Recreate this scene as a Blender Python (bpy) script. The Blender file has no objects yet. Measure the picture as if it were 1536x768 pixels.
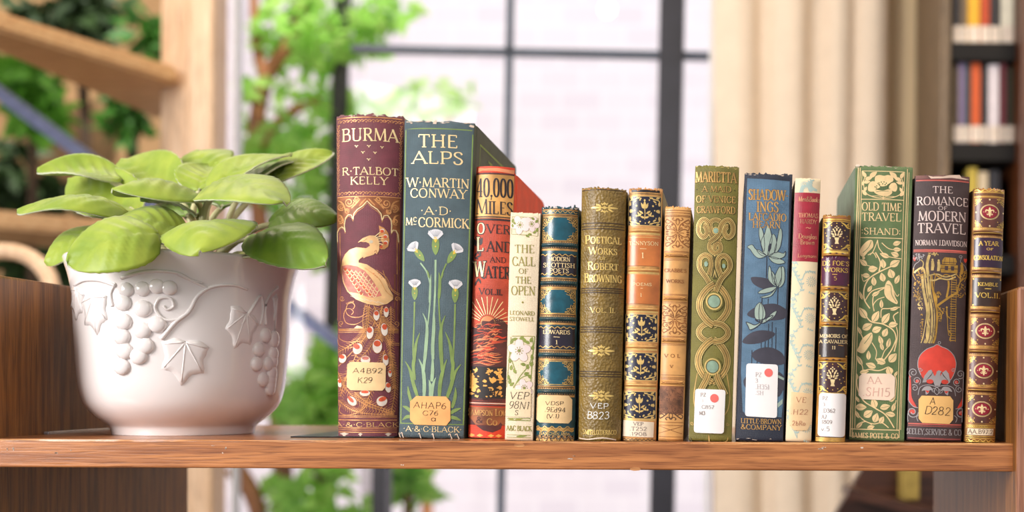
import bpy, bmesh, math, random
from mathutils import Vector, Matrix
from mathutils.geometry import tessellate_polygon
random.seed(7)
C = bpy.context.scene
COL = C.collection

# ------------------------------------------------------------------ camera, light, exposure
F, VX, VY, ROLL, EYE, SHELF = 1700.0, 1095.0, 583.0, 0.0045, 1.0369, 1.0   # focal length in px, foot of the view axis, roll, eye and shelf heights (m)
cam_data = bpy.data.cameras.new('camera')
cam = bpy.data.objects.new('camera', cam_data); COL.objects.link(cam); C.camera = cam
cam.matrix_world = Matrix.Translation((0, 0, EYE)) @ Matrix.Rotation(math.pi/2, 4, 'X') @ Matrix.Rotation(ROLL, 4, 'Z')
cam_data.sensor_fit = 'HORIZONTAL'; cam_data.sensor_width = 36.0
cam_data.lens = 36.0*F/1536
cam_data.shift_x = -(VX-768)/1536; cam_data.shift_y = (VY-384)/1536
cam_data.clip_start = 0.02
cam_data.dof.use_dof = True; cam_data.dof.focus_distance = 0.80; cam_data.dof.aperture_fstop = 4.0

world = bpy.data.worlds.new('world'); C.world = world; world.use_nodes = True
world.node_tree.nodes['Background'].inputs[0].default_value = (0.93, 0.96, 1.0, 1)
world.node_tree.nodes['Background'].inputs[1].default_value = 0.5

def area(name, loc, target, size, power, col=(1, 1, 1)):
    d = bpy.data.lights.new(name, 'AREA'); d.shape = 'RECTANGLE'; d.size, d.size_y = size; d.energy = power; d.color = col
    o = bpy.data.objects.new(name, d); COL.objects.link(o); o.location = loc
    o.rotation_euler = (Vector(target)-Vector(loc)).to_track_quat('-Z', 'Y').to_euler()
    return o
area('window_light', (-1.8, -0.6, 1.8), (-0.1, 0.85, 1.05), (0.8, 1.5), 78, (1.0, 0.97, 0.95))
area('ceiling_light', (0.9, -0.9, 2.65), (0.1, 0.9, 1.0), (1.0, 1.0), 15, (1.0, 0.92, 0.82))  # added fill light, out of view, softens the front of the row
area('room_light', (1.3, 1.2, 2.7), (0.8, 2.4, 1.2), (0.8, 0.8), 26, (1.0, 0.84, 0.66))
area('bay_light', (-1.0, 1.6, 2.7), (-1.2, 2.3, 1.4), (0.6, 0.6), 16, (1.0, 0.86, 0.7))
sun_d = bpy.data.lights.new('sun', 'SUN'); sun_d.energy = 6.3; sun_d.angle = math.radians(2); sun_d.color = (1.0, 0.96, 0.93)
sun = bpy.data.objects.new('sun', sun_d); COL.objects.link(sun)
sun.rotation_euler = Vector((-0.4, 0.62, -0.9)).to_track_quat('-Z', 'Y').to_euler()

C.view_settings.view_transform = 'Standard'; C.view_settings.look = 'None'
C.view_settings.gamma = 1.0; C.view_settings.use_curve_mapping = False
C.view_settings.exposure = 0.0

# ------------------------------------------------------------------ helpers
def lin(c):
    c = c/255.0
    return c/12.92 if c <= 0.04045 else ((c+0.055)/1.055)**2.4
def rgb(t): return (lin(t[0]), lin(t[1]), lin(t[2]), 1)
def W(px, py, d):
    """a point of the photograph at depth d metres, in world space"""
    x, y = px-VX, py-VY
    return Vector(((x+y*ROLL)*d/F, d, EYE-(y-x*ROLL)*d/F))

MATS = {}
def mat(name, col, rough=0.5, metal=0.0, kind=None, var=0.12, scale=60.0, bump=0.15, sheen=0.0, coat=0.0, trans=0.0, col2=None, stretch=(1, 1, 1), dist=0.001):
    if name in MATS: return MATS[name]
    m = bpy.data.materials.new(name); m.use_nodes = True
    nt = m.node_tree; N = nt.nodes; L = nt.links
    b = N['Principled BSDF']
    b.inputs['Roughness'].default_value = rough; b.inputs['Metallic'].default_value = metal
    b.inputs['Sheen Weight'].default_value = sheen; b.inputs['Coat Weight'].default_value = coat
    b.inputs['Coat Roughness'].default_value = 0.2
    tc = N.new('ShaderNodeTexCoord'); mp = N.new('ShaderNodeMapping'); mp.inputs['Scale'].default_value = stretch
    L.new(tc.outputs['Object'], mp.inputs['Vector'])
    nz = N.new('ShaderNodeTexNoise'); nz.inputs['Scale'].default_value = scale; nz.inputs['Detail'].default_value = 5
    L.new(mp.outputs[0], nz.inputs['Vector'])
    rp = N.new('ShaderNodeValToRGB')
    a = rgb(col); d = rgb(col2) if col2 else tuple(v*(1-2.2*var) for v in a[:3])+(1,)
    hi = a if col2 else tuple(min(1, v*(1+1.2*var)) for v in a[:3])+(1,)
    rp.color_ramp.elements[0].position = 0.3; rp.color_ramp.elements[0].color = d
    rp.color_ramp.elements[1].position = 0.7; rp.color_ramp.elements[1].color = hi
    L.new(nz.outputs['Fac'], rp.inputs[0]); L.new(rp.outputs[0], b.inputs['Base Color'])
    src = None
    if kind == 'cloth':
        ws = []
        for ax in ('X', 'Z'):
            w = N.new('ShaderNodeTexWave'); w.wave_type = 'BANDS'; w.bands_direction = ax
            w.inputs['Scale'].default_value = 420; w.inputs['Distortion'].default_value = 3; w.inputs['Detail'].default_value = 1
            L.new(tc.outputs['Object'], w.inputs['Vector']); ws.append(w)
        ad = N.new('ShaderNodeMath'); ad.operation = 'ADD'
        L.new(ws[0].outputs['Fac'], ad.inputs[0]); L.new(ws[1].outputs['Fac'], ad.inputs[1]); src = ad.outputs[0]
    elif kind == 'grain':
        v = N.new('ShaderNodeTexVoronoi'); v.inputs['Scale'].default_value = scale*5
        n2 = N.new('ShaderNodeTexNoise'); n2.inputs['Scale'].default_value = scale*4; n2.inputs['Detail'].default_value = 3
        L.new(tc.outputs['Object'], v.inputs['Vector']); L.new(tc.outputs['Object'], n2.inputs['Vector'])
        ad = N.new('ShaderNodeMath'); ad.operation = 'ADD'
        L.new(v.outputs['Distance'], ad.inputs[0]); L.new(n2.outputs['Fac'], ad.inputs[1]); src = ad.outputs[0]
    elif kind == 'noise':
        src = nz.outputs['Fac']
    if src is not None:
        bp = N.new('ShaderNodeBump'); bp.inputs['Strength'].default_value = bump; bp.inputs['Distance'].default_value = dist
        L.new(src, bp.inputs['Height']); L.new(bp.outputs[0], b.inputs['Normal'])
    if trans > 0:
        t = N.new('ShaderNodeBsdfTranslucent'); mx = N.new('ShaderNodeMixShader'); mx.inputs[0].default_value = trans
        L.new(rp.outputs[0], t.inputs['Color'])
        L.new(b.outputs[0], mx.inputs[1]); L.new(t.outputs[0], mx.inputs[2]); L.new(mx.outputs[0], N['Material Output'].inputs[0])
    MATS[name] = m
    return m

def link(name, bm, mats, parent=None, smooth=False):
    me = bpy.data.meshes.new(name); bm.to_mesh(me); bm.free()
    for m in (mats if isinstance(mats, (list, tuple)) else [mats]): me.materials.append(m)
    if smooth: me.polygons.foreach_set('use_smooth', [True]*len(me.polygons))
    o = bpy.data.objects.new(name, me); COL.objects.link(o)
    if parent: o.parent = parent
    return o
def tag(o, label=None, cat=None, group=None, kind=None):
    if label: o['label'] = label
    if cat: o['category'] = cat
    if group: o['group'] = group
    if kind: o['kind'] = kind
    return o
def thing(name, label, cat, loc=(0, 0, 0), group=None):
    o = bpy.data.objects.new(name, None); COL.objects.link(o); o.location = loc; o.empty_display_size = 0.02
    return tag(o, label, cat, group)
def structure(o): o['kind'] = 'structure'; return o

def box(bm, lo, hi, mi=0, bev=0.0):
    vs = [bm.verts.new((x, y, z)) for x in (lo[0], hi[0]) for y in (lo[1], hi[1]) for z in (lo[2], hi[2])]
    fs = []
    for q in ((0, 1, 3, 2), (4, 6, 7, 5), (0, 4, 5, 1), (2, 3, 7, 6), (0, 2, 6, 4), (1, 5, 7, 3)):
        f = bm.faces.new([vs[i] for i in q]); f.material_index = mi; fs.append(f)
    if bev > 0:
        es = list({e for f in fs for e in f.edges})
        bmesh.ops.bevel(bm, geom=es, offset=bev, segments=2, affect='EDGES', profile=0.5)
    return fs
def bar(bm, p, q, wx, wy, mi=0):
    """square bar between two points; wx is its width across in x/z, wy its depth in y"""
    p, q = Vector(p), Vector(q); t = (q-p).normalized()
    y = Vector((0, 1, 0)); s = t.cross(y).normalized()*wx/2; y = y*wy/2
    vs = [bm.verts.new(c+a*s+b*y) for c in (p, q) for a, b in ((-1, -1), (1, -1), (1, 1), (-1, 1))]
    for f in ((3, 2, 1, 0), (4, 5, 6, 7), (0, 1, 5, 4), (1, 2, 6, 5), (2, 3, 7, 6), (3, 0, 4, 7)):
        bm.faces.new([vs[i] for i in f]).material_index = mi
def tube(bm, pts, rad, n=8, mi=0, caps=True):
    pts = [Vector(p) for p in pts]; rs = rad if isinstance(rad, (list, tuple)) else [rad]*len(pts)
    rings = []; ref = Vector((0.13, 0.21, 0.97))
    for i, p in enumerate(pts):
        t = (pts[min(i+1, len(pts)-1)]-pts[max(i-1, 0)]).normalized()
        u = t.cross(ref)
        if u.length < 1e-4: u = t.cross(Vector((1, 0, 0)))
        u.normalize(); v = t.cross(u)
        rings.append([bm.verts.new(p+rs[i]*(math.cos(6.28318*k/n)*u+math.sin(6.28318*k/n)*v)) for k in range(n)])
    for a, b in zip(rings, rings[1:]):
        for k in range(n):
            f = bm.faces.new((a[k], a[(k+1) % n], b[(k+1) % n], b[k])); f.material_index = mi; f.smooth = True
    if caps:
        bm.faces.new(rings[0][::-1]).material_index = mi; bm.faces.new(rings[-1]).material_index = mi
def crom(pts, n=6, closed=False):
    out = []; P = [tuple(p) for p in pts]; m = len(P)
    if m < 3: return P
    D = len(P[0])
    for i in range(m if closed else m-1):
        p0 = P[(i-1) % m] if closed or i > 0 else P[0]
        p1, p2 = P[i], P[(i+1) % m]
        p3 = P[(i+2) % m] if closed or i+2 < m else P[-1]
        for k in range(n):
            t = k/n
            out.append(tuple(0.5*(2*p1[j]+(p2[j]-p0[j])*t+(2*p0[j]-5*p1[j]+4*p2[j]-p3[j])*t*t+(3*p1[j]-p0[j]-3*p2[j]+p3[j])*t**3) for j in range(D)))
    if not closed: out.append(P[-1])
    return out

def wood(name, c1, c2, axis='X', rough=0.42, scale=9, bump=0.12, coat=0.15, c3=None):
    m = bpy.data.materials.new(name); m.use_nodes = True; N = m.node_tree.nodes; L = m.node_tree.links; b = N['Principled BSDF']
    b.inputs['Roughness'].default_value = rough; b.inputs['Coat Weight'].default_value = coat; b.inputs['Coat Roughness'].default_value = 0.18
    tc = N.new('ShaderNodeTexCoord'); outs = []
    for cross, along, sc, de in ((22, 1.2, scale, 4), (95, 3.0, scale*1.1, 3)):
        mp = N.new('ShaderNodeMapping'); mp.inputs['Scale'].default_value = {'X': (along, cross, cross), 'Y': (cross, along, cross), 'Z': (cross, cross, along)}[axis]
        nz = N.new('ShaderNodeTexNoise'); nz.inputs['Scale'].default_value = sc; nz.inputs['Detail'].default_value = de; nz.inputs['Distortion'].default_value = 0.4
        L.new(tc.outputs['Object'], mp.inputs['Vector']); L.new(mp.outputs[0], nz.inputs['Vector']); outs.append(nz.outputs['Fac'])
    r1 = N.new('ShaderNodeValToRGB'); r1.color_ramp.elements[0].position = 0.36; r1.color_ramp.elements[0].color = rgb(c2); r1.color_ramp.elements[1].position = 0.64; r1.color_ramp.elements[1].color = rgb(c1)
    r2 = N.new('ShaderNodeValToRGB'); r2.color_ramp.elements[0].position = 0.34; r2.color_ramp.elements[0].color = (0.42, 0.36, 0.33, 1); r2.color_ramp.elements[1].position = 0.5; r2.color_ramp.elements[1].color = (1, 1, 1, 1)
    mx = N.new('ShaderNodeMix'); mx.data_type = 'RGBA'; mx.blend_type = 'MULTIPLY'; mx.inputs[0].default_value = 0.8
    L.new(outs[0], r1.inputs[0]); L.new(outs[1], r2.inputs[0]); L.new(r1.outputs[0], mx.inputs[6]); L.new(r2.outputs[0], mx.inputs[7]); L.new(mx.outputs[2], b.inputs['Base Color'])
    bp = N.new('ShaderNodeBump'); bp.inputs['Strength'].default_value = bump; bp.inputs['Distance'].default_value = 0.0006; L.new(outs[1], bp.inputs['Height']); L.new(bp.outputs[0], b.inputs['Normal'])
    return m

# ------------------------------------------------------------------ a small roman letter set, drawn with strokes
G = {}
for row in """A 86|n 4,0 43,100|k 40,100 82,0|n 19,34 65,34
B 72|k 16,0 16,100|c 16,98 42,98 57,88 57,70 42,56 16,54|c 16,54 48,54 65,42 65,14 46,2 16,2
C 80|c 74,76 64,93 44,99 20,88 8,50 20,12 44,1 66,8 76,26
D 84|k 16,0 16,100|c 16,98 46,98 74,80 79,50 74,20 46,2 16,2
E 68|k 16,0 16,100|n 16,97 60,97|n 16,52 50,52|n 16,3 62,3|n 60,98 60,80|n 62,2 62,20
F 64|k 16,0 16,100|n 16,97 60,97|n 16,52 48,52|n 60,98 60,80
G 86|c 74,76 64,93 44,99 20,88 8,50 20,12 44,1 64,5 74,14|k 74,6 74,42|n 56,44 84,44
H 88|k 16,0 16,100|k 72,0 72,100|n 16,52 72,52
I 32|k 16,0 16,100
J 44|k 28,100 28,20|c 28,24 24,6 12,0 2,6
K 82|k 16,0 16,100|n 18,44 68,100|k 34,60 78,0
L 66|k 16,0 16,100|n 16,3 60,3|n 60,2 60,22
M 106|n 12,0 17,100|k 17,100 53,6|n 53,6 89,100|k 89,100 94,0
N 90|n 15,0 15,100|k 13,100 75,2|n 75,2 75,100
O 92|o 46,99 20,88 8,50 20,12 46,1 72,12 84,50 72,88
P 70|k 16,0 16,100|c 16,98 46,98 63,88 63,60 46,46 16,46
Q 92|o 46,99 20,88 8,50 20,12 46,1 72,12 84,50 72,88|k 52,16 88,-16
R 78|k 16,0 16,100|c 16,98 44,98 60,88 60,64 44,52 16,52|k 36,52 74,0
S 62|c 54,80 46,95 30,99 14,90 12,72 28,56 46,44 54,26 44,6 28,1 12,8 8,24
T 74|k 37,0 37,100|n 5,97 69,97|n 6,98 5,78|n 68,98 69,78
U 86|k 16,100 16,30|c 16,34 20,8 44,1 66,10 70,34|n 70,34 70,100
V 82|k 4,100 42,1|n 42,1 78,100
W 120|k 4,100 34,1|n 34,1 60,100|k 60,100 90,1|n 90,1 116,100
X 80|k 6,100 74,0|n 72,100 8,0
Y 78|k 38,50 38,0|k 4,100 38,48|n 74,100 38,48
Z 72|n 10,97 64,97|k 64,97 8,3|n 8,3 66,3
0 70|o 35,99 14,84 9,50 14,16 35,1 56,16 61,50 56,84
1 40|k 22,0 22,100|n 22,98 8,86
2 66|c 10,76 20,96 38,99 54,86 54,66 36,36 8,3|n 8,3 60,3
3 62|c 10,84 28,99 50,90 50,66 28,54|c 28,54 52,48 56,20 40,2 20,1 6,14
4 70|k 48,0 48,100|n 48,100 6,30|n 6,30 66,30
5 62|n 16,97 54,97|n 16,97 12,56|c 12,56 34,62 54,48 54,18 34,1 8,8
6 66|c 52,94 28,84 10,50 12,16 34,1 56,14 56,42 36,56 12,40
7 62|n 6,97 58,97|k 58,97 22,0
8 66|o 33,99 14,88 14,66 33,53 52,66 52,88|o 33,53 9,40 9,12 33,1 57,12 57,40
9 66|c 54,56 32,42 10,56 12,86 32,99 54,86 54,46 40,14 18,2
& 88|c 80,46 62,12 36,1 10,14 12,38 44,62 50,84 36,98 22,84 30,62 56,28 84,2
.|26|d 13,6
,|26|d 13,6|n 15,6 8,-16
:|26|d 13,20|d 13,66
-|40|n 6,48 34,48
'|22|n 11,100 11,76
*|30|d 15,50
(|34|c 26,108 12,76 12,24 26,-8
)|34|c 8,108 22,76 22,24 8,-8
~|70|c 4,40 20,62 36,50 52,38 66,60
a 56|o 28,58 10,48 8,24 22,1 42,14 46,40|k 47,58 47,0
b 58|k 12,0 12,100|c 12,40 30,60 50,46 50,16 30,1 12,14
c 50|c 46,48 30,60 10,46 8,18 26,1 46,12
d 60|k 48,0 48,100|c 48,40 30,60 9,46 9,16 28,1 48,14
e 52|c 8,32 46,34 40,58 18,58 8,32 12,8 30,1 46,12
g 58|o 28,58 10,46 12,24 28,18 44,26 46,46|c 47,58 48,10 44,-24 22,-30 8,-20
i 26|k 13,0 13,58|d 13,80
k 56|k 12,0 12,100|n 14,22 44,58|k 24,34 48,0
h 58|k 12,0 12,100|c 12,38 32,60 47,48 47,0
l 26|k 13,0 13,100
m 88|k 12,0 12,58|c 12,38 30,60 44,50 44,0|c 44,38 62,60 76,50 76,0
n 58|k 12,0 12,58|c 12,38 32,60 47,48 47,0
o 56|o 28,59 10,46 10,14 28,1 46,14 46,46
r 44|k 12,0 12,58|c 12,34 26,58 42,54
s 46|c 40,48 24,60 10,46 24,32 40,18 26,1 6,10
t 36|k 16,0 16,86|n 4,58 32,58
u 58|c 12,58 12,14 26,1 44,14|k 47,58 47,0
v 52|k 4,58 26,0|n 26,0 48,58
w 80|k 4,58 22,0|n 22,0 40,58|k 40,58 58,0|n 58,0 76,58
x 54|k 6,58 48,0|n 46,58 8,0
y 54|k 4,58 27,0|n 50,58 18,-30""".split('\n'):
    parts = row.split('|')
    if ' ' in parts[0]: ch, adv = parts[0].split(' '); body = parts[1:]
    else: ch, adv = parts[0], parts[1]; body = parts[2:]
    st = []
    for s in body:
        k, pts = s[0], [tuple(float(v) for v in p.split(',')) for p in s[2:].split(' ')]
        st.append((k, pts))
    G[ch] = (float(adv), st)

def K(ox, oy, s): return lambda x, y: (ox+x/s, oy+y/s)
IDK = lambda x, y: (x, y)

# ------------------------------------------------------------------ books
class Book:
    """A book standing spine outward. corners: the spine's edges as measured on the photograph (top left, top right, bottom left, bottom right)."""
    def __init__(s, name, label, corners, d, bulge, depth, cover, base, lift=0.0, bands=(), ragged=0.0003, page=(232, 215, 180), corner=0.002, board_h=0.0, gap=(0, 0)):
        s.root = None
        tl, tr, bl, br = [W(c[0], c[1], d) for c in corners]
        tl.x += gap[0]; bl.x += gap[0]; tr.x -= gap[1]; br.x -= gap[1]
        b0 = (bl.x+br.x)/2; t0 = (tl.x+tr.x)/2; zt = (tl.z+tr.z)/2
        s.ab, s.at = (br.x-bl.x)/2, (tr.x-tl.x)/2
        z0 = SHELF+lift
        s.lean = math.atan2(t0-b0, zt-z0)
        s.H = math.hypot(t0-b0, zt-z0)
        s.B, s.d, s.depth = bulge, d, depth
        s.M = Matrix.Translation((b0, d, z0+s.ab*math.sin(abs(s.lean)))) @ Matrix.Rotation(s.lean, 4, 'Y')
        s.bands = []
        s.root = thing(name, label, 'book', s.M.to_translation(), 'old books in the row on the shelf')
        s.root.rotation_euler = (0, s.lean, 0)
        s.cover, s.base, s.page = cover, base, page
        am = min(s.ab, s.at); s.step = max(0.0007, min(0.0024, math.sqrt(8*(am*am+bulge*bulge)/(2*bulge)*0.9e-5)))
        s.p0 = s.proj(0, -s.B, 0)[1]; s.p1 = s.proj(0, -s.B, s.H)[1]
        s.bands = [(s.zof(y), h*d/F, r) for y, h, r in bands]
        s.ragged, s.corner, s.board_h = ragged, corner, board_h
        s.k = IDK; s.arts = {}; s.cur = 'spine'; s.base_layer = 0; s.panel = None
        s.art_index = 0
        xs = [(s.M @ Vector((sg*a, 0, z))).x for sg in (-1, 1) for a, z in ((s.ab, 0), (s.at, s.H))]
        s.xl, s.xr = (xs[0], xs[1]), (xs[2], xs[3])
    def a(s, z): return s.ab+(s.at-s.ab)*z/s.H
    def proj(s, x, y, z):
        p = s.M @ Vector((x, y, z)); u = p.x*F/p.y; v = (EYE-p.z)*F/p.y
        return VX+u-v*ROLL, VY+v+u*ROLL
    def bulge(s, x, z):
        a = s.a(z); u = min(1.0, abs(x)/a); R = (a*a+s.B*s.B)/(2*s.B)
        h = math.sqrt(max(0, R*R-min(a, abs(x))**2))-(R-s.B)
        for zc, hw, r in s.bands:
            q = (z-zc)/hw
            if abs(q) < 1: h += r*(math.cos(q*math.pi/2)**2)*(1-u**10)
        return h
    def zof(s, py): return (py-s.p0)/(s.p1-s.p0)*s.H
    def xof(s, px, z):
        x = 0.0
        for _ in range(4):
            b = s.bulge(x, z); x += (px-s.proj(x, -b, z)[0])*(s.d-b)/F
        return max(-s.a(z)*0.995, min(s.a(z)*0.995, x))
    def loc(s, p):
        q = s.k(*p); z = s.zof(q[1]); return (s.xof(q[0], z), z)
    def px(s): return s.d/F                    # one photograph pixel in metres at this book
    def kpx(s): a = s.k(0, 0); b = s.k(1, 0); return (b[0]-a[0])*s.d/F
    # --- drawing on the spine (coordinates in the current ruler k)
    def _q(s, m, layer, vs, fs):
        s.arts.setdefault(s.cur, []).append((m, layer+s.base_layer, vs, fs))
    def ribbon(s, L, w, m, layer=1, closed=False):
        """L: local points; w: width in metres, number or list"""
        P = [L[0]]
        for p in L[1:]:
            q = P[-1]; dl = math.hypot(p[0]-q[0], p[1]-q[1])
            if dl < 1e-6: continue
            n = max(1, int(dl/min(0.0016, s.step)))
            if isinstance(w, list): n = 1
            for k in range(1, n+1): P.append((q[0]+(p[0]-q[0])*k/n, q[1]+(p[1]-q[1])*k/n))
        n = len(P)
        if n < 2: return
        if closed and math.hypot(P[0][0]-P[-1][0], P[0][1]-P[-1][1]) < 1e-6: P.pop(); n -= 1
        vs, fs = [], []
        for i, p in enumerate(P):
            a = P[(i-1) % n] if closed or i > 0 else P[0]; b = P[(i+1) % n] if closed or i < n-1 else P[-1]
            tx, tz = b[0]-a[0], b[1]-a[1]; l = math.hypot(tx, tz) or 1; tx /= l; tz /= l
            if isinstance(w, list): ww = w[min(len(w)-1, int(i*len(w)/n))]
            elif callable(w): ww = w(i/(n-1.0), tx, tz)
            else: ww = w
            vs += [(p[0]-tz*ww/2, p[1]+tx*ww/2), (p[0]+tz*ww/2, p[1]-tx*ww/2)]
        for i in range(n if closed else n-1):
            j = (i+1) % n
            fs.append((2*i, 2*i+1, 2*j+1)); fs.append((2*i, 2*j+1, 2*j))
        s._q(m, layer, vs, fs)
    def stroke(s, pts, w, m, layer=1, smooth=0, closed=False, taper=None):
        if smooth: pts = crom(pts, smooth, closed)
        L = [s.loc(p) for p in pts]; ww = w*s.kpx()
        if taper: wf = lambda t, tx, tz: ww*taper(t)
        else: wf = ww
        s.ribbon(L, wf, m, layer, closed)
    def fill(s, pts, m, layer=0, smooth=0):
        if smooth: pts = crom(pts, smooth, True)
        s.fill_local([s.loc(p) for p in pts], m, layer)
    def fill_local(s, L, m, layer):
        tris = tessellate_polygon([[Vector((p[0], p[1], 0)) for p in L]])
        vs, fs = [], []
        stack = [tuple(L[i] for i in t) for t in tris]
        while stack:
            t = stack.pop()
            e = [(math.hypot(t[i][0]-t[(i+1) % 3][0], (t[i][1]-t[(i+1) % 3][1])*0.5), i) for i in range(3)]
            l, i = max(e)
            dx = max(p[0] for p in t)-min(p[0] for p in t)
            if dx > s.step or l > 0.008:
                if dx > s.step and abs(t[i][0]-t[(i+1) % 3][0]) < s.step*0.5:
                    i = max(range(3), key=lambda q: abs(t[q][0]-t[(q+1) % 3][0]))
                a, b, c = t[i], t[(i+1) % 3], t[(i+2) % 3]; mid = ((a[0]+b[0])/2, (a[1]+b[1])/2)
                stack += [(a, mid, c), (mid, b, c)]
            else:
                k = len(vs); vs += list(t)
                cr = (t[1][0]-t[0][0])*(t[2][1]-t[0][1])-(t[1][1]-t[0][1])*(t[2][0]-t[0][0])
                fs.append((k, k+1, k+2) if cr > 0 else (k, k+2, k+1))
        s._q(m, layer, vs, fs)
    def ell(s, x, y, rx, ry, m, layer=1, rot=0, n=18):
        c, q = math.cos(rot), math.sin(rot)
        s.fill([(x+rx*math.cos(t)*c-ry*math.sin(t)*q, y+rx*math.cos(t)*q+ry*math.sin(t)*c) for t in [6.28318*i/n for i in range(n)]], m, layer)
    def ring(s, x, y, rx, ry, w, m, layer=1, n=28):
        s.stroke([(x+rx*math.cos(6.28318*i/n), y+ry*math.sin(6.28318*i/n)) for i in range(n)], w, m, layer, closed=True)
    def dot(s, x, y, r, m, layer=1): s.ell(x, y, r, r, m, layer, n=8)
    def rule(s, py, w, m, layer=1, u=0.97, k=True):
        """a rule right across the spine at the height measured at its middle"""
        y = s.k(0, py)[1] if k else py; z = s.zof(y); a = s.a(z)*u
        s.ribbon([(-a+2*a*i/24, z) for i in range(25)], w*s.px(), m, layer)
    def wavy(s, py, amp, n, w, m, layer=1, u=0.95, u0=None):
        y = s.k(0, py)[1]; z = s.zof(y); a = s.a(z)*u; A = amp*s.px()
        s.ribbon([(-a+2*a*i/(n*8), z+A*math.sin(6.28318*i/8)) for i in range(n*8+1)], w*s.px(), m, layer)
    def dots(s, py, n, r, m, layer=1, u=0.9):
        y = s.k(0, py)[1]; z = s.zof(y); a = s.a(z)*u; r *= s.px()
        for i in range(n):
            x = -a+2*a*i/(n-1)
            s.fill_local([(x-r, z-r), (x+r, z-r), (x+r, z+r), (x-r, z+r)], m, layer)
    def belt(s, py0, py1, m, layer=0, u=0.985):
        y0 = s.zof(s.k(0, py0)[1]); y1 = s.zof(s.k(0, py1)[1])
        n = max(1, int(abs(y1-y0)/0.002))
        for i in range(n):
            za, zb = y0+(y1-y0)*i/n, y0+(y1-y0)*(i+1)/n
            a0, a1 = s.a(za)*u, s.a(zb)*u
            vs, fs = [], []
            for j in range(31):
                t = -1+2*j/30; vs += [(a0*t, za), (a1*t, zb)]
            for j in range(30): fs += [(2*j, 2*j+2, 2*j+3), (2*j, 2*j+3, 2*j+1)] if zb > za else [(2*j, 2*j+3, 2*j+2), (2*j, 2*j+1, 2*j+3)]
            s._q(m, layer, vs, fs)
    def scroll(s, x, y, r, turns, start, m, w=3, layer=1, dirn=1):
        n = int(14*turns)+2
        s.stroke([(x+r*(1-0.8*i/n)*math.cos(start+dirn*6.28318*turns*i/n), y+r*(1-0.8*i/n)*math.sin(start+dirn*6.28318*turns*i/n)) for i in range(n+1)], w, m, layer)
    def leaf(s, x, y, ang, l, w, m, layer=1, vein=None):
        a = math.radians(ang); c, q = math.cos(a), -math.sin(a)
        P = [(0, 0), (0.25, 0.42), (0.55, 0.46), (0.8, 0.26), (1, 0), (0.8, -0.26), (0.55, -0.46), (0.25, -0.42)]
        T = lambda u, v: (x+(u-0.5)*l*c-v*w*q, y+(u-0.5)*l*q+v*w*c)
        s.fill([T(*p) for p in crom(P, 3, True)], m, layer)
        if vein: s.stroke([T(0.05, 0), T(0.5, 0.04), T(0.92, 0)], l*0.03, vein, layer+1)
    def text(s, t, x0, x1, yt, yb, m, thick=0.17, thin=0.075, serif=True, sc=1.0, slant=0.0, layer=3, jit=0.0, seed=1, minw=0.55, tilt=0.0):
        rnd = random.Random(seed)
        a, b = s.k(x0, yt), s.k(x1, yb); h = b[1]-a[1]
        total = 0; lay = []; first = True
        for ch in t:
            if ch == ' ': total += 42; first = True; continue
            q = 1.0 if (first or sc == 1.0) else sc
            lay.append((ch, total, q)); total += G[ch][0]*q+6; first = False
        total -= 6
        sx = (b[0]-a[0])/total; sy = h/100.0
        TK, TN = max(minw*1.25, thick*h*0.9)*s.px(), max(minw*0.8, thin*h*0.9)*s.px()
        save = s.k; s.k = IDK
        for ch, off, q in lay:
            adv, st = G[ch]; jx, jy, jr = (rnd.uniform(-1, 1)*jit for _ in range(3))
            def T(p):
                X = (off+(p[0]+jr*0.3*(p[1]-50)*0.2)*q)*sx+a[0]+jx*h*0.06; Y = b[1]-(p[1]*q)*sy+jy*h*0.08+tilt*(X-a[0])
                return s.loc((X+slant*(b[1]-Y), Y))
            ends = [p for k, pts in st if k in 'kn' for p in (pts[0], pts[-1])]
            for k, pts in st:
                if k == 'd':
                    c = T(pts[0]); r = TK*0.62
                    s.fill_local([(c[0]+r*math.cos(i*0.785), c[1]+r*math.sin(i*0.785)) for i in range(8)], m, layer); continue
                if k in 'co':
                    L = [T(p) for p in crom(pts, 4, k == 'o')]
                    s.ribbon(L, (lambda u, tx, tz: TN+(TK-TN)*abs(tz)**1.4), m, layer, k == 'o')
                else:
                    ww = TK if k == 'k' else TN
                    s.ribbon([T(p) for p in pts], ww, m, layer)
                    if serif and abs(pts[0][1]-pts[1][1]) > 30:
                        for p in (pts[0], pts[-1]):
                            if p[1] in (0, 100) and sum(1 for e in ends if abs(e[0]-p[0])+abs(e[1]-p[1]) < 9) == 1:
                                c = T((p[0], 3 if p[1] == 0 else 97)); hw = ww*0.5+0.075*h*s.px()*min(1.3, sx/sy+0.2)
                                s.ribbon([(c[0]-hw, c[1]), (c[0]+hw, c[1])], TN*0.9, m, layer)
        s.k = save
    def hand(s, t, x0, x1, yt, yb, m, w=0.085, slant=0.12, seed=3, jit=0.5, minw=0.6, tilt=0.0):
        s.text(t, x0, x1, yt, yb, m, thick=w, thin=w*0.8, serif=False, slant=slant, jit=jit, seed=seed, minw=minw, tilt=tilt)
    # --- building
    def part(s, name, base_layer):
        s.cur = '%s#%d' % (name, len(s.arts)); s.base_layer = base_layer; return s
    def to_spine(s): s.cur = 'spine'; s.base_layer = 0
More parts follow.
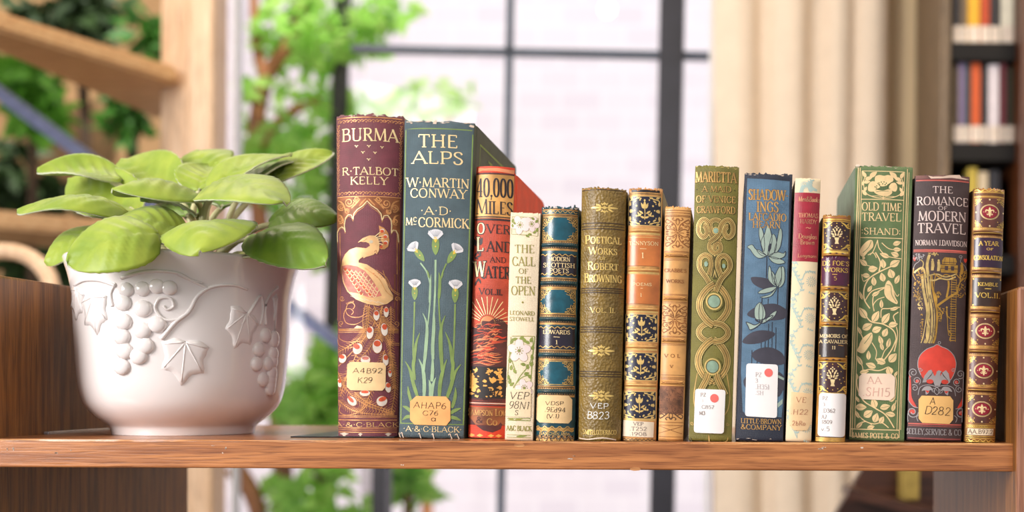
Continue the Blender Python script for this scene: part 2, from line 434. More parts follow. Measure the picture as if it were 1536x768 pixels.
    def label(s, pts, m, name='call_number_label', smooth=0, round_=0.0, lift=8):
        """a pasted paper or leather label; what is drawn after it lies on it"""
        s.part(name, lift)
        if round_:
            out = []; n = len(pts)
            for i, p in enumerate(pts):
                a, b = pts[i-1], pts[(i+1) % n]
                la, lb = math.hypot(a[0]-p[0], a[1]-p[1]), math.hypot(b[0]-p[0], b[1]-p[1])
                u = (p[0]+(a[0]-p[0])*round_/la, p[1]+(a[1]-p[1])*round_/la); v = (p[0]+(b[0]-p[0])*round_/lb, p[1]+(b[1]-p[1])*round_/lb)
                for t in (0, .25, .5, .75, 1): out.append(tuple((1-t)**2*u[j]+2*t*(1-t)*p[j]+t*t*v[j] for j in (0, 1)))
            pts = out
        s.fill(pts, m, 0, smooth)
        L = [s.loc(p) for p in (crom(pts, smooth, True) if smooth else pts)]
        n = len(L); vs, fs = [], []
        for i in range(n):
            p, q = L[i], L[(i+1) % n]; k = max(1, int(math.hypot(p[0]-q[0], p[1]-q[1])/0.002))
            vs += [(p[0]+(q[0]-p[0])*j/k, p[1]+(q[1]-p[1])*j/k) for j in range(k)]
        s.arts[s.cur].append((m, lift, vs, None))          # the label's cut edge
    def emit(s, name, items, parent, grid=False):
        bm = bmesh.new(); mats = []; 
        def idx(m):
            if m not in mats: mats.append(m)
            return mats.index(m)
        if grid: s.spine_grid(bm, idx(s.base))
        E = 0.00006
        for m, layer, vs, fs in items:
            mi = idx(m)
            if fs is None:
                n = len(vs)
                A = [bm.verts.new((x, -s.bulge(x, z)-(layer+1)*E, z)) for x, z in vs]; Bq = [bm.verts.new((x, -s.bulge(x, z), z)) for x, z in vs]
                for i in range(n):
                    j = (i+1) % n; bm.faces.new((A[i], A[j], Bq[j], Bq[i])).material_index = mi
                continue
            B = [bm.verts.new((x, -s.bulge(x, z)-(layer+1)*E, z)) for x, z in vs]
            for f in fs:
                try:
                    q = bm.faces.new([B[i] for i in f]); q.material_index = mi
                except ValueError: pass
        return link(name, bm, mats, parent)
    def spine_grid(s, bm, mi):
        rnd = random.Random(s.root.name)
        zs = [s.H*i/100 for i in range(101)]
        for zc, hw, r in s.bands: zs += [zc+hw*k/6 for k in range(-6, 7)]
        zs = sorted(set(zs)); NU = 44; th = 0.0013
        F_, B_ = [], []
        for zi, z in enumerate(zs):
            a = s.a(z); r1, r2 = [], []
            for j in range(NU+1):
                t = -1+2*j/NU; x = a*math.sin(t*math.pi/2)*0.5+a*t*0.5; zz = z; y = -s.bulge(x, z)
                if zi == 0: zz += abs(rnd.gauss(0, s.ragged*0.35)); y += 0.0006
                if zi == len(zs)-1: zz += rnd.gauss(0, s.ragged); y += 0.0008
                r1.append(bm.verts.new((x, y, zz))); r2.append(bm.verts.new((x*(1-th/a), y+th, zz)))
            F_.append(r1); B_.append(r2)
        def q(v):
            f = bm.faces.new(v); f.material_index = mi; f.smooth = True
        for i in range(len(zs)-1):
            for j in range(NU):
                q((F_[i][j], F_[i][j+1], F_[i+1][j+1], F_[i+1][j])); q((B_[i][j], B_[i+1][j], B_[i+1][j+1], B_[i][j+1]))
            q((F_[i][0], F_[i+1][0], B_[i+1][0], B_[i][0])); q((F_[i][NU], B_[i][NU], B_[i+1][NU], F_[i+1][NU]))
        for j in range(NU):
            q((F_[-1][j], F_[-1][j+1], B_[-1][j+1], B_[-1][j])); q((F_[0][j], B_[0][j], B_[0][j+1], F_[0][j+1]))
    def board(s, sg, name, mats, extra=None):
        """a cover board: sg -1 left, +1 right"""
        bm = bmesh.new(); r = s.corner; D = s.depth; H = s.H+s.board_h; th = 0.0028
        out = [(0.0008, 0), (D-r, 0)]+[(D-r+r*math.sin(t), r-r*math.cos(t)) for t in (0.5, 1.0)]+[(D, r), (D, H-r)]
        out += [(D-r+r*math.cos(t), H-r+r*math.sin(t)) for t in (0.4, 0.8, 1.2)]+[(D-r, H), (0.0008, H)]
        X = lambda z: sg*s.a(min(max(z, 0), s.H))
        # hinge groove just behind the spine, then the flat board
        gro = lambda y: 0.0007*math.exp(-((y-0.007)/0.0022)**2)
        ys = [0.0008, 0.003, 0.005, 0.006, 0.007, 0.008, 0.009, 0.011, 0.014]
        o = [bm.verts.new((X(z)-sg*0.0001, y, z)) for y, z in out]; i = [bm.verts.new((X(z)-sg*th, y, z)) for y, z in out]
        n = len(out)
        # outer face with the groove: strips
        lo = [bm.verts.new((X(0)-sg*(0.0001+gro(y)), y, 0)) for y in ys[1:]]; hi = [bm.verts.new((X(H)-sg*(0.0001+gro(y)), y, H)) for y in ys[1:]]
        lo = [o[0]]+lo; hi = [o[-1]]+hi
        for k in range(len(ys)-1): bm.faces.new((lo[k], lo[k+1], hi[k+1], hi[k]))
        bm.faces.new([lo[-1]]+o[1:-1]+[hi[-1]])
        bm.faces.new(i[::-1])
        for k in range(n-1):
            if k == 0 : continue
            bm.faces.new((o[k], i[k], i[k+1], o[k+1])) if k < n-2 else None
        bm.faces.new([o[0]]+lo[1:]+[o[1], i[1], i[0]]); bm.faces.new([o[-1]]+hi[1:]+[o[-2], i[-2], i[-1]]); bm.faces.new((o[0], i[0], i[-1], o[-1]))
        if extra: extra(bm, X, sg)
        bmesh.ops.recalc_face_normals(bm, faces=bm.faces)
        return link(name, bm, mats, s.root)
    def done(s, side=None, extra=None, extra_left=None):
        cm = side or s.cover
        s.emit('spine', s.arts.get('spine', []), s.root, True)
        for k, v in s.arts.items():
            if k != 'spine': s.emit(k.split('#')[0], v, s.root)
        cl = cm if isinstance(cm, list) else [cm]
        s.board(-1, 'back_cover', cl, extra_left); s.board(1, 'front_cover', cl, extra)
        bm = bmesh.new()
        lo = [(-s.ab+0.003, 0.0016, 0.003), (s.ab-0.003, 0.0016, 0.003), (s.ab-0.003, s.depth-0.004, 0.003), (-s.ab+0.003, s.depth-0.004, 0.003)]
        hi = [(sg*(s.at-0.003), y, s.H-0.004) for sg, y in ((-1, 0.0016), (1, 0.0016), (1, s.depth-0.004), (-1, s.depth-0.004))]
        v = [bm.verts.new(p) for p in lo+hi]
        for f in ((3, 2, 1, 0), (4, 5, 6, 7), (0, 1, 5, 4), (1, 2, 6, 5), (2, 3, 7, 6), (3, 0, 4, 7)): bm.faces.new([v[i] for i in f])
        link('page_block', bm, mat('page edges %d %d' % (s.page[0], s.page[2]), s.page, 0.9, kind='noise', stretch=(40, 1, 1), scale=60, bump=0.3), s.root)
    def frayed(s, m, seed=1, n=7, top=True, w=1.5):
        """worn cloth: pale threads along the head or tail edge"""
        rnd = random.Random(seed)
        for _ in range(n):
            x = rnd.uniform(-0.95, 0.95); l = rnd.uniform(0.02, 0.1); z = s.H-rnd.uniform(0.0003, 0.0014) if top else rnd.uniform(0.0004, 0.002)
            a = s.a(z)
            s.ribbon([(a*max(-0.99, x-l), z), (a*x, z+rnd.uniform(-0.0004, 0.0004)), (a*min(0.99, x+l), z)], lambda t, tx, tz: (0.3+math.sin(3.14*t))*w*s.px()*0.7, m, 4)
# ------------------------------------------------------------------ book materials
gold = mat('gilding', (232, 188, 120), 0.38, 0.35, scale=300, var=0.1)
gold2 = mat('worn gilding', (196, 146, 84), 0.45, 0.3, scale=300, var=0.2)
pale = mat('pale gilding', (240, 212, 158), 0.42, 0.15, scale=300, var=0.06)
bright = mat('bright gilding', (238, 196, 96), 0.32, 0.4, scale=260, var=0.12)
ink = mat('brown black ink', (34, 26, 24), 0.7)
greyink = mat('faded typewriter ink', (150, 135, 128), 0.8)
redink = mat('faded red ink', (176, 104, 78), 0.8)
fray = mat('frayed cloth', (222, 200, 180), 0.9)
dark_fray = mat('rubbed leather', (196, 132, 76), 0.8)
paper_tan = mat('aged label paper', (240, 203, 150), 0.75, scale=90, var=0.06)
paper_orange = mat('orange aged label paper', (238, 176, 110), 0.75, scale=90, var=0.08)
paper_white = mat('white label paper', (244, 238, 236), 0.6, scale=90, var=0.01)
paper_pink = mat('pinkish label paper', (240, 214, 190), 0.75, scale=90, var=0.03)
red_dot = mat('red dot sticker', (238, 112, 104), 0.6, var=0.02)
white_ink = mat('white paint', (238, 236, 230), 0.6, var=0.02)
black_print = mat('black stamping', (42, 32, 36), 0.55)

def octagon(x0, y0, x1, y1, c): return [(x0+c, y0), (x1-c, y0), (x1, y0+c), (x1, y1-c), (x1-c, y1), (x0+c, y1), (x0, y1-c), (x0, y0+c)]

# ---------------------------------------------------------------- book: purple cloth with the gilt peacock
def burma():
    cloth = mat('plum cloth', (112, 46, 58), 0.55, kind='cloth', scale=90, var=0.12, bump=0.25, sheen=0.2)
    bgold = mat('burnished gilding', (214, 150, 92), 0.42, 0.3, scale=200, var=0.18)
    bro = mat('bronze stamping', (150, 88, 52), 0.5, 0.2, scale=160, var=0.25)
    orange = mat('orange foil', (212, 84, 44), 0.5, scale=200, var=0.15)
    pearl = mat('pearl foil', (226, 212, 198), 0.45, scale=200, var=0.08)
    pinkf = mat('pink foil', (208, 120, 104), 0.5, scale=200, var=0.2)
    b = Book('book', 'tall plum book with a gilt peacock on its spine, leftmost of the row', [(504.7, 174), (605.5, 176), (507.4, 656), (597, 656)], 0.835, 0.008, 0.155, cloth, cloth, lift=0.0011, ragged=0.0007)
    A, B_, Cc, D = K(500, 160, 5.908), K(500, 280, 5.908), K(500, 400, 5.908), K(500, 530, 5.69)
    b.k = A
    b.rule(93, 1.4, bgold)
    for cx in range(60, 600, 66):                         # running vine along the head and under the title
        b.scroll(cx, 125, 17, 1.0, 2.6, bgold, 5); b.stroke([(cx+6, 132), (cx+30, 112), (cx+52, 128)], 5, bgold, smooth=3); b.dot(cx+34, 134, 5, bgold)
    b.k = B_
    for cx in range(50, 570, 62):
        b.scroll(cx, 58, 17, 1.0, 2.6, bgold, 5); b.stroke([(cx+6, 64), (cx+28, 42), (cx+48, 60)], 5, bgold, smooth=3); b.dot(cx+30, 68, 5, bgold)
    b.rule(85, 1.4, bgold)
    b.k = A
    for sx in (44, 602):
        ys = range(150, 745, 22)
        b.stroke([(sx-(sx > 300)*(y-150)*0.016+(7 if i % 2 else -7), y) for i, y in enumerate(ys)], 5, bgold, smooth=4)
        for i, y in enumerate(ys): b.dot(sx-(sx > 300)*(y-150)*0.016+(-10 if i % 2 else 10), y+4, 5, bgold)
    b.text('BURMA', 74, 578, 190, 303, pale, 0.15, 0.07)
    for x, y in ((205, 350), (315, 350), (432, 356), (262, 405), (370, 407), (313, 468)):
        b.stroke([(x-16, y-7), (x-6, y-5), (x, y+5), (x+7, y-5), (x+16, y-7)], 6, pale)
        b.dot(x, y+6, 5, pale)
    b.text('R*TALBOT', 76, 578, 535, 602, pale, 0.16, 0.08)
    b.text('KELLY', 148, 485, 620, 688, pale, 0.16, 0.08)
    # arch with filigree spandrels
    b.k = B_
    arch = [(38, 480), (36, 395), (52, 362), (76, 350), (98, 366), (107, 397), (98, 340), (108, 275), (132, 246), (160, 250), (176, 290), (182, 240), (212, 202), (262, 170), (300, 126),
            (342, 168), (392, 200), (424, 238), (432, 296), (450, 254), (484, 248), (512, 284), (518, 340), (513, 405), (530, 376), (556, 378), (574, 410), (580, 480)]
    b.fill([(30, 480), (30, 92), (592, 92), (590, 480)]+arch[::-1], bro, 0)
    b.stroke(arch, 8, pale, 3)
    b.stroke([(x, y+(18 if 150 < x < 470 and y < 300 else 12)) for x, y in arch], 4, bgold, 2)
    for x, y, r, s0, dd in ((140, 135, 42, 0, 1), (205, 110, 28, 3, -1), (470, 145, 42, 3.1, -1), (400, 112, 28, 0, 1), (70, 170, 34, 1, 1), (545, 180, 36, 2, -1), (65, 290, 30, 2, -1), (550, 300, 30, 1, 1), (120, 215, 24, 4, 1), (495, 215, 24, 4, -1)):
        b.scroll(x, y, r, 1.6, s0, bgold, 9, 2, dd)
    for p in ([(40, 110), (90, 150), (110, 230)], [(230, 170), (265, 130), (290, 105)], [(585, 110), (530, 140), (505, 230)], [(370, 165), (340, 135), (312, 105)], [(45, 240), (75, 260), (92, 330)], [(580, 240), (545, 260), (528, 330)], [(160, 190), (190, 160), (240, 110)], [(450, 195), (420, 160), (360, 110)]):
        b.stroke(p, 10, bgold, 2, 4, taper=lambda t: 0.35+math.sin(3.14*t))
    for x0, x1 in ((38, 40), (58, 64), (566, 566), (588, 586)):
        b.stroke([(x0, 400), (x1, 768)], 6, bro if x0 in (38, 588) else bgold, 1)
    b.k = Cc
    for x in (38, 62, 545, 572):
        b.stroke([(x, 60), (x, 470)], 6, bro, 1)
    for x, dd in ((70, 1), (560, -1)):
        b.scroll(x, 500, 26, 1.2, 1.5, bgold, 6, 1, dd); b.scroll(x+8, 278, 24, 1.3, 0.5, bgold, 6, 1, dd)
    for y in (552, 566, 580): b.rule(y, 0.9, bgold, 1)
    b.rule(560, 3, bro, 0)
    b.stroke([(50, 600), (60, 640), (130, 668), (250, 660)], 5, bgold, 1, 5); b.stroke([(30, 640), (60, 700), (150, 720), (240, 670)], 5, bgold, 1, 5)
    b.stroke([(500, 675), (585, 675)], 5, bgold, 1); b.stroke([(500, 690), (585, 690)], 5, bgold, 1)
    b.stroke([(280, 420), (230, 448), (150, 440), (112, 395), (130, 330), (170, 320), (190, 350), (175, 375)], 6, bgold, 1, 5)
    b.stroke([(270, 470), (200, 510), (120, 500), (92, 440), (110, 380), (150, 372), (178, 400), (160, 425)], 6, bgold, 1, 5)
    for i in range(7): b.stroke([(120+i*10, 335-i*3), (112+i*11, 318-i*3)], 4, bgold)
    b.fill([(185, 545), (210, 522), (245, 530), (270, 546)], pale, 1)
    # the bird
    b.k = B_
    o = 709
    b.fill([(217, 495), (262, 456), (322, 432), (366, 432), (396, 455), (410, 500), (406, 560), (388, 598), (370, 585), (362, 600), (330, 612), (290, 622), (270, 636), (262, 622), (225, 650), (224, 672), (300, 690), (360, 728), (420, 775), (462, o+110), (490, o+180), (532, o+250), (530, o+285), (480, o+325), (400, o+345), (300, o+330), (200, o+290), (122, o+215), (85, o+130), (68, o), (72, 690), (80, 645), (104, 596), (146, 556), (205, 537), (290, 546), (325, 524), (318, 504), (290, 490), (245, 490)], mat('peacock gilding', (236, 188, 132), 0.4, 0.25, scale=160, var=0.1), 3)
    b.fill([(76, 700), (130, 690), (210, 705), (280, 745), (330, o+95), (400, o+195), (430, o+255), (360, o+275), (300, o+268), (220, o+235), (140, o+225), (100, o+150), (80, o+60)], pinkf, 4)
    for r in range(9):
        for c in range(5):
            x = 108+c*38+r*26-(r*6 if c == 0 else 0); y = 730+r*31+c*7
            if x > 400 or y > o+258 or x < 84+(r*4): continue
            m = orange if (c < 2) else pinkf
            b.ell(x, y, 15, 14, m, 5, n=10)
            b.stroke([(x-17, y-2), (x-10, y+14), (x, y+19), (x+10, y+14), (x+17, y-2)], 6, pale, 6)
    b.stroke([(280, 720), (350, 770), (410, o+110), (470, o+215), (530, o+262)], 6, bgold, 5, 4)
    for i in range(6): b.dot(360+i*14, o+60+(i % 3)*16, 4, orange, 5)
    b.stroke([(440, o+30), (480, o+140), (530, o+215), (590, o+245)], 5, bgold, 2, 4); b.stroke([(380, 735), (470, o+90), (520, o+190), (590, o+232)], 4, bgold, 2, 4)
    b.fill([(404, 342), (452, 362), (488, 405), (498, 470), (486, 525), (455, 550), (425, 552), (408, 540), (440, 500), (420, 470), (430, 430), (400, 440), (410, 395)], bgold, 3)
    for x, y in ((436, 388), (464, 436), (466, 492)):
        b.ell(x, y, 20, 19, pearl, 4); b.ell(x-2, y+4, 17, 14, orange, 5)
    for t in ((370, 440, 418, 400), (378, 450, 440, 432), (392, 462, 446, 455), (400, 480, 446, 478), (405, 500, 440, 510)): b.stroke([(t[0], t[1]), (t[2], t[3])], 7, pale, 4)
    b.dot(425, 530, 13, orange, 5); b.ell(335, 488, 18, 14, mat('grey foil', (196, 184, 160), 0.4), 5)
    b.stroke([(232, 492), (275, 478), (300, 460)], 3, bro, 5); b.stroke([(365, 575), (380, 560), (392, 600)], 4, bro, 5)
    for i in range(5): b.stroke([(150+i*60, o+258+i*12), (230+i*55, o+290+i*10)], 3, pearl, 4)
    # the train of eyed feathers
    b.k = Cc; oy = 130*5.908; s2 = 5.908/5.69
    q = lambda x, y: (x*s2, oy+y*s2)
    rays = [[(285, 335), (262, 470), (270, 560)], [(300, 335), (290, 520), (215, 650), (40, 760)], [(320, 340), (300, 560), (240, 700), q(50, 330)], [(330, 430), (420, 560), (500, 690), q(505, 130), q(515, 300)],
            [(510, 345), (512, 520), (505, 700), q(490, 150)], [(430, 345), (400, 560), (320, 720), q(140, 150), q(60, 370)], [(420, 430), (470, 500), (540, 560)], [(360, 345), (440, 520), (520, 680)],
            [q(440, -30), q(380, 150), q(300, 380), q(220, 500)], [q(40, 160), q(130, 330), q(280, 440), q(510, 515)], [q(40, 400), q(150, 480), q(300, 515), q(520, 522)], [q(480, -20), q(520, 150), q(525, 330), q(490, 520)],
            [q(180, 330), q(290, 420), q(480, 490)], [(470, 345), (430, 560), (410, 640)], [(440, 345), (330, 560), (200, 720), q(45, 110)], [q(60, 440), q(55, 500), q(110, 528), q(220, 500), q(330, 400)]]
    for r in rays: b.stroke(r, 6.5, bgold, 2, 7)
    for ri, r in enumerate(rays[1:14]):                      # barbs either side of each quill
        S = crom(r, 9)
        for i in range(1, len(S)-1, 1):
            dx, dy = S[i+1][0]-S[i-1][0], S[i+1][1]-S[i-1][1]; l = math.hypot(dx, dy) or 1; dx /= l; dy /= l
            for sg in (-1, 1):
                e = 34
                b.stroke([S[i], (S[i][0]+dx*e*0.75-sg*dy*e, S[i][1]+dy*e*0.75+sg*dx*e)], 4.8, bgold, 1, taper=lambda t: 1-0.4*t)
    eyes = [(383, 430, 27, 45, 0), (470, 400, 22, 45, 0), (327, 585, 30, 56, -0.2), (453, 555, 30, 56, 0.1), (390, 705, 42, 60, 0), (217, 728, 40, 50, -0.5)]
    eyes += [q(80, 45)+(32, 40, -0.4), q(275, 55)+(42, 36, 0), q(447, 55)+(26, 50, 0.1), q(485, 170)+(16, 32, 0), q(467, 290)+(26, 46, 0.2), q(50, 255)+(19, 40, 0.3), q(270, 340)+(46, 26, 0), q(160, 408)+(48, 34, -0.8), q(415, 408)+(48, 44, 0.3)]
    for i, (x, y, rx, ry, a) in enumerate(eyes):
        b.ell(x, y, rx+5, ry+6, bro, 3, -a); b.ell(x, y, rx, ry, pearl, 4, -a); b.ell(x+a*ry*0.4, y-ry*0.42, rx*0.75, ry*0.45, orange if i != 7 else pinkf, 5, -a)
    b.k = D
    for y, w in ((535, 1.3), (548, 0.8), (570, 1.2), (638, 1.2), (655, 0.8), (674, 1.2)): b.rule(y, w, bgold, 6)
    z0, z1 = 532, 700
    b.belt(528, 720, cloth, 5)
    b.text('A*&*C*BLACK', 18, 560, 590, 628, gold, 0.17, 0.08, layer=7, minw=0.6)
    for x, w in ((95, 40), (232, 20), (470, 30)): b.fill([(x-w, 690), (x, 678), (x+w, 688), (x+w*0.4, 698), (x, 715), (x-w*0.5, 696)], fray, 6)
    b.frayed(fray, 3, 8)
    b.label([(120, 95), (147, 73), (428, 78), (450, 106), (446, 290), (420, 318), (150, 316), (116, 286)], paper_tan)
    b.hand('A4B92', 165, 420, 127, 170, ink, seed=4); b.hand('K29', 203, 335, 205, 252, ink, seed=5)
    b.to_spine(); b.done()
    return b

# ---------------------------------------------------------------- book: slate cloth with white thistle heads
def alps():
    cloth = mat('slate cloth', (70, 90, 98), 0.6, kind='cloth', scale=90, var=0.1, bump=0.3, sheen=0.2)
    side = mat('olive slate cloth', (66, 78, 70), 0.6, kind='cloth', scale=90, var=0.1, bump=0.3)
    grn = mat('moss stamping', (122, 146, 78), 0.6, scale=120, var=0.1)
    lgrn = mat('pale moss stamping', (150, 178, 142), 0.6, scale=120, var=0.1)
    petal = mat('white stamping', (214, 212, 216), 0.6, scale=150, var=0.06)
    petal_line = mat('grey stamping', (150, 150, 158), 0.6)
    yel = mat('yellow stamping', (222, 184, 60), 0.6)
    b = Book('book', 'slate blue book with white thistle flowers, second from the left in the row', [(606.3, 183.5), (713.2, 185.5), (597.8, 656), (697.3, 656)], 0.816, 0.004, 0.16, side, cloth, ragged=0.0005, corner=0.004, gap=(0.0004, 0.0007))
    E, F_, G_, H = K(595, 170, 5.908), K(595, 290, 5.908), K(590, 410, 5.908), K(590, 535, 5.908)
    b.k = IDK
    b.stroke([(609, 195), (605.3, 420), (601.2, 637)], 1.9, grn); b.stroke([(709.3, 199), (702, 420), (695, 637)], 1.9, grn)
    b.rule(193, 1.7, grn, u=0.95); b.rule(636, 1.5, grn, u=0.95)
    b.k = E
    b.text('THE', 190, 542, 188, 303, pale, 0.17, 0.09); b.text('ALPS', 136, 592, 338, 448, pale, 0.17, 0.09)
    b.text('W*MARTIN', 90, 645, 572, 655, pale, 0.16, 0.08); b.text('CONWAY', 120, 622, 668, 748, pale, 0.16, 0.08)
    b.k = F_
    b.text('*A*D*', 210, 490, 118, 190, pale, 0.15, 0.08); b.text('M', 80, 142, 218, 284, pale, 0.16, 0.08); b.text('C', 148, 178, 214, 254, pale, 0.18, 0.1); b.stroke([(150, 277), (174, 278)], 6, pale)
    b.text('CORMICK', 192, 640, 216, 300, pale, 0.16, 0.08)
    def thistle(x, y, ang, w):
        a = math.radians(ang); ux, uy = math.cos(a), -math.sin(a)           # pointing up the flower
        px_, py_ = -uy, ux
        P = lambda u, v: (x+ux*v+px_*u, y+uy*v+py_*u)
        top = [P(-w*0.5, w*0.26), P(-w*0.44, w*0.44)]
        n = 9
        for i in range(n): top += [P(w*(-0.42+0.84*i/(n-1)), w*(0.46+0.13*math.sin(3.14*i/(n-1)))), P(w*(-0.37+0.84*i/(n-1)), w*(0.42+0.12*math.sin(3.14*i/(n-1))))]
        b.fill([P(-w*0.16, -w*0.08), P(-w*0.36, w*0.1)]+top[:-1]+[P(w*0.5, w*0.26), P(w*0.36, w*0.1), P(w*0.16, -w*0.08)], petal, 3)
        for i in range(7): b.stroke([P(w*(-0.1+0.2*i/6), w*0.1), P(w*(-0.36+0.72*i/6), w*0.44)], 3.4, petal_line, 4)
        b.fill([P(w*-0.12, w*0.02), P(w*-0.24, w*-0.35), P(w*-0.2, w*-0.75), P(0, w*-1.1), P(w*0.2, w*-0.75), P(w*0.24, w*-0.35), P(w*0.12, w*0.02)], grn, 2, 3)
        b.fill([P(w*-0.11, w*0.06), P(w*-0.08, w*-0.2), P(0, w*-0.32), P(w*0.08, w*-0.2), P(w*0.11, w*0.06)], yel, 3)
        b.dot(*P(0, w*-0.55), w*0.05, yel, 3)
        return P(0, -w*1.05)
    for x, y, ang, w, k in ((345, 395, 90, 138, F_), (165, 500, 128, 120, F_), (520, 505, 58, 120, F_), (190, 118, 90, 112, G_), (551, 120, 88, 125, G_)):
        b.k = k; thistle(x, y, ang, w)
    b.k = G_
    for p, w, m in (([(374, -120), (372, 100), (362, 330), (345, 600)], 17, lgrn), ([(240, -90), (300, 0), (330, 150), (312, 400), (300, 480)], 13, lgrn), ([(470, -90), (425, 30), (404, 200), (412, 420), (430, 560)], 13, grn),
                    ([(188, 255), (184, 450), (175, 690), (190, 900)], 14, grn), ([(548, 265), (543, 450), (533, 700), (520, 900)], 14, grn)):
        b.stroke(p, w, m, 1, 6)
    blade = lambda t: 0.15+1.0*min(1, t*2.2)*(1 if t < 0.85 else 0.8)
    for p, w, m in (([(262, 355), (298, 460), (290, 650), (268, 860)], 26, lgrn), ([(358, 310), (362, 440), (350, 640), (352, 760)], 26, lgrn), ([(460, 370), (425, 480), (420, 650), (435, 860)], 30, grn), ([(235, 530), (200, 640), (178, 860)], 24, grn),
                    ([(460, 515), (505, 640), (530, 860)], 24, grn), ([(335, 10), (328, 120), (322, 260)], 18, lgrn), ([(405, -10), (412, 90), (404, 220)], 22, grn), ([(300, -30), (318, 40)], 14, grn), ([(445, -20), (425, 40)], 14, grn)):
        b.stroke(p, w, m, 2, 6, taper=blade)
    b.k = H
    for p, w, m in (([(105, 45), (150, 130), (180, 250), (215, 360)], 28, grn), ([(225, 20), (262, 110), (275, 240), (272, 360)], 28, lgrn), ([(475, 20), (440, 120), (415, 240), (408, 360)], 28, grn), ([(600, 60), (545, 140), (510, 260), (475, 360)], 28, grn),
                    ([(130, 265), (138, 330), (160, 410)], 24, grn), ([(552, 265), (548, 350), (520, 450)], 24, grn), ([(315, 205), (328, 260), (326, 360)], 22, lgrn), ([(376, 185), (350, 260), (340, 360)], 24, lgrn),
                    ([(82, 445), (120, 460), (170, 500)], 26, grn), ([(80, 570), (120, 540), (170, 535)], 26, grn), ([(600, 450), (550, 470), (500, 500)], 26, grn), ([(600, 560), (550, 540), (500, 530)], 26, grn), ([(350, -40), (348, 120), (340, 220)], 26, lgrn), ([(520, 0), (530, 60), (515, 200)], 24, grn), ([(180, 0), (176, 80), (190, 210)], 24, grn)):
        b.stroke(p, w, m, 2, 6, taper=blade)
    b.text('*A*&*C*BLACK*', 88, 606, 618, 666, pale, 0.15, 0.08)
    for x, w in ((55, 20), (82, 16), (238, 16), (355, 12), (510, 22), (572, 26)): b.stroke([(x-w, 690), (x-w*0.3, 680), (x, 700), (x+w*0.5, 725)], 7, fray, 5, 4)
    b.frayed(fray, 8, 12, w=1.8)
    b.k = E
    b.fill([(320, 95), (345, 50), (362, 62), (352, 96)], fray, 4); b.fill([(640, 100), (655, 85), (695, 92), (690, 110), (660, 108)], fray, 4); b.fill([(80, 130), (185, 118), (180, 128), (90, 140)], cloth, 4)
    b.k = H
    b.label([(150, 402), (205, 352), (468, 350), (506, 396), (506, 560), (470, 607), (190, 606), (150, 565)], paper_orange)
    b.hand('AHAP6', 178, 468, 405, 460, ink, seed=7); b.hand('C76', 258, 398, 478, 520, ink, seed=8); b.hand('a', 330, 380, 520, 572, ink, seed=9, w=0.1)
    b.to_spine()
    gm = gold2
    def extra(bm, X, sg):
        Hh = b.H
        for y0, y1, z0, z1 in ((0.02, 0.152, Hh-0.012, Hh-0.0105), (0.02, 0.0214, 0.012, Hh-0.012), (0.1506, 0.152, 0.012, Hh-0.012)):
            v = [bm.verts.new((X(z)+sg*0.00006, y, z)) for y, z in ((y0, z0), (y1, z0), (y1, z1), (y0, z1))]; bm.faces.new(v).material_index = 1
        def ln(p, q, w=0.0016):
            dy, dz = q[0]-p[0], q[1]-p[1]; l = math.hypot(dy, dz); ny, nz = -dz/l*w/2, dy/l*w/2
            v = [bm.verts.new((X(z)+sg*0.00007, y, z)) for y, z in ((p[0]-ny, p[1]-nz), (q[0]-ny, q[1]-nz), (q[0]+ny, q[1]+nz), (p[0]+ny, p[1]+nz))]; bm.faces.new(v).material_index = 1
        z = Hh-0.034
        for k, (st) in enumerate(([((0, 1), (1, 1)), ((0.5, 0), (0.5, 1))], [((0, 0), (0, 1)), ((1, 0), (1, 1)), ((0, .5), (1, .5))], [((0, 0), (0, 1)), ((0, 1), (1, 1)), ((0, .5), (0.8, .5)), ((0, 0), (1, 0))])):
            for p, q in st: ln((0.05+k*0.022+p[0]*0.014, z+p[1]*0.016), (0.05+k*0.022+q[0]*0.014, z+q[1]*0.016))
    b.done([side, grn], extra)
    return b

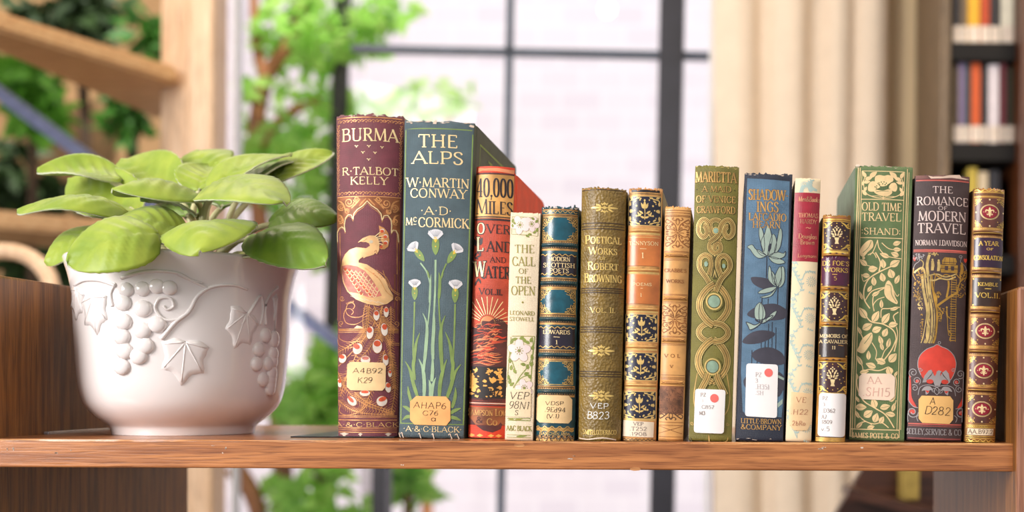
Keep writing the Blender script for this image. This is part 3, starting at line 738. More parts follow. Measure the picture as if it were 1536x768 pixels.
# ---------------------------------------------------------------- book: red cloth with a sunrise over hills
def miles():
    red = mat('brick red cloth', (190, 74, 50), 0.55, kind='cloth', scale=70, var=0.16, bump=0.25)
    redside = mat('bright red cloth', (214, 64, 34), 0.55, kind='cloth', scale=80, var=0.08, bump=0.2)
    tan = mat('tan gilt panel', (222, 164, 92), 0.45, 0.15, scale=70, var=0.18)
    tan2 = mat('tan cover panel', (196, 152, 104), 0.6, scale=60, var=0.08)
    dk = mat('dark brown stamping', (84, 40, 38), 0.6, scale=90, var=0.2)
    brown = mat('brown gilt panel', (150, 88, 54), 0.5, 0.2, scale=90, var=0.25)
    b = Book('book', 'brick red book with a rising sun above dark hills, third in the row', [(712.8, 258), (773.8, 262), (700.5, 657), (760.5, 658)], 0.821, 0.005, 0.14, red, red, ragged=0.0012, corner=0.02, gap=(0.0008, 0.0005))
    I, J, L = K(700, 240, 5.485), K(695, 370, 5.123), K(695, 510, 4.8)
    b.k = I
    b.belt(118, 478, tan, 0, 0.97); b.rule(112, 2.4, dk, 1)
    b.text('40,000', 80, 385, 150, 305, black_print, 0.11, 0.05, layer=3); b.text('MILES', 76, 380, 322, 446, black_print, 0.12, 0.05, sc=0.86)
    b.rule(468, 1.6, black_print, 2); b.rule(490, 2.6, black_print, 2)
    def big(ch, x0, x1, y0, y1):
        b.text(ch, x0, x1, y0, y1, black_print, 0.26, 0.16, layer=2); b.text(ch, x0+2, x1-2, y0+3, y1-3, pale, 0.15, 0.06, layer=4)
    big('O', 85, 150, 517, 610); b.text('VER', 165, 362, 530, 605, black_print, 0.15, 0.08)
    big('L', 78, 142, 632, 752); b.text('AND', 165, 372, 668, 755, black_print, 0.15, 0.08)
    for y in (640, 655, 672): b.leaf(70, y+20, 120, 34, 16, black_print); b.leaf(120, y+14, 50, 40, 18, black_print)
    b.k = J
    b.text('AND', 205, 328, 78, 120, black_print, 0.16, 0.08); big('W', 84, 168, 112, 235); b.text('ATER', 168, 362, 150, 242, black_print, 0.15, 0.08)
    b.text('VOL.II.', 120, 302, 318, 370, black_print, 0.17, 0.09, sc=0.85)
    for x, y, a in ((95, 60, 60), (120, 75, 20), (100, 88, 150), (130, 55, 80), (112, 40, 100), (110, 260, 240), (95, 285, 250), (128, 268, 290), (150, 240, 330)): b.leaf(x, y, a, 40, 15, black_print)
    sun_c = mat('orange gilt', (214, 132, 86), 0.5, 0.1, scale=60, var=0.12)
    b.fill([(190+52*math.cos(math.radians(t)), 588-52*math.sin(math.radians(t))) for t in range(-10, 191, 10)], sun_c, 1)
    b.ring(190, 588, 54, 54, 4, gold2, 2)
    for t in range(8, 176, 12):
        c, q = math.cos(math.radians(t)), -math.sin(math.radians(t)); r1 = 205 if 50 < t < 130 else 168
        b.stroke([(190+68*c, 588+68*q), (190+r1*c, 588+r1*q)], 5.5, pale, 2)
    hills = [(46, 640), (70, 612), (110, 606), (150, 570), (200, 575), (240, 548), (300, 556), (345, 600)]
    b.k = J
    b.fill(hills+[(345, 768), (345, 840), (40, 840)], dk, 2)
    b.k = L
    b.belt(100, 435, dk, 1)
    rnd = random.Random(5); b.k = J
    for i in range(58):
        y = 592+i*4.5; x = rnd.uniform(45, 230); l = rnd.uniform(50, 130); w = rnd.uniform(5, 11)
        m = rnd.choice([red, red, sun_c, redside])
        b.stroke([(x, y+14), (x+l*0.3, y), (x+l*0.6, y+rnd.uniform(-10, 12)), (min(335, x+l), y+rnd.uniform(-16, 6))], w, m, 3, 4, taper=lambda t: 0.2+math.sin(3.14*t))
    for x, y in ((60, 630), (100, 618), (150, 610), (80, 660), (120, 680)): b.stroke([(x, y+12), (x+20, y), (x+50, y+4)], 9, black_print, 4, 3, taper=lambda t: 0.2+math.sin(3.14*t))
    b.k = L
    for i in range(9):
        y = 100+i*9; x = rnd.uniform(40, 140)
        b.stroke([(x, y+4), (x+50, y-6), (x+110, y+8), (min(285, x+160), y)], 8, red if i % 2 else sun_c, 3, 4, taper=lambda t: 0.2+math.sin(3.14*t))
    b.belt(192, 420, mat('blackened patch', (34, 28, 28), 0.6), 4)
    blot = mat('orange gilt flakes', (234, 172, 88), 0.45, 0.2, scale=120, var=0.12)
    for i in range(70):
        x, y = rnd.uniform(45, 285), rnd.uniform(200, 412)
        if 120 < x < 170 and rnd.random() < 0.7: continue
        r = rnd.uniform(8, 25)
        b.fill([(x+r*rnd.uniform(0.35, 1.35)*math.cos(t*0.7), y+r*rnd.uniform(0.3, 1.1)*math.sin(t*0.7)) for t in range(9)], blot, 5)
    b.text('742', 180, 262, 350, 398, ink, 0.2, 0.14, layer=7)
    for i in range(12): b.stroke([(140+i*12, 420+i), (148+i*12, 440+i)], 3, ink, 5)
    b.rule(443, 2, dk, 5); b.rule(456, 1.4, fray, 5); b.rule(470, 2, dk, 5); b.rule(480, 1.2, redside, 5)
    b.belt(482, 612, brown, 4)
    b.text('SAMPSON LOW', 30, 320, 496, 545, gold2, 0.15, 0.08, sc=0.8, layer=6); b.text('SAMPSON LOW', 32, 322, 498, 548, dk, 0.15, 0.08, sc=0.8, layer=5); b.text('&', 92, 140, 555, 600, dk, 0.2, 0.12, layer=6); b.text('CO', 168, 245, 565, 612, gold2, 0.2, 0.1, sc=0.7, layer=6)
    b.fill([(35, 560), (60, 575), (88, 612), (35, 612)], dk, 6); b.fill([(250, 612), (270, 590), (285, 612)], dk, 6)
    b.belt(614, 705, redside, 4); b.fill([(90, 615), (280, 612), (270, 640), (210, 665), (140, 650)], dk, 6)
    for x in (60, 120, 200, 255): b.fill([(x-25, 690), (x, 676), (x+25, 688), (x, 700)], blot, 6)
    b.k = I
    b.belt(52, 104, redside, 2); b.fill([(90, 100), (95, 62), (150, 70), (250, 64), (360, 74), (395, 70), (390, 104), (250, 92), (130, 88)], mat('salmon frayed cloth', (234, 150, 108), 0.9), 4)
    def extra(bm, X, sg):
        v = [bm.verts.new((X(z)+sg*0.00008, y, z)) for y, z in ((0.017, 0.012), (0.126, 0.012), (0.126, b.H-0.034), (0.017, b.H-0.034))]; bm.faces.new(v).material_index = 1
        for k in range(5):
            y = 0.06+k*0.012; v = [bm.verts.new((X(z)+sg*0.00014, yy, z)) for yy, z in ((y, b.H-0.058), (y+0.003, b.H-0.058), (y+0.003, b.H-0.045), (y, b.H-0.045))]; bm.faces.new(v).material_index = 2
    b.done([redside, tan2, dk], extra)
    return b

# ---------------------------------------------------------------- book: cream cloth with pink dog roses
def call_open():
    cream = mat('cream cloth', (236, 216, 186), 0.65, kind='cloth', scale=60, var=0.06, bump=0.2)
    ol = mat('olive stamping', (150, 142, 66), 0.6, scale=120, var=0.1); gr = mat('leaf green stamping', (138, 150, 70), 0.6, scale=120, var=0.12)
    pk = mat('blush stamping', (240, 214, 208), 0.65, scale=100, var=0.03)
    b = Book('book', 'slim cream book with pink roses and green lettering, fourth from the left in the row', [(766, 319), (811, 321), (757.3, 661), (799, 662)], 0.787, 0.0014, 0.12, cream, cream, ragged=0.0002, corner=0.003)
    I, J, L = K(700, 240, 5.485), K(695, 370, 5.123), K(695, 510, 4.8)
    b.k = I
    def petals(x, y, r, rot=0, n=5):
        for i in range(n):
            a = rot+6.28318*i/n; px_, py_ = x+r*0.62*math.cos(a), y+r*0.62*math.sin(a)
            b.ell(px_, py_, r*0.52, r*0.42, ol, 1, a, 14); b.ell(px_, py_, r*0.49, r*0.39, pk, 2, a, 14)
        for i in range(9): b.stroke([(x, y), (x+r*0.3*math.cos(i*0.7), y+r*0.3*math.sin(i*0.7))], 2.5, ol, 3); b.dot(x+r*0.34*math.cos(i*0.7), y+r*0.34*math.sin(i*0.7), 4, gr, 3)
        b.dot(x, y, 7, gr, 4)
    b.stroke([(374, 468), (588, 474), (586, 622), (370, 612), (374, 468)], 3.5, ol, 1)
    petals(440, 535, 72, 0.5); petals(535, 525, 60, 0.2)
    for x, y, a in ((380, 500, 70), (392, 520, 140), (378, 540, 100), (575, 500, 60), (560, 590, 40), (580, 570, 80), (520, 610, 10), (545, 480, 150), (500, 625, 330)): b.leaf(x, y, a, 34, 20, gr, 3, ol)
    b.text('THE', 395, 556, 697, 765, ol, 0.14, 0.06)
    b.k = J
    b.text('CALL', 375, 552, 78, 148, ol, 0.13, 0.06); b.text('OF', 424, 498, 168, 208, ol, 0.15, 0.07); b.text('THE', 402, 520, 230, 283, ol, 0.14, 0.07); b.text('OPEN', 367, 553, 303, 372, ol, 0.13, 0.06)
    b.dot(456, 428, 8, ol, 2); b.text('LEONARD', 356, 546, 494, 526, ol, 0.17, 0.09); b.text('STOWELL', 354, 545, 542, 571, ol, 0.17, 0.09)
    b.k = L
    Y = lambda y: (y-672)/5.123*4.8            # continues the ruler of the crop above
    b.stroke([(352, -26), (512, -30)], 5, ol, 1); b.stroke([(343, -20), (312, 345)], 5, ol, 1); b.stroke([(514, -28), (496, 150), (482, 350)], 6, gr, 1)
    b.stroke([(352, -10), (340, 60), (345, 130), (380, 240)], 7, gr, 1, 5); b.stroke([(360, 348), (410, 260), (470, 180), (500, 90), (500, 0)], 6, gr, 1, 5); b.stroke([(360, 340), (420, 270), (480, 250)], 6, gr, 1, 5)
    petals(402, 78, 78, -0.3); petals(440, 345, 62, 0.6)
    for x, y, a in ((350, 10, 60), (372, -5, 20), (440, 0, 110), (420, -14, 40), (460, 14, 150), (490, -5, 70), (345, 200, 80), (370, 225, 120), (335, 300, 70), (325, 270, 100), (350, 320, 40), (430, 175, 170), (462, 190, 100), (492, 170, 70), (455, 240, 20), (478, 262, 300), (500, 50, 80), (495, 120, 100), (335, 150, 100)): b.leaf(x, y, a, 40, 24, gr, 2, ol)
    b.belt(562, 582, gr, 1, 0.8); b.belt(568, 576, cream, 2, 0.8); b.leaf(400, 572, 10, 70, 14, ol, 3); b.leaf(340, 570, 170, 50, 14, ol, 3)
    b.text('A&C BLACK', 310, 490, 618, 654, ol, 0.17, 0.09)
    b.rule(684, 0.8, ol, 1, 0.85); b.rule(702, 0.8, ol, 1, 0.85); b.leaf(420, 692, 5, 80, 14, gr, 2)
    b.frayed(fray, 4, 4, w=0.8)
    b.label([(301, 358), (488, 352), (484, 556), (297, 552)], mat('cream label paper', (238, 214, 176), 0.7, scale=60, var=0.06))
    b.hand('VEP', 330, 470, 374, 426, ink, slant=0.2, seed=11); b.hand('98N1', 325, 472, 442, 496, ink, slant=0.2, seed=12, w=0.07); b.hand('S', 370, 396, 505, 540, ink, slant=0.1, seed=13)
    b.to_spine(); b.done(); return b

# ---------------------------------------------------------------- book: teal gilt calf
def corner_spray(b, x, y, sx, sy, r, m, w, layer=2):
    b.scroll(x+sx*r*0.36, y+sy*r*0.36, r*0.34, 1.3, 0 if sx > 0 else 3.14, m, w, layer, sx*sy)
    b.scroll(x+sx*r*0.85, y+sy*r*0.22, r*0.22, 1.2, 0, m, w, layer, sx*sy); b.scroll(x+sx*r*0.22, y+sy*r*0.85, r*0.22, 1.2, 1.5, m, w, layer, -sx*sy)
    b.stroke([(x+sx*r*0.1, y+sy*r*0.1), (x+sx*r*0.6, y+sy*r*0.62), (x+sx*r*1.05, y+sy*r*0.5)], w, m, layer, 3); b.stroke([(x+sx*r*0.6, y+sy*r*0.62), (x+sx*r*0.5, y+sy*r*1.05)], w, m, layer, 3)
    b.dot(x+sx*r*1.15, y+sy*r*0.18, w*1.3, m, layer); b.dot(x+sx*r*0.15, y+sy*r*1.2, w*1.3, m, layer)
def scottish():
    teal = mat('teal calf', (22, 72, 84), 0.28, scale=130, var=0.2, kind='noise', bump=0.25, coat=0.35)
    tl2 = mat('bright teal calf', (18, 82, 98), 0.26, scale=150, var=0.16, kind='noise', bump=0.3, coat=0.4)
    ground = mat('dark tooled ground', (66, 64, 54), 0.4, 0.1, scale=120, var=0.25)
    plum = mat('black plum leather', (36, 26, 44), 0.25, scale=90, var=0.2, coat=0.4)
    tgold = mat('tooled gilding', (222, 180, 104), 0.36, 0.4, scale=260, var=0.15)
    bandm = mat('rubbed band leather', (74, 90, 84), 0.4, scale=200, var=0.3)
    bands = [(367.2, 3.4, 0.0018), (424.4, 3.4, 0.0018), (478.4, 3.4, 0.0018), (532.3, 3.4, 0.0018), (587, 3.4, 0.0018)]
    b = Book('book', 'teal leather book with gilt corner scrolls and two black title labels', [(812.8, 312), (868.5, 313), (802.8, 662), (862, 662)], 0.79, 0.006, 0.11, teal, teal, bands=bands, ragged=0.0008)
    M, N, O = K(800, 300, 6.4), K(795, 410, 5.906), K(795, 530, 5.486)
    b.k = IDK
    for y, h, r in bands:
        b.belt(y-8.4, y-3.4, gold2, 0, 0.96); b.belt(y+3.4, y+8.6, gold2, 0, 0.96); b.belt(y-2.0, y+1.2, bandm, 0, 0.97); b.rule(y-6, 1.2, ink, 1, 0.94); b.rule(y+4.8, 1.2, ink, 1, 0.94)
        b.dots(y-4.4, 16, 0.55, ink, 2, 0.92); b.dots(y+4, 16, 0.7, ink, 2, 0.92); b.dots(y-1.4, 20, 0.35, tgold, 2, 0.92)
    b.k = M
    b.belt(84, 98, gold2, 0, 0.95); b.belt(132, 158, gold2, 0, 0.95); b.wavy(112, 1.4, 7, 0.9, tgold, 2, 0.92); b.rule(84, 0.8, ink, 1); b.rule(145, 1.0, ink, 1)
    def panel(k, x0, y0, x1, y1, r):
        b.k = k; cx, cy = (x0+x1)/2, (y0+y1)/2
        b.fill([(x0, y0), (x1, y0), (x1, y1), (x0, y1)], ground, 0)
        b.fill([(x0+4, cy), (x0+(x1-x0)*0.16, y0+(y1-y0)*0.25), (x0+(x1-x0)*0.32, y0+3), (x1-(x1-x0)*0.32, y0+3), (x1-(x1-x0)*0.16, y0+(y1-y0)*0.25), (x1-4, cy), (x1-(x1-x0)*0.16, y1-(y1-y0)*0.25), (x1-(x1-x0)*0.32, y1-3), (x0+(x1-x0)*0.32, y1-3), (x0+(x1-x0)*0.16, y1-(y1-y0)*0.25)], tl2, 1)
        for sx in (1, -1):
            for sy in (1, -1): corner_spray(b, x0 if sx > 0 else x1, y0 if sy > 0 else y1, sx, sy, r, tgold, 5)
        b.stroke([(x0, y0), (x1, y0), (x1, y1), (x0, y1), (x0, y0)], 5, tgold, 2)
    panel(M, 88, 165, 425, 388, 82); panel(N, 88, 142, 402, 354, 76); panel(O, 68, 66, 352, 256, 70)
    b.k = O
    b.wavy(612, 2.0, 5, 1.2, tgold, 2); b.wavy(634, 2.0, 5, 1.2, tgold, 2); b.belt(612, 640, gold2, 0, 0.95); b.belt(676, 722, gold2, 0, 0.96)
    b.text('BARCHIN.1886', 76, 330, 650, 673, tgold, 0.2, 0.1, minw=0.6)
    b.wavy(690, 2.6, 6, 1.0, teal, 2); b.wavy(706, 2.6, 6, 1.0, ink, 2); b.dots(682, 8, 1.2, ink, 2); b.dots(715, 9, 1.2, tgold, 2)
    b.k = M
    b.frayed(fray, 2, 8, w=2.2)
    b.label([(76, 518), (416, 518), (416, 724), (76, 724)], plum, 'title_label')
    b.wavy(527, 1.3, 6, 1.1, tgold, 2, 0.93); b.wavy(712, 1.3, 6, 1.1, tgold, 2, 0.93)
    b.text('MODERN', 145, 356, 547, 588, pale, 0.19, 0.11, minw=0.7); b.text('SCOTTISH', 95, 400, 604, 646, pale, 0.19, 0.11, minw=0.7); b.text('POETS', 155, 342, 657, 698, pale, 0.19, 0.11, minw=0.7)
    b.to_spine(); b.k = N
    b.label([(86, 472), (398, 472), (396, 664), (84, 664)], plum, 'title_label')
    b.wavy(480, 1.3, 6, 1.1, tgold, 2, 0.92); b.wavy(652, 1.3, 6, 1.1, tgold, 2, 0.92)
    b.text('EDWARDS', 115, 356, 503, 538, pale, 0.2, 0.11, minw=0.7); b.stroke([(208, 563), (264, 565)], 5, pale, 3); b.text('1', 228, 246, 592, 628, pale, 0.2, 0.1)
    b.to_spine(); b.k = O
    b.label([(85, 345), (318, 345), (348, 378), (345, 545), (318, 575), (78, 572), (52, 545), (55, 372)], paper_tan)
    b.hand('VDSP', 125, 275, 396, 426, ink, seed=21); b.hand('.9Ed94', 118, 290, 444, 484, ink, seed=22); b.hand('(V.1)', 134, 240, 500, 534, ink, seed=23)
    b.to_spine(); b.done(); return b

# ---------------------------------------------------------------- book: olive morocco
def browning():
    ol = mat('olive morocco', (128, 102, 44), 0.42, kind='grain', scale=110, var=0.14, bump=0.55, coat=0.1)
    dkl = mat('dark blind rule', (58, 38, 22), 0.5)
    og = mat('morocco gilding', (240, 204, 120), 0.36, 0.35, scale=260, var=0.12)
    b = Book('book', 'olive brown grained leather book with gilt ornaments and white painted call number', [(872.7, 283.7), (939.5, 286), (867.7, 659), (931, 660)], 0.788, 0.008, 0.115, ol, ol, ragged=0.0006)
    Q, R_, S = K(860, 270, 5.12), K(750, 270, 3.658), K(860, 500, 4.518)
    b.k = IDK
    b.rule(284.5, 1.2, dkl)
    for g in ((334.5, 339, 343), (432.4, 435.6, 438.8), (490.5, 494.3, 498), (557.5, 561, 564.8)):
        for i, y in enumerate(g): b.rule(y, 1.5 if i != 1 else 1.1, dkl)
    def orn(k, x, y, w, h):
        b.k = k
        for sg in (1, -1):
            b.fill([(x+sg*w*0.12, y-h*0.05), (x+sg*w*0.34, y-h*0.09), (x+sg*w*0.5, y), (x+sg*w*0.34, y+h*0.09), (x+sg*w*0.12, y+h*0.05)], og, 1, 3)
            for v in (1, -1):
                b.leaf(x+sg*w*0.2, y+v*h*0.2, 90-sg*v*0-(60*sg if v < 0 else 120*sg), w*0.17, h*0.16, og)
                b.scroll(x+sg*w*0.27, y+v*h*0.26, h*0.1, 1.2, 0, og, 4, 1, sg*v)
                b.dot(x+sg*w*0.11, y+v*h*0.34, h*0.06, og)
        for v in (1, -1):
            b.leaf(x, y+v*h*0.36, 90, h*0.3, w*0.07, og); b.leaf(x-w*0.06, y+v*h*0.3, 90+v*35, h*0.26, w*0.06, og); b.leaf(x+w*0.06, y+v*h*0.3, 90-v*35, h*0.26, w*0.06, og)
        b.fill([(x-w*0.12, y), (x, y-h*0.16), (x+w*0.12, y), (x, y+h*0.16)], og, 1)
    orn(Q, 240, 212, 210, 88); orn(S, 190, 118, 184, 80); orn(S, 190, 423, 172, 80)
    b.k = Q
    b.text('POETICAL', 90, 370, 424, 488, og, 0.15, 0.08, sc=0.8); b.text('WORKS', 118, 337, 514, 572, og, 0.15, 0.08, sc=0.8); b.text('OF', 203, 250, 594, 613, og, 0.2, 0.12, minw=0.7)
    b.text('ROBERT', 110, 347, 628, 690, og, 0.15, 0.08, sc=0.8)
    b.k = R_
    b.text('BROWNING', 462, 668, 511, 560, og, 0.15, 0.08, sc=0.8); b.text('VOL. II.', 495, 634, 698, 728, og, 0.17, 0.09, sc=0.85)
    b.k = S
    b.text('SMITH,ELDER&CO', 64, 292, 652, 686, og, 0.13, 0.07, sc=0.9, minw=0.7)
    b.stroke([(40, 715), (100, 720), (200, 708), (290, 722)], 8, fray, 4, 4); b.frayed(dark_fray, 7, 9)
    b.hand('VEP', 112, 238, 474, 510, white_ink, w=0.15, slant=0.05, seed=31); b.hand('.B823', 72, 243, 532, 580, white_ink, w=0.12, slant=0.05, seed=32)
    b.done(); return b

# ---------------------------------------------------------------- book: calf with navy gilt compartments
def tennyson():
    calf = mat('tan calf', (206, 146, 84), 0.4, scale=70, var=0.18, coat=0.15)
    marble = mat('grey marbled paper', (150, 142, 130), 0.5, scale=120, var=0.2)
    navy = mat('navy tooled leather', (34, 32, 52), 0.3, scale=90, var=0.2, coat=0.3)
    lab = mat('orange leather', (204, 118, 56), 0.3, scale=70, var=0.14, coat=0.35)
    ck = mat('cracked black leather', (40, 28, 26), 0.4, scale=120, var=0.3)
    tg = mat('floral gilding', (232, 196, 122), 0.38, 0.35, scale=260, var=0.1)
    bands = [(346, 4, 0.001), (405, 4, 0.001), (463.5, 4, 0.001), (520, 4, 0.001), (577.5, 4, 0.001)]
    b = Book('book', 'orange leather book with navy and gilt floral panels and a typed label', [(941, 284.5), (995.4, 285), (931.3, 661), (985.2, 662)], 0.79, 0.004, 0.12, marble, calf, bands=bands, ragged=0.0005, gap=(0.0012, 0.0006))
    U, V, Wc = K(930, 270, 5.904), K(930, 390, 5.487), K(925, 525, 5.3)
    b.k = IDK
    for y, h, r in bands:
        b.belt(y-5, y-2.2, gold2, 0, 0.93); b.belt(y+2.8, y+5.6, tg, 0, 0.93); b.belt(y-2.6, y+3.2, ck, 0, 0.92); b.rule(y-0.6, 0.7, tg, 1, 0.88)
    b.k = U
    b.belt(85, 108, ck, 0, 0.84); b.belt(108, 136, gold2, 0, 0.92); b.rule(122, 0.8, ck, 1, 0.9)
    def comp(k, x0, y0, x1, y1, tilt=0):
        b.k = k; w, h = x1-x0, y1-y0; cx, cy = (x0+x1)/2, (y0+y1)/2
        b.fill([(x0, y0), (x1, y0), (x1, y1), (x0, y1)], navy, 0)
        b.stroke([(x0, y0), (x1, y0), (x1, y1), (x0, y1), (x0, y0)], 5, tg, 1)
        # central tulip on a leafy stem
        b.leaf(cx, cy-h*0.2, 90, h*0.27, w*0.1, tg, 2); b.leaf(cx-w*0.07, cy-h*0.17, 112, h*0.22, w*0.07, tg, 2); b.leaf(cx+w*0.07, cy-h*0.17, 68, h*0.22, w*0.07, tg, 2); b.dot(cx, cy-h*0.36, w*0.03, tg, 2)
        b.stroke([(cx, cy-h*0.1), (cx+w*0.01, cy+h*0.1), (cx, cy+h*0.3)], 7, tg, 2)
        for sg in (1, -1):
            b.leaf(cx+sg*w*0.11, cy+h*0.05, 90-sg*55, w*0.16, h*0.07, tg, 2); b.leaf(cx+sg*w*0.19, cy+h*0.09, 90-sg*20, w*0.1, h*0.05, tg, 2); b.leaf(cx+sg*w*0.16, cy+h*0.15, 90-sg*120, w*0.14, h*0.08, tg, 2); b.leaf(cx+sg*w*0.07, cy+h*0.22, 90-sg*70, w*0.14, h*0.07, tg, 2)
            for sy in (1, -1):
                X, Y = cx+sg*w*0.5, cy+sy*h*0.5
                b.stroke([(X-sg*w*0.03, Y-sy*h*0.3), (X-sg*w*0.07, Y-sy*h*0.14), (X-sg*w*0.22, Y-sy*h*0.1), (X-sg*w*0.36, Y-sy*h*0.03)], 7, tg, 2, 4, taper=lambda t: 0.5+math.sin(3.14*t))
                b.leaf(X-sg*w*0.2, Y-sy*h*0.18, 90-sg*sy*55, w*0.13, h*0.055, tg, 2); b.leaf(X-sg*w*0.3, Y-sy*h*0.06, 90-sg*80, w*0.11, h*0.055, tg, 2); b.leaf(X-sg*w*0.06, Y-sy*h*0.25, 90, h*0.16, w*0.07, tg, 2); b.dot(X-sg*w*0.36, Y-sy*h*0.13, w*0.024, tg, 2)
                b.leaf(X-sg*w*0.1, Y-sy*h*0.05, 90-sg*70, w*0.12, h*0.08, tg, 2); b.dot(cx+sg*w*0.25, cy+sy*h*0.17, w*0.03, tg, 2); b.dot(cx+sg*w*0.34, cy+sy*h*0.24, w*0.018, tg, 2)
            b.leaf(cx+sg*w*0.4, cy, 0, w*0.12, h*0.11, tg, 2); b.dot(cx+sg*w*0.3, cy-h*0.02, w*0.022, tg, 2); b.leaf(cx+sg*w*0.43, cy, 90, h*0.14, w*0.05, tg, 2)
        b.dot(cx-w*0.12, cy-h*0.42, w*0.025, tg, 2); b.dot(cx+w*0.12, cy+h*0.4, w*0.025, tg, 2); b.dot(cx+w*0.02, cy+h*0.42, w*0.02, tg, 2)
    comp(U, 72, 143, 366, 402); comp(V, 44, 446, 310, 672); comp(Wc, 56, 22, 322, 240); comp(Wc, 48, 330, 312, 546)
    b.k = Wc
    b.rule(556, 1.6, tg, 1, 0.93); b.belt(700, 722, gold2, 0, 0.95); b.wavy(712, 1, 8, 1, ck, 1); b.frayed(dark_fray, 3, 8, w=2)
    b.k = IDK
    b.label([(941, 354), (990.8, 354), (989.5, 398.5), (939.4, 398.5)], lab, 'title_label')
    b.rule(356, 0.7, tg, 1, 0.9); b.k = U
    b.text('TENNYSON', 80, 342, 544, 577, pale, 0.18, 0.1, minw=0.7); b.stroke([(178, 609), (235, 610)], 4.5, pale, 3); b.text('1', 188, 214, 644, 692, pale, 0.2, 0.1)
    b.to_spine(); b.k = V
    b.label([(52, 118), (325, 122), (318, 362), (46, 358)], lab, 'title_label')
    b.text('POEMS', 103, 262, 189, 212, pale, 0.18, 0.1, minw=0.65); b.text('1', 166, 180, 274, 302, pale, 0.2, 0.1); b.stroke([(170, 233), (190, 233)], 4, pale, 3)
    b.to_spine(); b.k = Wc
    b.label([(46, 560), (298, 572), (292, 694), (42, 688)], mat('typed label paper', (240, 222, 196), 0.7, scale=70, var=0.03))
    b.text('VEP', 132, 212, 573, 600, greyink, 0.17, 0.12, minw=0.75); b.text('.T252', 102, 240, 611, 641, greyink, 0.17, 0.12, minw=0.75); b.text('.1908', 102, 238, 653, 681, greyink, 0.17, 0.12, minw=0.75)
    b.to_spine(); b.done(); return b

# ---------------------------------------------------------------- book: blind-stamped tan calf
def crabbe():
    tan = mat('honey calf', (222, 164, 96), 0.42, scale=60, var=0.16, coat=0.15)
    br = mat('blind stamping', (150, 92, 44), 0.5, scale=150, var=0.2)
    dkst = mat('scorched leather', (128, 82, 54), 0.6, scale=160, var=0.35)
    bands = [(383, 4.2, 0.0013), (447.5, 4.2, 0.0013), (510.5, 4.2, 0.0013), (574, 4.2, 0.0013)]
    b = Book('book', 'honey tan leather book with stamped leaf panels, standing left of the olive interlace book', [(996.8, 311), (1037, 312), (986.4, 662), (1025, 662)], 0.79, 0.003, 0.11, tan, tan, bands=bands, ragged=0.0003, gap=(0.0005, 0.0002))
    U, V, Wc = K(930, 270, 5.904), K(930, 390, 5.487), K(925, 525, 5.3)
    b.k = IDK
    for y, h, r in bands:
        b.rule(y-6, 0.9, br); b.rule(y-4.2, 0.7, br); b.rule(y+5.4, 0.9, br); b.rule(y+7.4, 0.6, br)
        zc = b.zof(y); a = b.a(zc); p = b.px()
        b.ribbon([(a*0.7*math.cos(t*0.35), zc+1.9*p*math.sin(t*0.35)) for t in range(18)], 0.8*p, br, 1, True); b.ribbon([(-a*0.5, zc), (a*0.5, zc)], 1.0*p, br, 1)
        for sg in (1, -1): b.ribbon([(sg*a*0.7, zc), (sg*a*0.9, zc+2.2*p)], 1.0*p, br); b.ribbon([(sg*a*0.7, zc), (sg*a*0.9, zc-2.2*p)], 1.0*p, br)
    b.k = U
    for y in (268, 290, 312, 322): b.rule(y, 0.9, br)
    def acanthus(k, x0, y0, x1, y1, m):
        b.k = k; w, h = x1-x0, y1-y0; cx, cy = (x0+x1)/2, (y0+y1)/2
        for sg in (1, -1):
            for sy in (1, -1):
                P = lambda u, v: (cx+sg*u*w*0.5, cy+sy*v*h*0.5)
                b.stroke([P(0.05, 0.1), P(0.2, 0.5), P(0.5, 0.72), P(0.85, 0.9)], 8, m, 1, 4); b.stroke([P(0.1, 0.08), P(0.5, 0.25), P(0.8, 0.2), P(0.92, 0.4), P(0.75, 0.52)], 8, m, 1, 4)
                b.stroke([P(0.85, 0.9), P(0.95, 0.72), P(0.72, 0.62), P(0.5, 0.72)], 6, m, 1, 4); b.stroke([P(0.02, 0.95), P(0.22, 0.8), P(0.42, 0.9), P(0.3, 0.98)], 7, m, 1, 4)
                b.stroke([P(0.02, 0.5), P(0.14, 0.7), P(0.02, 0.9)], 6, m, 1, 4); b.scroll(P(0.62, 0.42)[0], P(0.62, 0.42)[1], 13, 1.2, 0, m, 5, 1, sg*sy); b.scroll(P(0.3, 0.3)[0], P(0.3, 0.3)[1], 11, 1.1, 2, m, 5, 1, -sg*sy)
                b.leaf(*P(0.4, 0.55), 90-sg*sy*40, w*0.14, h*0.07, m); b.leaf(*P(0.8, 0.08), 0, w*0.13, h*0.06, m); b.dot(*P(0.16, 0.22), 5, m)
        b.dot(cx, cy, 8, m); b.stroke([(cx-w*0.25, cy), (cx+w*0.25, cy)], 6, m)
    acanthus(U, 396, 332, 625, 604, br); acanthus(V, 342, 362, 558, 614, br)
    b.k = Wc
    b.fill([(335, 290), (535, 290), (528, 505), (470, 512), (400, 505), (330, 512)], dkst, 1); acanthus(Wc, 330, 300, 530, 560, mat('scorched stamping', (86, 52, 36), 0.6))
    for y in (200, 218, 575, 600, 690, 712): b.rule(y, 0.8, br)
    b.stroke([(330, 606), (520, 665)], 4, br); b.stroke([(520, 606), (330, 665)], 4, br)
    b.text('V O L', 378, 505, 33, 60, br, 0.22, 0.14, minw=0.8); b.text('V', 424, 448, 120, 142, br, 0.25, 0.15, minw=0.8)
    b.k = V
    b.text("CRABBE'S", 364, 548, 72, 100, br, 0.18, 0.12, minw=0.8); b.text('WORKS', 380, 526, 161, 188, br, 0.18, 0.12, minw=0.8)
    b.done(); return b

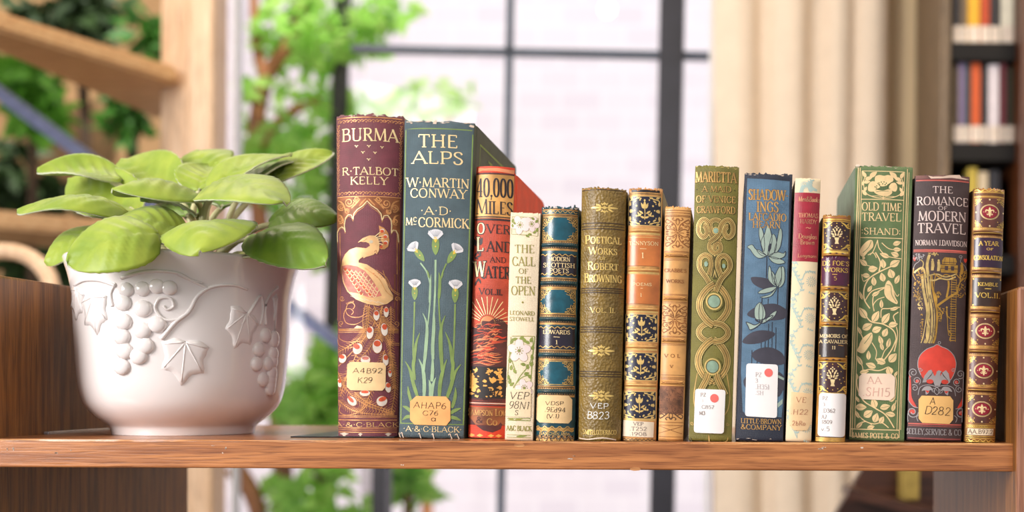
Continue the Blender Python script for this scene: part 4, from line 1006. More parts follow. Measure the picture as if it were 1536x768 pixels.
# ---------------------------------------------------------------- book: olive cloth with gilt interlace
def marietta():
    ol = mat('olive cloth', (122, 114, 48), 0.55, kind='cloth', scale=70, var=0.12, bump=0.25)
    dk = mat('dark olive line', (82, 74, 30), 0.6); bd = mat('interlace gilding', (196, 158, 92), 0.42, 0.3, scale=120, var=0.18); lt = mat('interlace edge gilding', (232, 200, 124), 0.36, 0.4, scale=200, var=0.1)
    tx = mat('rubbed letter gilding', (206, 160, 92), 0.42, 0.3, scale=200, var=0.2); stone = mat('grey green enamel', (140, 166, 144), 0.5, scale=200, var=0.12)
    b = Book('book', 'olive green book with a gilt interlaced strap ornament and a white label with red dot', [(1042.8, 250), (1108.8, 251.5), (1033, 664), (1097.6, 664)], 0.79, 0.003, 0.13, ol, ol, ragged=0.0004)
    X, Y, Z, ZA = K(1030, 240, 6.4), K(1030, 350, 6.4), K(1025, 465, 6.14), K(1025, 575, 8.08)
    b.k = X
    for t, x0, x1, y0, y1 in (('MARIETTA', 84, 478, 114, 214), ('A MAID', 148, 426, 250, 306), ('OF VENICE', 90, 470, 344, 408), ('CRAWFORD', 95, 466, 444, 510)):
        b.text(t, x0+5, x1+5, y0+5, y1+5, dk, 0.15, 0.08, layer=1); b.text(t, x0, x1, y0, y1, tx, 0.15, 0.08, layer=4)
    b.dot(97, 282, 7, dk, 2); b.dot(462, 284, 7, dk, 2)
    n = [0]
    def strap(pts, w, layer, closed=False):
        P = crom(pts, 8, closed)
        b.stroke(P, w+16, dk, layer, 0, closed); b.stroke(P, w+5, lt, layer+1, 0, closed); b.stroke(P, w-9, dk, layer+2, 0, closed); b.stroke(P, w-19, bd, layer+3, 0, closed); b.stroke(P, 6, dk, layer+4, 0, closed)
    strap([(320, 790), (250, 720), (215, 610), (160, 572), (118, 620), (118, 700), (160, 742), (196, 700), (180, 640), (158, 630)], 42, 1)
    strap([(220, 790), (300, 720), (340, 610), (400, 572), (442, 620), (440, 700), (396, 738), (362, 690), (380, 640), (400, 636)], 42, 8)
    strap([(212, 640), (240, 590), (280, 575), (320, 590), (345, 640)], 40, 2)
    b.ell(280, 680, 24, 26, stone, 14); b.ring(280, 680, 30, 32, 6, lt, 14)
    b.k = Y
    strap([(360, 0), (300, 50), (230, 90), (222, 150), (270, 190), (322, 160), (318, 105), (285, 100), (268, 130), (270, 160)], 40, 1)
    strap([(220, -10), (260, 60), (300, 78)], 34, 1)
    strap([(258, 560), (196, 440), (128, 340), (126, 250), (176, 210), (228, 240), (236, 320), (214, 400)], 44, 1)
    strap([(276, 560), (330, 440), (408, 340), (410, 260), (362, 212), (308, 240), (300, 320), (330, 400)], 44, 8)
    strap([(252, 210), (266, 300), (244, 420)], 26, 1); strap([(284, 210), (272, 300), (296, 420)], 26, 1)
    b.ell(186, 296, 18, 26, stone, 7); b.ell(356, 312, 16, 22, stone, 14); b.fill([(248, 440), (266, 400), (288, 440)], dk, 7); b.fill([(250, 222), (284, 222), (267, 250)], dk, 7)
    b.k = IDK
    cx = lambda y: 1071.4-(y-440)*0.024
    def loop(ya, yb, A, sg, w, lay):
        strap([(cx(ya+(yb-ya)*t)+sg*A*math.sin(math.pi*t)**0.8, ya+(yb-ya)*t) for t in [i/10 for i in range(11)]], w, lay)
    def strap_px(pts, w, layer):
        P = crom(pts, 6)
        b.stroke(P, w+2.6, dk, layer); b.stroke(P, w+0.8, lt, layer+1); b.stroke(P, w-1.4, dk, layer+2); b.stroke(P, w-3.0, bd, layer+3); b.stroke(P, 0.9, dk, layer+4)
    ys = [(426, 488, 22, 0.75), (484, 513, 22, 0.45), (509, 574, 22, 0.75)]
    for i, (ya, yb, A, pw) in enumerate(ys):
        for sg in (-1, 1):
            pts = [(cx(ya+(yb-ya)*t)+sg*A*math.sin(math.pi*t)**pw, ya+(yb-ya)*t) for t in [k/14 for k in range(15)]]
            strap_px(pts, 9.0 if i != 1 else 7.5, 1 if (sg == 1) == (i != 1) else 7)
    for sg in (-1, 1):
        strap_px([(cx(560)+sg*6, 560), (cx(570)+sg*8, 568), (cx(580)+sg*13, 578), (cx(592)+sg*20, 592)], 8.5, 13)
        b.stroke([(cx(575)+sg*22, 560), (cx(590)+sg*27, 592), (cx(610)+sg*25, 612), (cx(625)+sg*20, 622)], 1.3, bd, 1, 5)
    for y in (452.3, 550): b.ell(cx(y), y, 14, 15, ol, 14); b.ell(cx(y), y, 9.6, 9.8, stone, 15); b.ring(cx(y), y, 11.2, 11.6, 2.2, lt, 16); b.ring(cx(y), y, 9.4, 9.6, 1, dk, 16)
    b.k = ZA
    b.scroll(105, 490, 24, 1.2, 0, bd, 6); b.scroll(535, 490, 22, 1.2, 0, bd, 6)
    b.fill([(300, 615), (318, 640), (322, 690), (312, 715), (300, 680)], bd, 2); b.stroke([(85, 660), (100, 710), (60, 722)], 9, dk, 2); b.stroke([(480, 712), (530, 690), (540, 650)], 7, bd, 2, 3); b.frayed(lt, 5, 6, w=1)
    b.label([(145, 71), (512, 75), (490, 606), (127, 602)], paper_white, round_=38, lift=20)
    b.text('PZ', 207, 275, 119, 162, greyink, 0.17, 0.12, minw=0.6); b.text('3', 220, 240, 195, 230, mat('very faint ink', (222, 212, 208), 0.8), 0.15, 0.1); b.text('.C857', 204, 372, 268, 308, greyink, 0.14, 0.09, minw=0.55); b.text('M3', 192, 262, 340, 384, greyink, 0.2, 0.14, minw=0.6)
    b.ell(377, 180, 52, 52, red_dot, 2, n=30)
    b.to_spine(); b.done(); return b
# ---------------------------------------------------------------- book: blue panel with water lilies
def shadowings():
    navy = mat('navy cloth', (38, 44, 60), 0.55, kind='cloth', scale=80, var=0.12, bump=0.25); blue = mat('blue cloth panel', (88, 120, 146), 0.6, kind='cloth', scale=90, var=0.12, bump=0.3)
    pet = mat('sea green stamping', (156, 174, 162), 0.6, scale=100, var=0.08); lf = mat('slate leaf stamping', (62, 60, 72), 0.6, scale=100, var=0.1); ln = mat('navy stamping', (44, 46, 60), 0.6)
    cop = mat('copper gilding', (212, 164, 96), 0.4, 0.3, scale=220, var=0.15); ced = mat('copper edge', (120, 84, 60), 0.5)
    b = Book('book', 'blue and navy book with pale water lilies and a white label with red dot', [(1117, 261), (1190.6, 263), (1103.3, 665), (1176.4, 665)], 0.788, 0.002, 0.13, navy, navy, ragged=0.0004, gap=(0, 0.0008))
    AA, AB, AC = K(1105, 250, 6.4), K(1100, 360, 6.4), K(1095, 475, 3.94)
    b.k = IDK
    b.fill([(1120.8, 268), (1184.6, 270.5), (1182, 380), (1178, 480), (1174.5, 600), (1172.5, 625), (1122, 624), (1114, 618), (1111.5, 560), (1115.5, 420)], blue, 0)
    b.k = AA
    for t, x0, x1, y0, y1 in (('SHADOW-', 116, 498, 222, 322), ('INGS', 194, 402, 338, 436), ('LAFCADIO', 116, 478, 448, 518), ('HEARN', 154, 422, 527, 590)):
        b.text(t, x0-3, x1-3, y0-3, y1-3, ced, 0.17, 0.1, layer=2); b.text(t, x0, x1, y0, y1, cop, 0.14, 0.07, layer=4)
    b.k = AB
    for x0, y0, x1, y1 in ((322, 160, 318, 370), (430, 440, 424, 615), (335, 560, 330, 700), (276, 560, 270, 640)): b.stroke([(x0, y0), (x1, y1)], 9, ln, 1)
    b.k = AC
    for x0, y0, y1 in ((130, 200, 280), (162, 195, 280), (185, 150, 280), (208, 140, 230), (228, 40, 190), (250, 30, 190), (272, 60, 190)): b.stroke([(x0, y0), (x0-2, y1)], 5, ln, 1)
    b.k = AB
    b.fill([(172, 362), (240, 358), (330, 372), (372, 410), (380, 450), (290, 470), (215, 440), (178, 405)], lf, 2, 4)
    b.fill([(132, 718), (190, 660), (290, 620), (400, 608), (480, 640), (510, 670), (505, 730), (450, 758), (330, 770), (190, 752)], lf, 2, 4)
    b.k = AC
    b.fill([(72, 150), (120, 100), (190, 80), (262, 92), (250, 120), (180, 155), (110, 165)], lf, 2, 4); b.fill([(128, 225), (170, 190), (240, 180), (300, 205), (322, 240), (318, 275), (240, 285), (160, 265)], lf, 2, 4)
    b.fill([(80, 380), (110, 350), (120, 420), (90, 420)], lf, 2, 3); b.fill([(280, 330), (318, 350), (318, 420), (280, 470)], lf, 2, 3); b.fill([(282, 340), (320, 358), (318, 372), (282, 356)], pet, 3); b.fill([(280, 510), (312, 480), (310, 510), (282, 535)], pet, 3)
    def petal(pts, k=AB):
        b.k = k; b.fill(pts, pet, 3, 4); b.stroke(pts, 5, ln, 4, 4, True)
    n = -704
    for pts in ([(252, 150-160), (245, -90), (260, -130), (290, -60), (300, 60), (290, 110)], [(395, 100), (420, 0), (440, -105), (462, -110), (468, -40), (450, 60), (415, 115)], [(285, 120), (265, 20), (300, -60), (330, -150), (360, -80), (372, 0), (350, 100), (325, 150)], [(330, 150), (350, 20), (380, -60), (410, -20), (412, 70), (380, 130)],
                [(135, 70), (180, 48), (215, 90), (280, 130), (318, 152), (250, 178), (200, 150), (165, 100)], [(225, 105), (250, 98), (320, 152), (270, 150)], [(338, 152), (420, 112), (480, 120), (500, 98), (490, 150), (420, 178)], [(340, 158), (420, 168), (480, 190), (490, 212), (430, 226), (370, 205)]): petal(pts)
    b.k = AB; b.fill([(338, 110), (335, 60), (360, 30), (362, 80)], ln, 5, 3)
    for pts in ([(340, 255), (355, 262), (372, 330), (412, 438), (360, 410), (332, 360)], [(366, 300), (395, 330), (418, 430), (380, 400)], [(418, 440), (392, 380), (420, 290), (455, 250), (462, 350), (450, 420)], [(430, 440), (462, 350), (462, 255), (488, 262), (492, 380), (460, 440)], [(415, 445), (340, 455), (270, 480), (238, 512), (300, 512), (370, 490)], [(418, 448), (350, 520), (262, 548), (300, 556), (370, 530)],
                [(238, 768), (205, 740), (208, 650), (262, 600), (305, 680), (300, 750)], [(310, 768), (370, 700), (415, 675), (400, 720), (350, 770)], [(262, 605), (245, 680), (250, 768), (275, 768), (285, 680)]): petal(pts)
    for pts in ([(95, 35), (120, 42), (150, 50), (195, 25), (160, 60), (120, 80), (108, 62)], [(150, 15), (170, 30), (250, -10), (240, 10), (190, 40)]): petal(pts, AC)
    b.k = AC
    b.text('LITTLE*BROWN', 64, 304, 604, 632, cop, 0.16, 0.09); b.text('&COMPANY', 64, 304, 639, 668, cop, 0.16, 0.09); b.frayed(fray, 6, 8, w=0.8); b.frayed(fray, 16, 6, top=False, w=0.8)
    b.label([(97, 279), (284, 280), (277, 596), (89, 591)], paper_white, round_=18)
    for t, x0, x1, y0, y1 in (('PZ', 150, 186, 330, 356), ('3', 148, 164, 367, 390), ('.H351', 150, 232, 400, 428), ('.SH', 148, 198, 439, 462)): b.text(t, x0, x1, y0, y1, mat('pale typed ink', (196, 186, 186), 0.8), 0.15, 0.1, minw=0.5)
    b.ell(228, 330, 25, 25, red_dot, 2, n=30)
    b.to_spine(); b.done(); return b

# ---------------------------------------------------------------- book: patterned paper boards with red title
def hardy():
    cr = mat('cream patterned paper', (232, 212, 176), 0.65, scale=40, var=0.05); tq = mat('blue green pattern', (174, 194, 186), 0.65, scale=120, var=0.08)
    red = mat('crimson cloth', (160, 26, 48), 0.4, kind='cloth', scale=90, var=0.1, bump=0.15, coat=0.1); g = mat('faint gilding', (214, 150, 112), 0.45, 0.2, scale=200, var=0.25)
    b = Book('book', 'slim cream book with blue leaf pattern and a crimson title band', [(1191.5, 268), (1232, 269.5), (1176.8, 664), (1217.6, 664)], 0.789, 0.0025, 0.12, cr, cr, ragged=0.0002, gap=(0.0006, 0.0004))
    AD, AE, AF = K(1170, 260, 4.8), K(1165, 410, 5.908), K(1165, 530, 5.486)
    b.k = IDK
    def sprig(x, y, l, ang, n=7, s=1.0):
        a = math.radians(ang); P = [(x+math.cos(a+0.5*math.sin(t*3))*l*t, y-math.sin(a+0.5*math.sin(t*3))*l*t) for t in [i/8 for i in range(9)]]
        b.stroke(P, 0.9*s, tq, 1, 3)
        for i in range(1, 9):
            for sg in (1, -1): b.leaf(P[i][0]+sg*1.9*s, P[i][1], ang-sg*48, 4.8*s, 2.6*s, tq, 1)
    def burst(x, y, r):
        for i in range(14): b.stroke([(x+r*0.45*math.cos(i*0.449), y+r*0.45*math.sin(i*0.449)), (x+r*math.cos(i*0.449), y+r*math.sin(i*0.449))], 0.9, tq, 1)
        b.ring(x, y, r*0.25, r*0.25, 0.6, tq, 1, 10)
    cx = lambda y: 1210.5-(y-270)*0.0335
    for y in (432, 487, 542, 600, 655):
        sprig(cx(y)-2, y, 52, 84); b.stroke([(cx(y)-2, y+2), (cx(y)-12, y-20), (cx(y)-16, y-30)], 1.3, tq, 1, 4); b.stroke([(cx(y)-2, y-12), (cx(y)+4, y-24), (cx(y)+18, y-25)], 1.5, tq, 1, 4)
        for i in range(5): b.leaf(cx(y)-8-i*2, y-12-i*4, 130 if i % 2 else 60, 5, 2.4, tq, 1); b.leaf(cx(y)+4+i*3.2, y-24-(i == 2)*1, -60, 5, 2, tq, 1)
        burst(cx(y)+12, y-10+(y == 655)*-4, 8); b.stroke([(cx(y)-18, y-38), (cx(y)-12, y-40), (cx(y)-8, y-34)], 1.4, tq, 1, 4)
        for i in range(3): b.leaf(cx(y)+9+i*3, y+6+i, 70-i*30, 4, 2, tq, 1)
    sprig(cx(285)+6, 288, 18, 80, s=1.0); sprig(cx(285)-10, 290, 16, 40, s=0.9); burst(cx(280)-4, 278, 6); sprig(cx(285)+14, 286, 14, 120, s=0.9)
    b.k = AD
    b.belt(139, 634, red, 2, 0.99)
    b.text('Men&Books', 130, 285, 168, 204, g, 0.16, 0.09, serif=False, slant=0.12, layer=5)
    b.text('THOMAS', 134, 274, 287, 318, g, 0.17, 0.09, layer=5, minw=0.6); b.text('HARDY', 145, 266, 332, 362, g, 0.17, 0.09, layer=5, minw=0.6); b.text('~', 184, 224, 382, 404, g, 0.3, 0.2, layer=5)
    b.text('Douglas', 133, 266, 436, 470, g, 0.17, 0.09, layer=5); b.text('Brown', 146, 248, 478, 512, g, 0.17, 0.09, layer=5); b.text('Longmans', 126, 262, 580, 606, g, 0.15, 0.08, serif=False, slant=0.12, layer=5)
    b.k = AF
    b.label([(118, 318), (300, 330), (292, 560), (250, 632), (140, 634), (98, 580), (104, 360)], mat('glossy tan tape', (234, 198, 150), 0.3, scale=60, var=0.08, coat=0.3), smooth=0)
    b.hand('VE', 156, 240, 360, 404, redink, seed=41, w=0.07); b.hand('.H22', 112, 258, 462, 504, redink, seed=42, w=0.07); b.hand('2bRo', 125, 235, 556, 594, redink, seed=43, w=0.07); b.hand('.', 104, 116, 570, 598, redink, w=0.1)
    b.to_spine(); b.done(); return b

# ---------------------------------------------------------------- book: maroon leather with gilt vases
def defoe():
    brn = mat('gilt brown calf', (176, 122, 48), 0.38, 0.2, scale=90, var=0.22, coat=0.2); mar = mat('maroon tooled leather', (66, 34, 36), 0.32, scale=90, var=0.2, coat=0.3); pur = mat('purple leather', (84, 20, 56), 0.3, scale=90, var=0.15, coat=0.35); blk = mat('brown black leather', (48, 32, 28), 0.3, scale=90, var=0.2, coat=0.35)
    side = mat('dark calf', (70, 46, 30), 0.5, scale=60)
    bands = [(382, 4, 0.001), (433, 4, 0.001), (486, 4, 0.001), (539, 4, 0.001)]
    b = Book('book', 'short maroon leather book with gilt flower vases, left of the green poppy book', [(1233.6, 325), (1277, 325), (1222, 664), (1268.5, 664)], 0.789, 0.005, 0.105, side, brn, bands=bands, ragged=0.0005, gap=(0.0004, 0.0004))
    AD, AE, AF = K(1170, 260, 4.8), K(1165, 410, 5.908), K(1165, 530, 5.486)
    def panel(k, x0, y0, x1, y1, vase=True):
        b.k = k; w, h = x1-x0, y1-y0; cx, cy = (x0+x1)/2, (y0+y1)/2
        b.fill([(x0, y0), (x1, y0), (x1, y1), (x0, y1)], mar, 0); b.stroke([(x0, y0), (x1, y0), (x1, y1), (x0, y1), (x0, y0)], w*0.018, bright, 1)
        b.fill([(cx-w*0.09, cy+h*0.06), (cx+w*0.09, cy+h*0.06), (cx+w*0.05, cy+h*0.2), (cx+w*0.08, cy+h*0.28), (cx-w*0.08, cy+h*0.28), (cx-w*0.05, cy+h*0.2)], pale, 2)
        for i, (u, v, a, l) in enumerate(((0, -0.22, 90, .13), (-.09, -.16, 120, .15), (.09, -.16, 60, .15), (-.16, -.06, 150, .14), (.16, -.06, 30, .14), (-.05, -.05, 110, .14), (.05, -.05, 70, .14), (-.12, .02, 170, .12), (.12, .02, 10, .12), (-.13, -.22, 100, .08), (.13, -.22, 80, .08))):
            b.leaf(cx+u*w, cy+v*h, a, l*h*0.9, w*0.065, pale, 2)
        for u, v in ((-.18, -.14), (.18, -.14), (0, -.33), (-.06, -.28), (.06, -.28)): b.dot(cx+u*w, cy+v*h, w*0.028, pale, 2)
        for sx in (1, -1):
            for sy in (1, -1):
                X, Y = cx+sx*w*0.5, cy+sy*h*0.5
                b.stroke([(X, Y-sy*h*0.2), (X-sx*w*0.1, Y-sy*h*0.2), (X-sx*w*0.2, Y-sy*h*0.1), (X-sx*w*0.34, Y-sy*h*0.03)], w*0.045, bright, 2, 4, taper=lambda t: 0.4+math.sin(3.14*t))
                b.leaf(X-sx*w*0.07, Y-sy*h*0.07, 90-sx*sy*-45, w*0.13, h*0.05, bright, 2); b.scroll(X-sx*w*0.1, Y-sy*h*0.15, w*0.06, 1.2, 0, bright, w*0.03, 3, sx*sy)
        for u, v in ((-.3, -.2), (.3, -.2), (-.38, 0), (.38, 0), (-.3, .18), (.3, .18), (-.2, -.36), (.2, -.36), (-.18, .36), (.18, .36), (0, .4), (0, -.43), (-.42, -.1), (.42, .12), (-.24, .08), (.25, .06)): b.dot(cx+u*w, cy+v*h, w*0.022, bright, 2)
    panel(AD, 312, 346, 506, 553); panel(AE, 392, 166, 632, 424); panel(AF, 345, 72, 576, 326)
    b.k = IDK
    for y in (380, 433, 486.5, 539.5):
        b.belt(y-4.2, y+4.2, bright, 1, 0.88); b.rule(y-4, 0.9, mar, 2, 0.88); b.rule(y+4, 0.9, mar, 2, 0.88)
        z = b.zof(y); a = b.a(z)
        for u in (-.45, 0, .45): b.fill_local([(a*(u-0.14), z), (a*u, z+0.0006), (a*(u+0.14), z), (a*u, z-0.0006)], mar, 3)
    b.k = AD
    b.belt(306, 326, brn, 1); b.rule(318, 1.3, redink, 2); b.rule(332, 1.2, bright, 2)
    for x in (318, 502): b.fill([(x-14, 322), (x-10, 300), (x+4, 296), (x+14, 306), (x+10, 326)], brn, 2, 3)
    b.k = AF
    b.belt(690, 728, gold2, 1, 0.94)
    for y in (698, 712, 724): b.rule(y, 0.8, bright, 2)
    b.rule(690, 1.2, mar, 2)
    b.k = AD
    b.label([(300, 598), (503, 598), (498, 806), (296, 806)], pur, 'title_label')
    b.text("DE FOE'S", 303, 497, 631, 663, bright, 0.2, 0.11, minw=0.7); b.text('WORKS', 318, 490, 681, 711, bright, 0.2, 0.11, minw=0.7); b.stroke([(376, 728), (412, 728)], 4.5, bright, 3)
    for x, y in ((306, 604), (496, 604), (300, 798), (492, 798)): b.dot(x, y, 6, bright, 3)
    b.k = AE; b.text('5', 503, 532, 28, 62, bright, 0.18, 0.1)
    b.to_spine()
    b.label([(378, 474), (632, 474), (626, 742), (372, 742)], blk, 'title_label')
    b.text('MEMOIRS OF', 380, 628, 540, 570, pale, 0.19, 0.1, minw=0.7); b.text('A CAVALIER', 376, 626, 590, 620, pale, 0.19, 0.1, minw=0.7); b.text('II', 488, 522, 645, 672, pale, 0.2, 0.1, minw=0.7); b.stroke([(545, 635), (590, 640)], 7, gold2, 3)
    for x, y in ((386, 484), (622, 484), (382, 732), (616, 732)): b.dot(x, y, 7, bright, 3)
    b.to_spine(); b.k = AF
    b.label([(350, 328), (572, 330), (560, 688), (336, 684)], paper_white, round_=28)
    for t, x0, x1, y0, y1 in (('PZ', 376, 420, 356, 386), ('3', 380, 396, 410, 436), ('.D362', 372, 482, 456, 488), ('A7', 368, 410, 508, 540), ('1809', 368, 456, 550, 581), ('v.5', 364, 434, 604, 640)): b.text(t, x0, x1, y0, y1, greyink, 0.15, 0.1, minw=0.5)
    b.to_spine(); b.done(); return b

# ---------------------------------------------------------------- book: green cloth with gilt poppies
def old_time():
    gr = mat('green cloth', (98, 120, 74), 0.55, kind='cloth', scale=80, var=0.12, bump=0.35); side = mat('grey green cloth', (112, 128, 108), 0.55, kind='cloth', scale=80, var=0.1, bump=0.3); gp = mat('poppy gilding', (244, 212, 158), 0.42, 0.2, scale=200, var=0.06)
    b = Book('book', 'green book with gilt poppies and leaves between double gilt rules, third from the right', [(1282.5, 250), (1370.3, 251.5), (1272.6, 662), (1357.2, 663)], 0.80, 0.002, 0.14, side, gr, ragged=0.0003, corner=0.004, gap=(0.0004, 0.0004))
    AG, AH, AI = K(1260, 240, 5.908), K(1260, 360, 4.8), K(1260, 510, 4.8)
    b.k = IDK
    for x0, x1, w in ((1287.6, 1275, 1.5), (1290.4, 1278, 1.0), (1293, 1282, 0.9), (1357, 1345.4, 0.9), (1361.2, 1348.6, 1.1), (1363.6, 1351, 0.9)):
        b.stroke([(x0, 252 if w > 0.95 else 257), ((x0+x1)/2-0.3, 450), (x1, 656 if w > 0.95 else 644)], w, gp, 1)
    def hr(y, xa, xb, w=1.1): b.stroke([(xa, y), (xb, y)], w, gp, 1)
    hr(257, 1293, 1357); hr(299.3, 1292, 1356); hr(357, 1290.5, 1354.5); hr(644.5, 1275, 1349, 1.4); hr(655.5, 1275, 1349, 0.8)
    b.k = AG
    def bud(x, y, a, l, w): b.leaf(x, y, a, l, w, gp, 2); b.stroke([(x-l*0.2*math.cos(math.radians(a)), y+l*0.2*math.sin(math.radians(a))), (x+l*0.35*math.cos(math.radians(a+8)), y-l*0.35*math.sin(math.radians(a+8)))], 3, gr, 3)
    b.fill([(310, 200), (312, 150), (350, 134), (390, 140), (430, 132), (465, 148), (470, 185), (420, 222), (370, 235), (330, 215)], gp, 2, 4)
    b.fill([(250, 275), (255, 215), (290, 190), (330, 205), (355, 240), (320, 262), (300, 282)], gp, 2, 4); b.fill([(430, 245), (455, 205), (490, 200), (508, 235), (495, 275), (460, 270)], gp, 2, 4); b.fill([(300, 285), (315, 265), (380, 272), (445, 255), (462, 290), (420, 318), (350, 315)], gp, 2, 4)
    b.stroke([(315, 268), (350, 256), (400, 258), (445, 255)], 5, gr, 3, 4); b.stroke([(420, 222), (450, 200), (470, 190)], 5, gr, 3, 4); b.stroke([(330, 205), (350, 228), (362, 238)], 5, gr, 3, 4); b.stroke([(320, 285), (360, 278), (430, 275)], 4, gr, 3, 4)
    for x, y in ((345, 205), (365, 197), (390, 195), (410, 205), (425, 220), (350, 220), (378, 212), (400, 218), (310, 240), (325, 232), (430, 240), (415, 236), (322, 250)): b.dot(x, y, 6, gr, 3)
    b.ell(380, 242, 18, 6, gr, 3)
    for sg in (1, -1):
        X = lambda x: 383+sg*(x-383)
        b.stroke([(X(383), 340), (X(300), 330), (X(225), 290), (X(210), 200), (X(225), 140)], 7, gp, 1, 5); b.stroke([(X(210), 205), (X(245), 165), (X(280), 150)], 6, gp, 1, 4); b.stroke([(X(383), 335), (X(340), 320), (X(270), 320), (X(222), 290)], 5, gp, 1, 4)
        for x, y, a, l, w in ((215, 130, 120, 62, 34), (295, 130, 35, 80, 44), (255, 165, 15, 66, 36), (240, 198, 10, 60, 30), (225, 260, 60, 50, 26), (215, 292, 130, 60, 34), (205, 205, 80, 50, 22)): b.leaf(X(x), y, a if sg > 0 else 180-a, l, w, gp, 2)
    b.stroke([(383, 318), (383, 350)], 6, gp, 2)
    b.text('OLD TIME', 193, 545, 379, 450, gp, 0.15, 0.08); b.text('TRAVEL', 193, 540, 469, 541, gp, 0.15, 0.08); b.text(':SHAND:', 188, 538, 604, 662, gp, 0.16, 0.09)
    b.k = AH
    for p, w in (([(270, 0), (282, 60), (330, 110), (390, 125), (440, 130)], 6), ([(255, 90), (290, 160), (280, 230), (285, 215)], 9), ([(375, 185), (280, 232), (210, 280), (175, 350), (175, 430), (215, 495)], 9), ([(180, 440), (230, 370), (320, 340)], 7), ([(320, 345), (250, 390), (235, 450), (245, 510)], 7), ([(245, 515), (240, 470), (270, 430), (320, 410)], 6), ([(295, 560), (300, 500), (350, 492), (430, 480)], 7), ([(180, 540), (225, 590), (310, 605), (385, 650), (405, 720), (390, 800)], 9), ([(405, 620), (415, 680), (400, 770)], 6),
                 ([(200, 110), (240, 95), (262, 130)], 6), ([(300, 20), (350, 60), (410, 70)], 6), ([(270, 5), (240, 80), (215, 110)], 6), ([(155, 250), (170, 300), (215, 270)], 5), ([(170, 180), (215, 190), (240, 205)], 5), ([(140, 660), (160, 700), (175, 740)], 7), ([(380, 350), (410, 400), (425, 385)], 6), ([(400, 590), (385, 545), (420, 515)], 8)):
        b.stroke(p, w, gp, 1, 6)
    for x, y, a, l, w in ((310, 170, 100, 66, 44), (237, 210, 10, 68, 50), (185, 258, 175, 58, 36), (395, 165, 32, 82, 52), (368, 240, 110, 68, 56), (306, 268, 105, 64, 46), (243, 298, 95, 64, 40), (215, 352, 55, 56, 28), (412, 280, 65, 70, 36), (150, 402, 110, 64, 22), (258, 388, 30, 62, 30), (298, 460, 92, 62, 30), (395, 490, 20, 70, 26), (165, 528, 125, 92, 52), (257, 552, 60, 90, 52), (330, 563, 55, 92, 52), (383, 606, 10, 66, 44), (197, 626, 30, 80, 54), (265, 645, 25, 72, 50), (325, 665, 65, 66, 46),
                          (140, 655, 115, 60, 24), (350, 740, 75, 70, 34), (292, 720, 110, 66, 36), (168, 165, 140, 66, 40), (320, 110, 160, 72, 36), (395, 100, 160, 60, 40), (410, 20, 20, 60, 36), (412, 65, 0, 56, 34), (170, 130, 90, 30, 20)): b.leaf(x, y, a, l, w, gp, 2, gr)
    b.fill([(145, 110), (150, 60), (195, 10), (232, 5), (238, 50), (200, 90), (170, 122)], gp, 2, 4); b.stroke([(165, 95), (205, 55), (225, 10)], 4, gr, 3, 4)
    b.fill([(318, 360), (330, 310), (352, 290), (380, 330), (395, 400), (415, 440), (405, 458), (350, 430), (325, 400)], gp, 2, 4); b.stroke([(335, 320), (365, 330), (372, 390), (405, 445)], 4, gr, 3, 4)
    b.fill([(140, 768), (160, 715), (200, 680), (230, 670), (232, 720), (200, 768)], gp, 2, 4); b.stroke([(175, 750), (205, 710), (225, 680)], 4, gr, 3, 4)
    b.k = AI
    b.fill([(125, 85), (130, 60), (170, 0), (220, -30), (228, 10), (200, 60), (165, 98)], gp, 2, 4)
    for p, w in (([(405, -10), (370, 70), (310, 150), (270, 170)], 9), ([(340, 195), (280, 220), (200, 215), (150, 245)], 8), ([(230, 20), (262, 80), (255, 140)], 6), ([(300, 130), (320, 80), (345, 50)], 6), ([(130, 150), (160, 190), (165, 230)], 6), ([(120, 260), (125, 350), (170, 440), (250, 490), (330, 540), (390, 630)], 9), ([(110, 520), (170, 580), (240, 605), (300, 595), (350, 630)], 7), ([(395, 240), (405, 300), (395, 420)], 6), ([(120, 620), (180, 590), (230, 610)], 6), ([(385, 500), (400, 450), (405, 430)], 6)):
        b.stroke(p, w, gp, 1, 6)
    for x, y, a, l, w in ((205, 112, 90, 66, 34), (140, 150, 120, 78, 32), (292, 152, 160, 74, 50), (222, 185, 160, 76, 46), (380, 125, 50, 82, 58), (355, 218, 110, 62, 56), (300, 45, 110, 60, 28), (348, 20, 80, 66, 30), (245, 455, 110, 70, 52), (152, 486, 0, 78, 52), (203, 533, 35, 76, 56), (325, 480, 15, 74, 46), (257, 560, 70, 70, 50), (300, 575, 60, 58, 40), (362, 532, 170, 70, 40), (385, 480, 75, 62, 30), (124, 540, 115, 58, 26), (140, 615, 45, 66, 30), (222, 630, 20, 56, 34), (122, 265, 100, 44, 18), (402, 240, 60, 44, 20), (375, 425, 30, 50, 30), (125, 430, 120, 50, 22), (175, 232, 10, 66, 34)): b.leaf(x, y, a, l, w, gp, 2, gr)
    b.text('JAMES POTT & CO', 86, 420, 671, 708, gp, 0.17, 0.09)
    b.k = AG
    b.fill([(118, 62), (140, 40), (180, 44), (170, 62)], fray, 4); b.frayed(fray, 9, 6, w=0.9)
    b.k = AI
    b.label([(160, 244), (366, 240), (396, 266), (392, 404), (360, 433), (160, 430), (132, 400), (137, 268)], paper_pink)
    fi = mat('faded pencil', (222, 172, 156), 0.8)
    b.text('AA', 195, 298, 264, 316, fi, 0.12, 0.07); b.hand('.SH15', 160, 356, 344, 406, fi, w=0.1, slant=0.08, seed=51)
    b.to_spine(); b.done(); return b

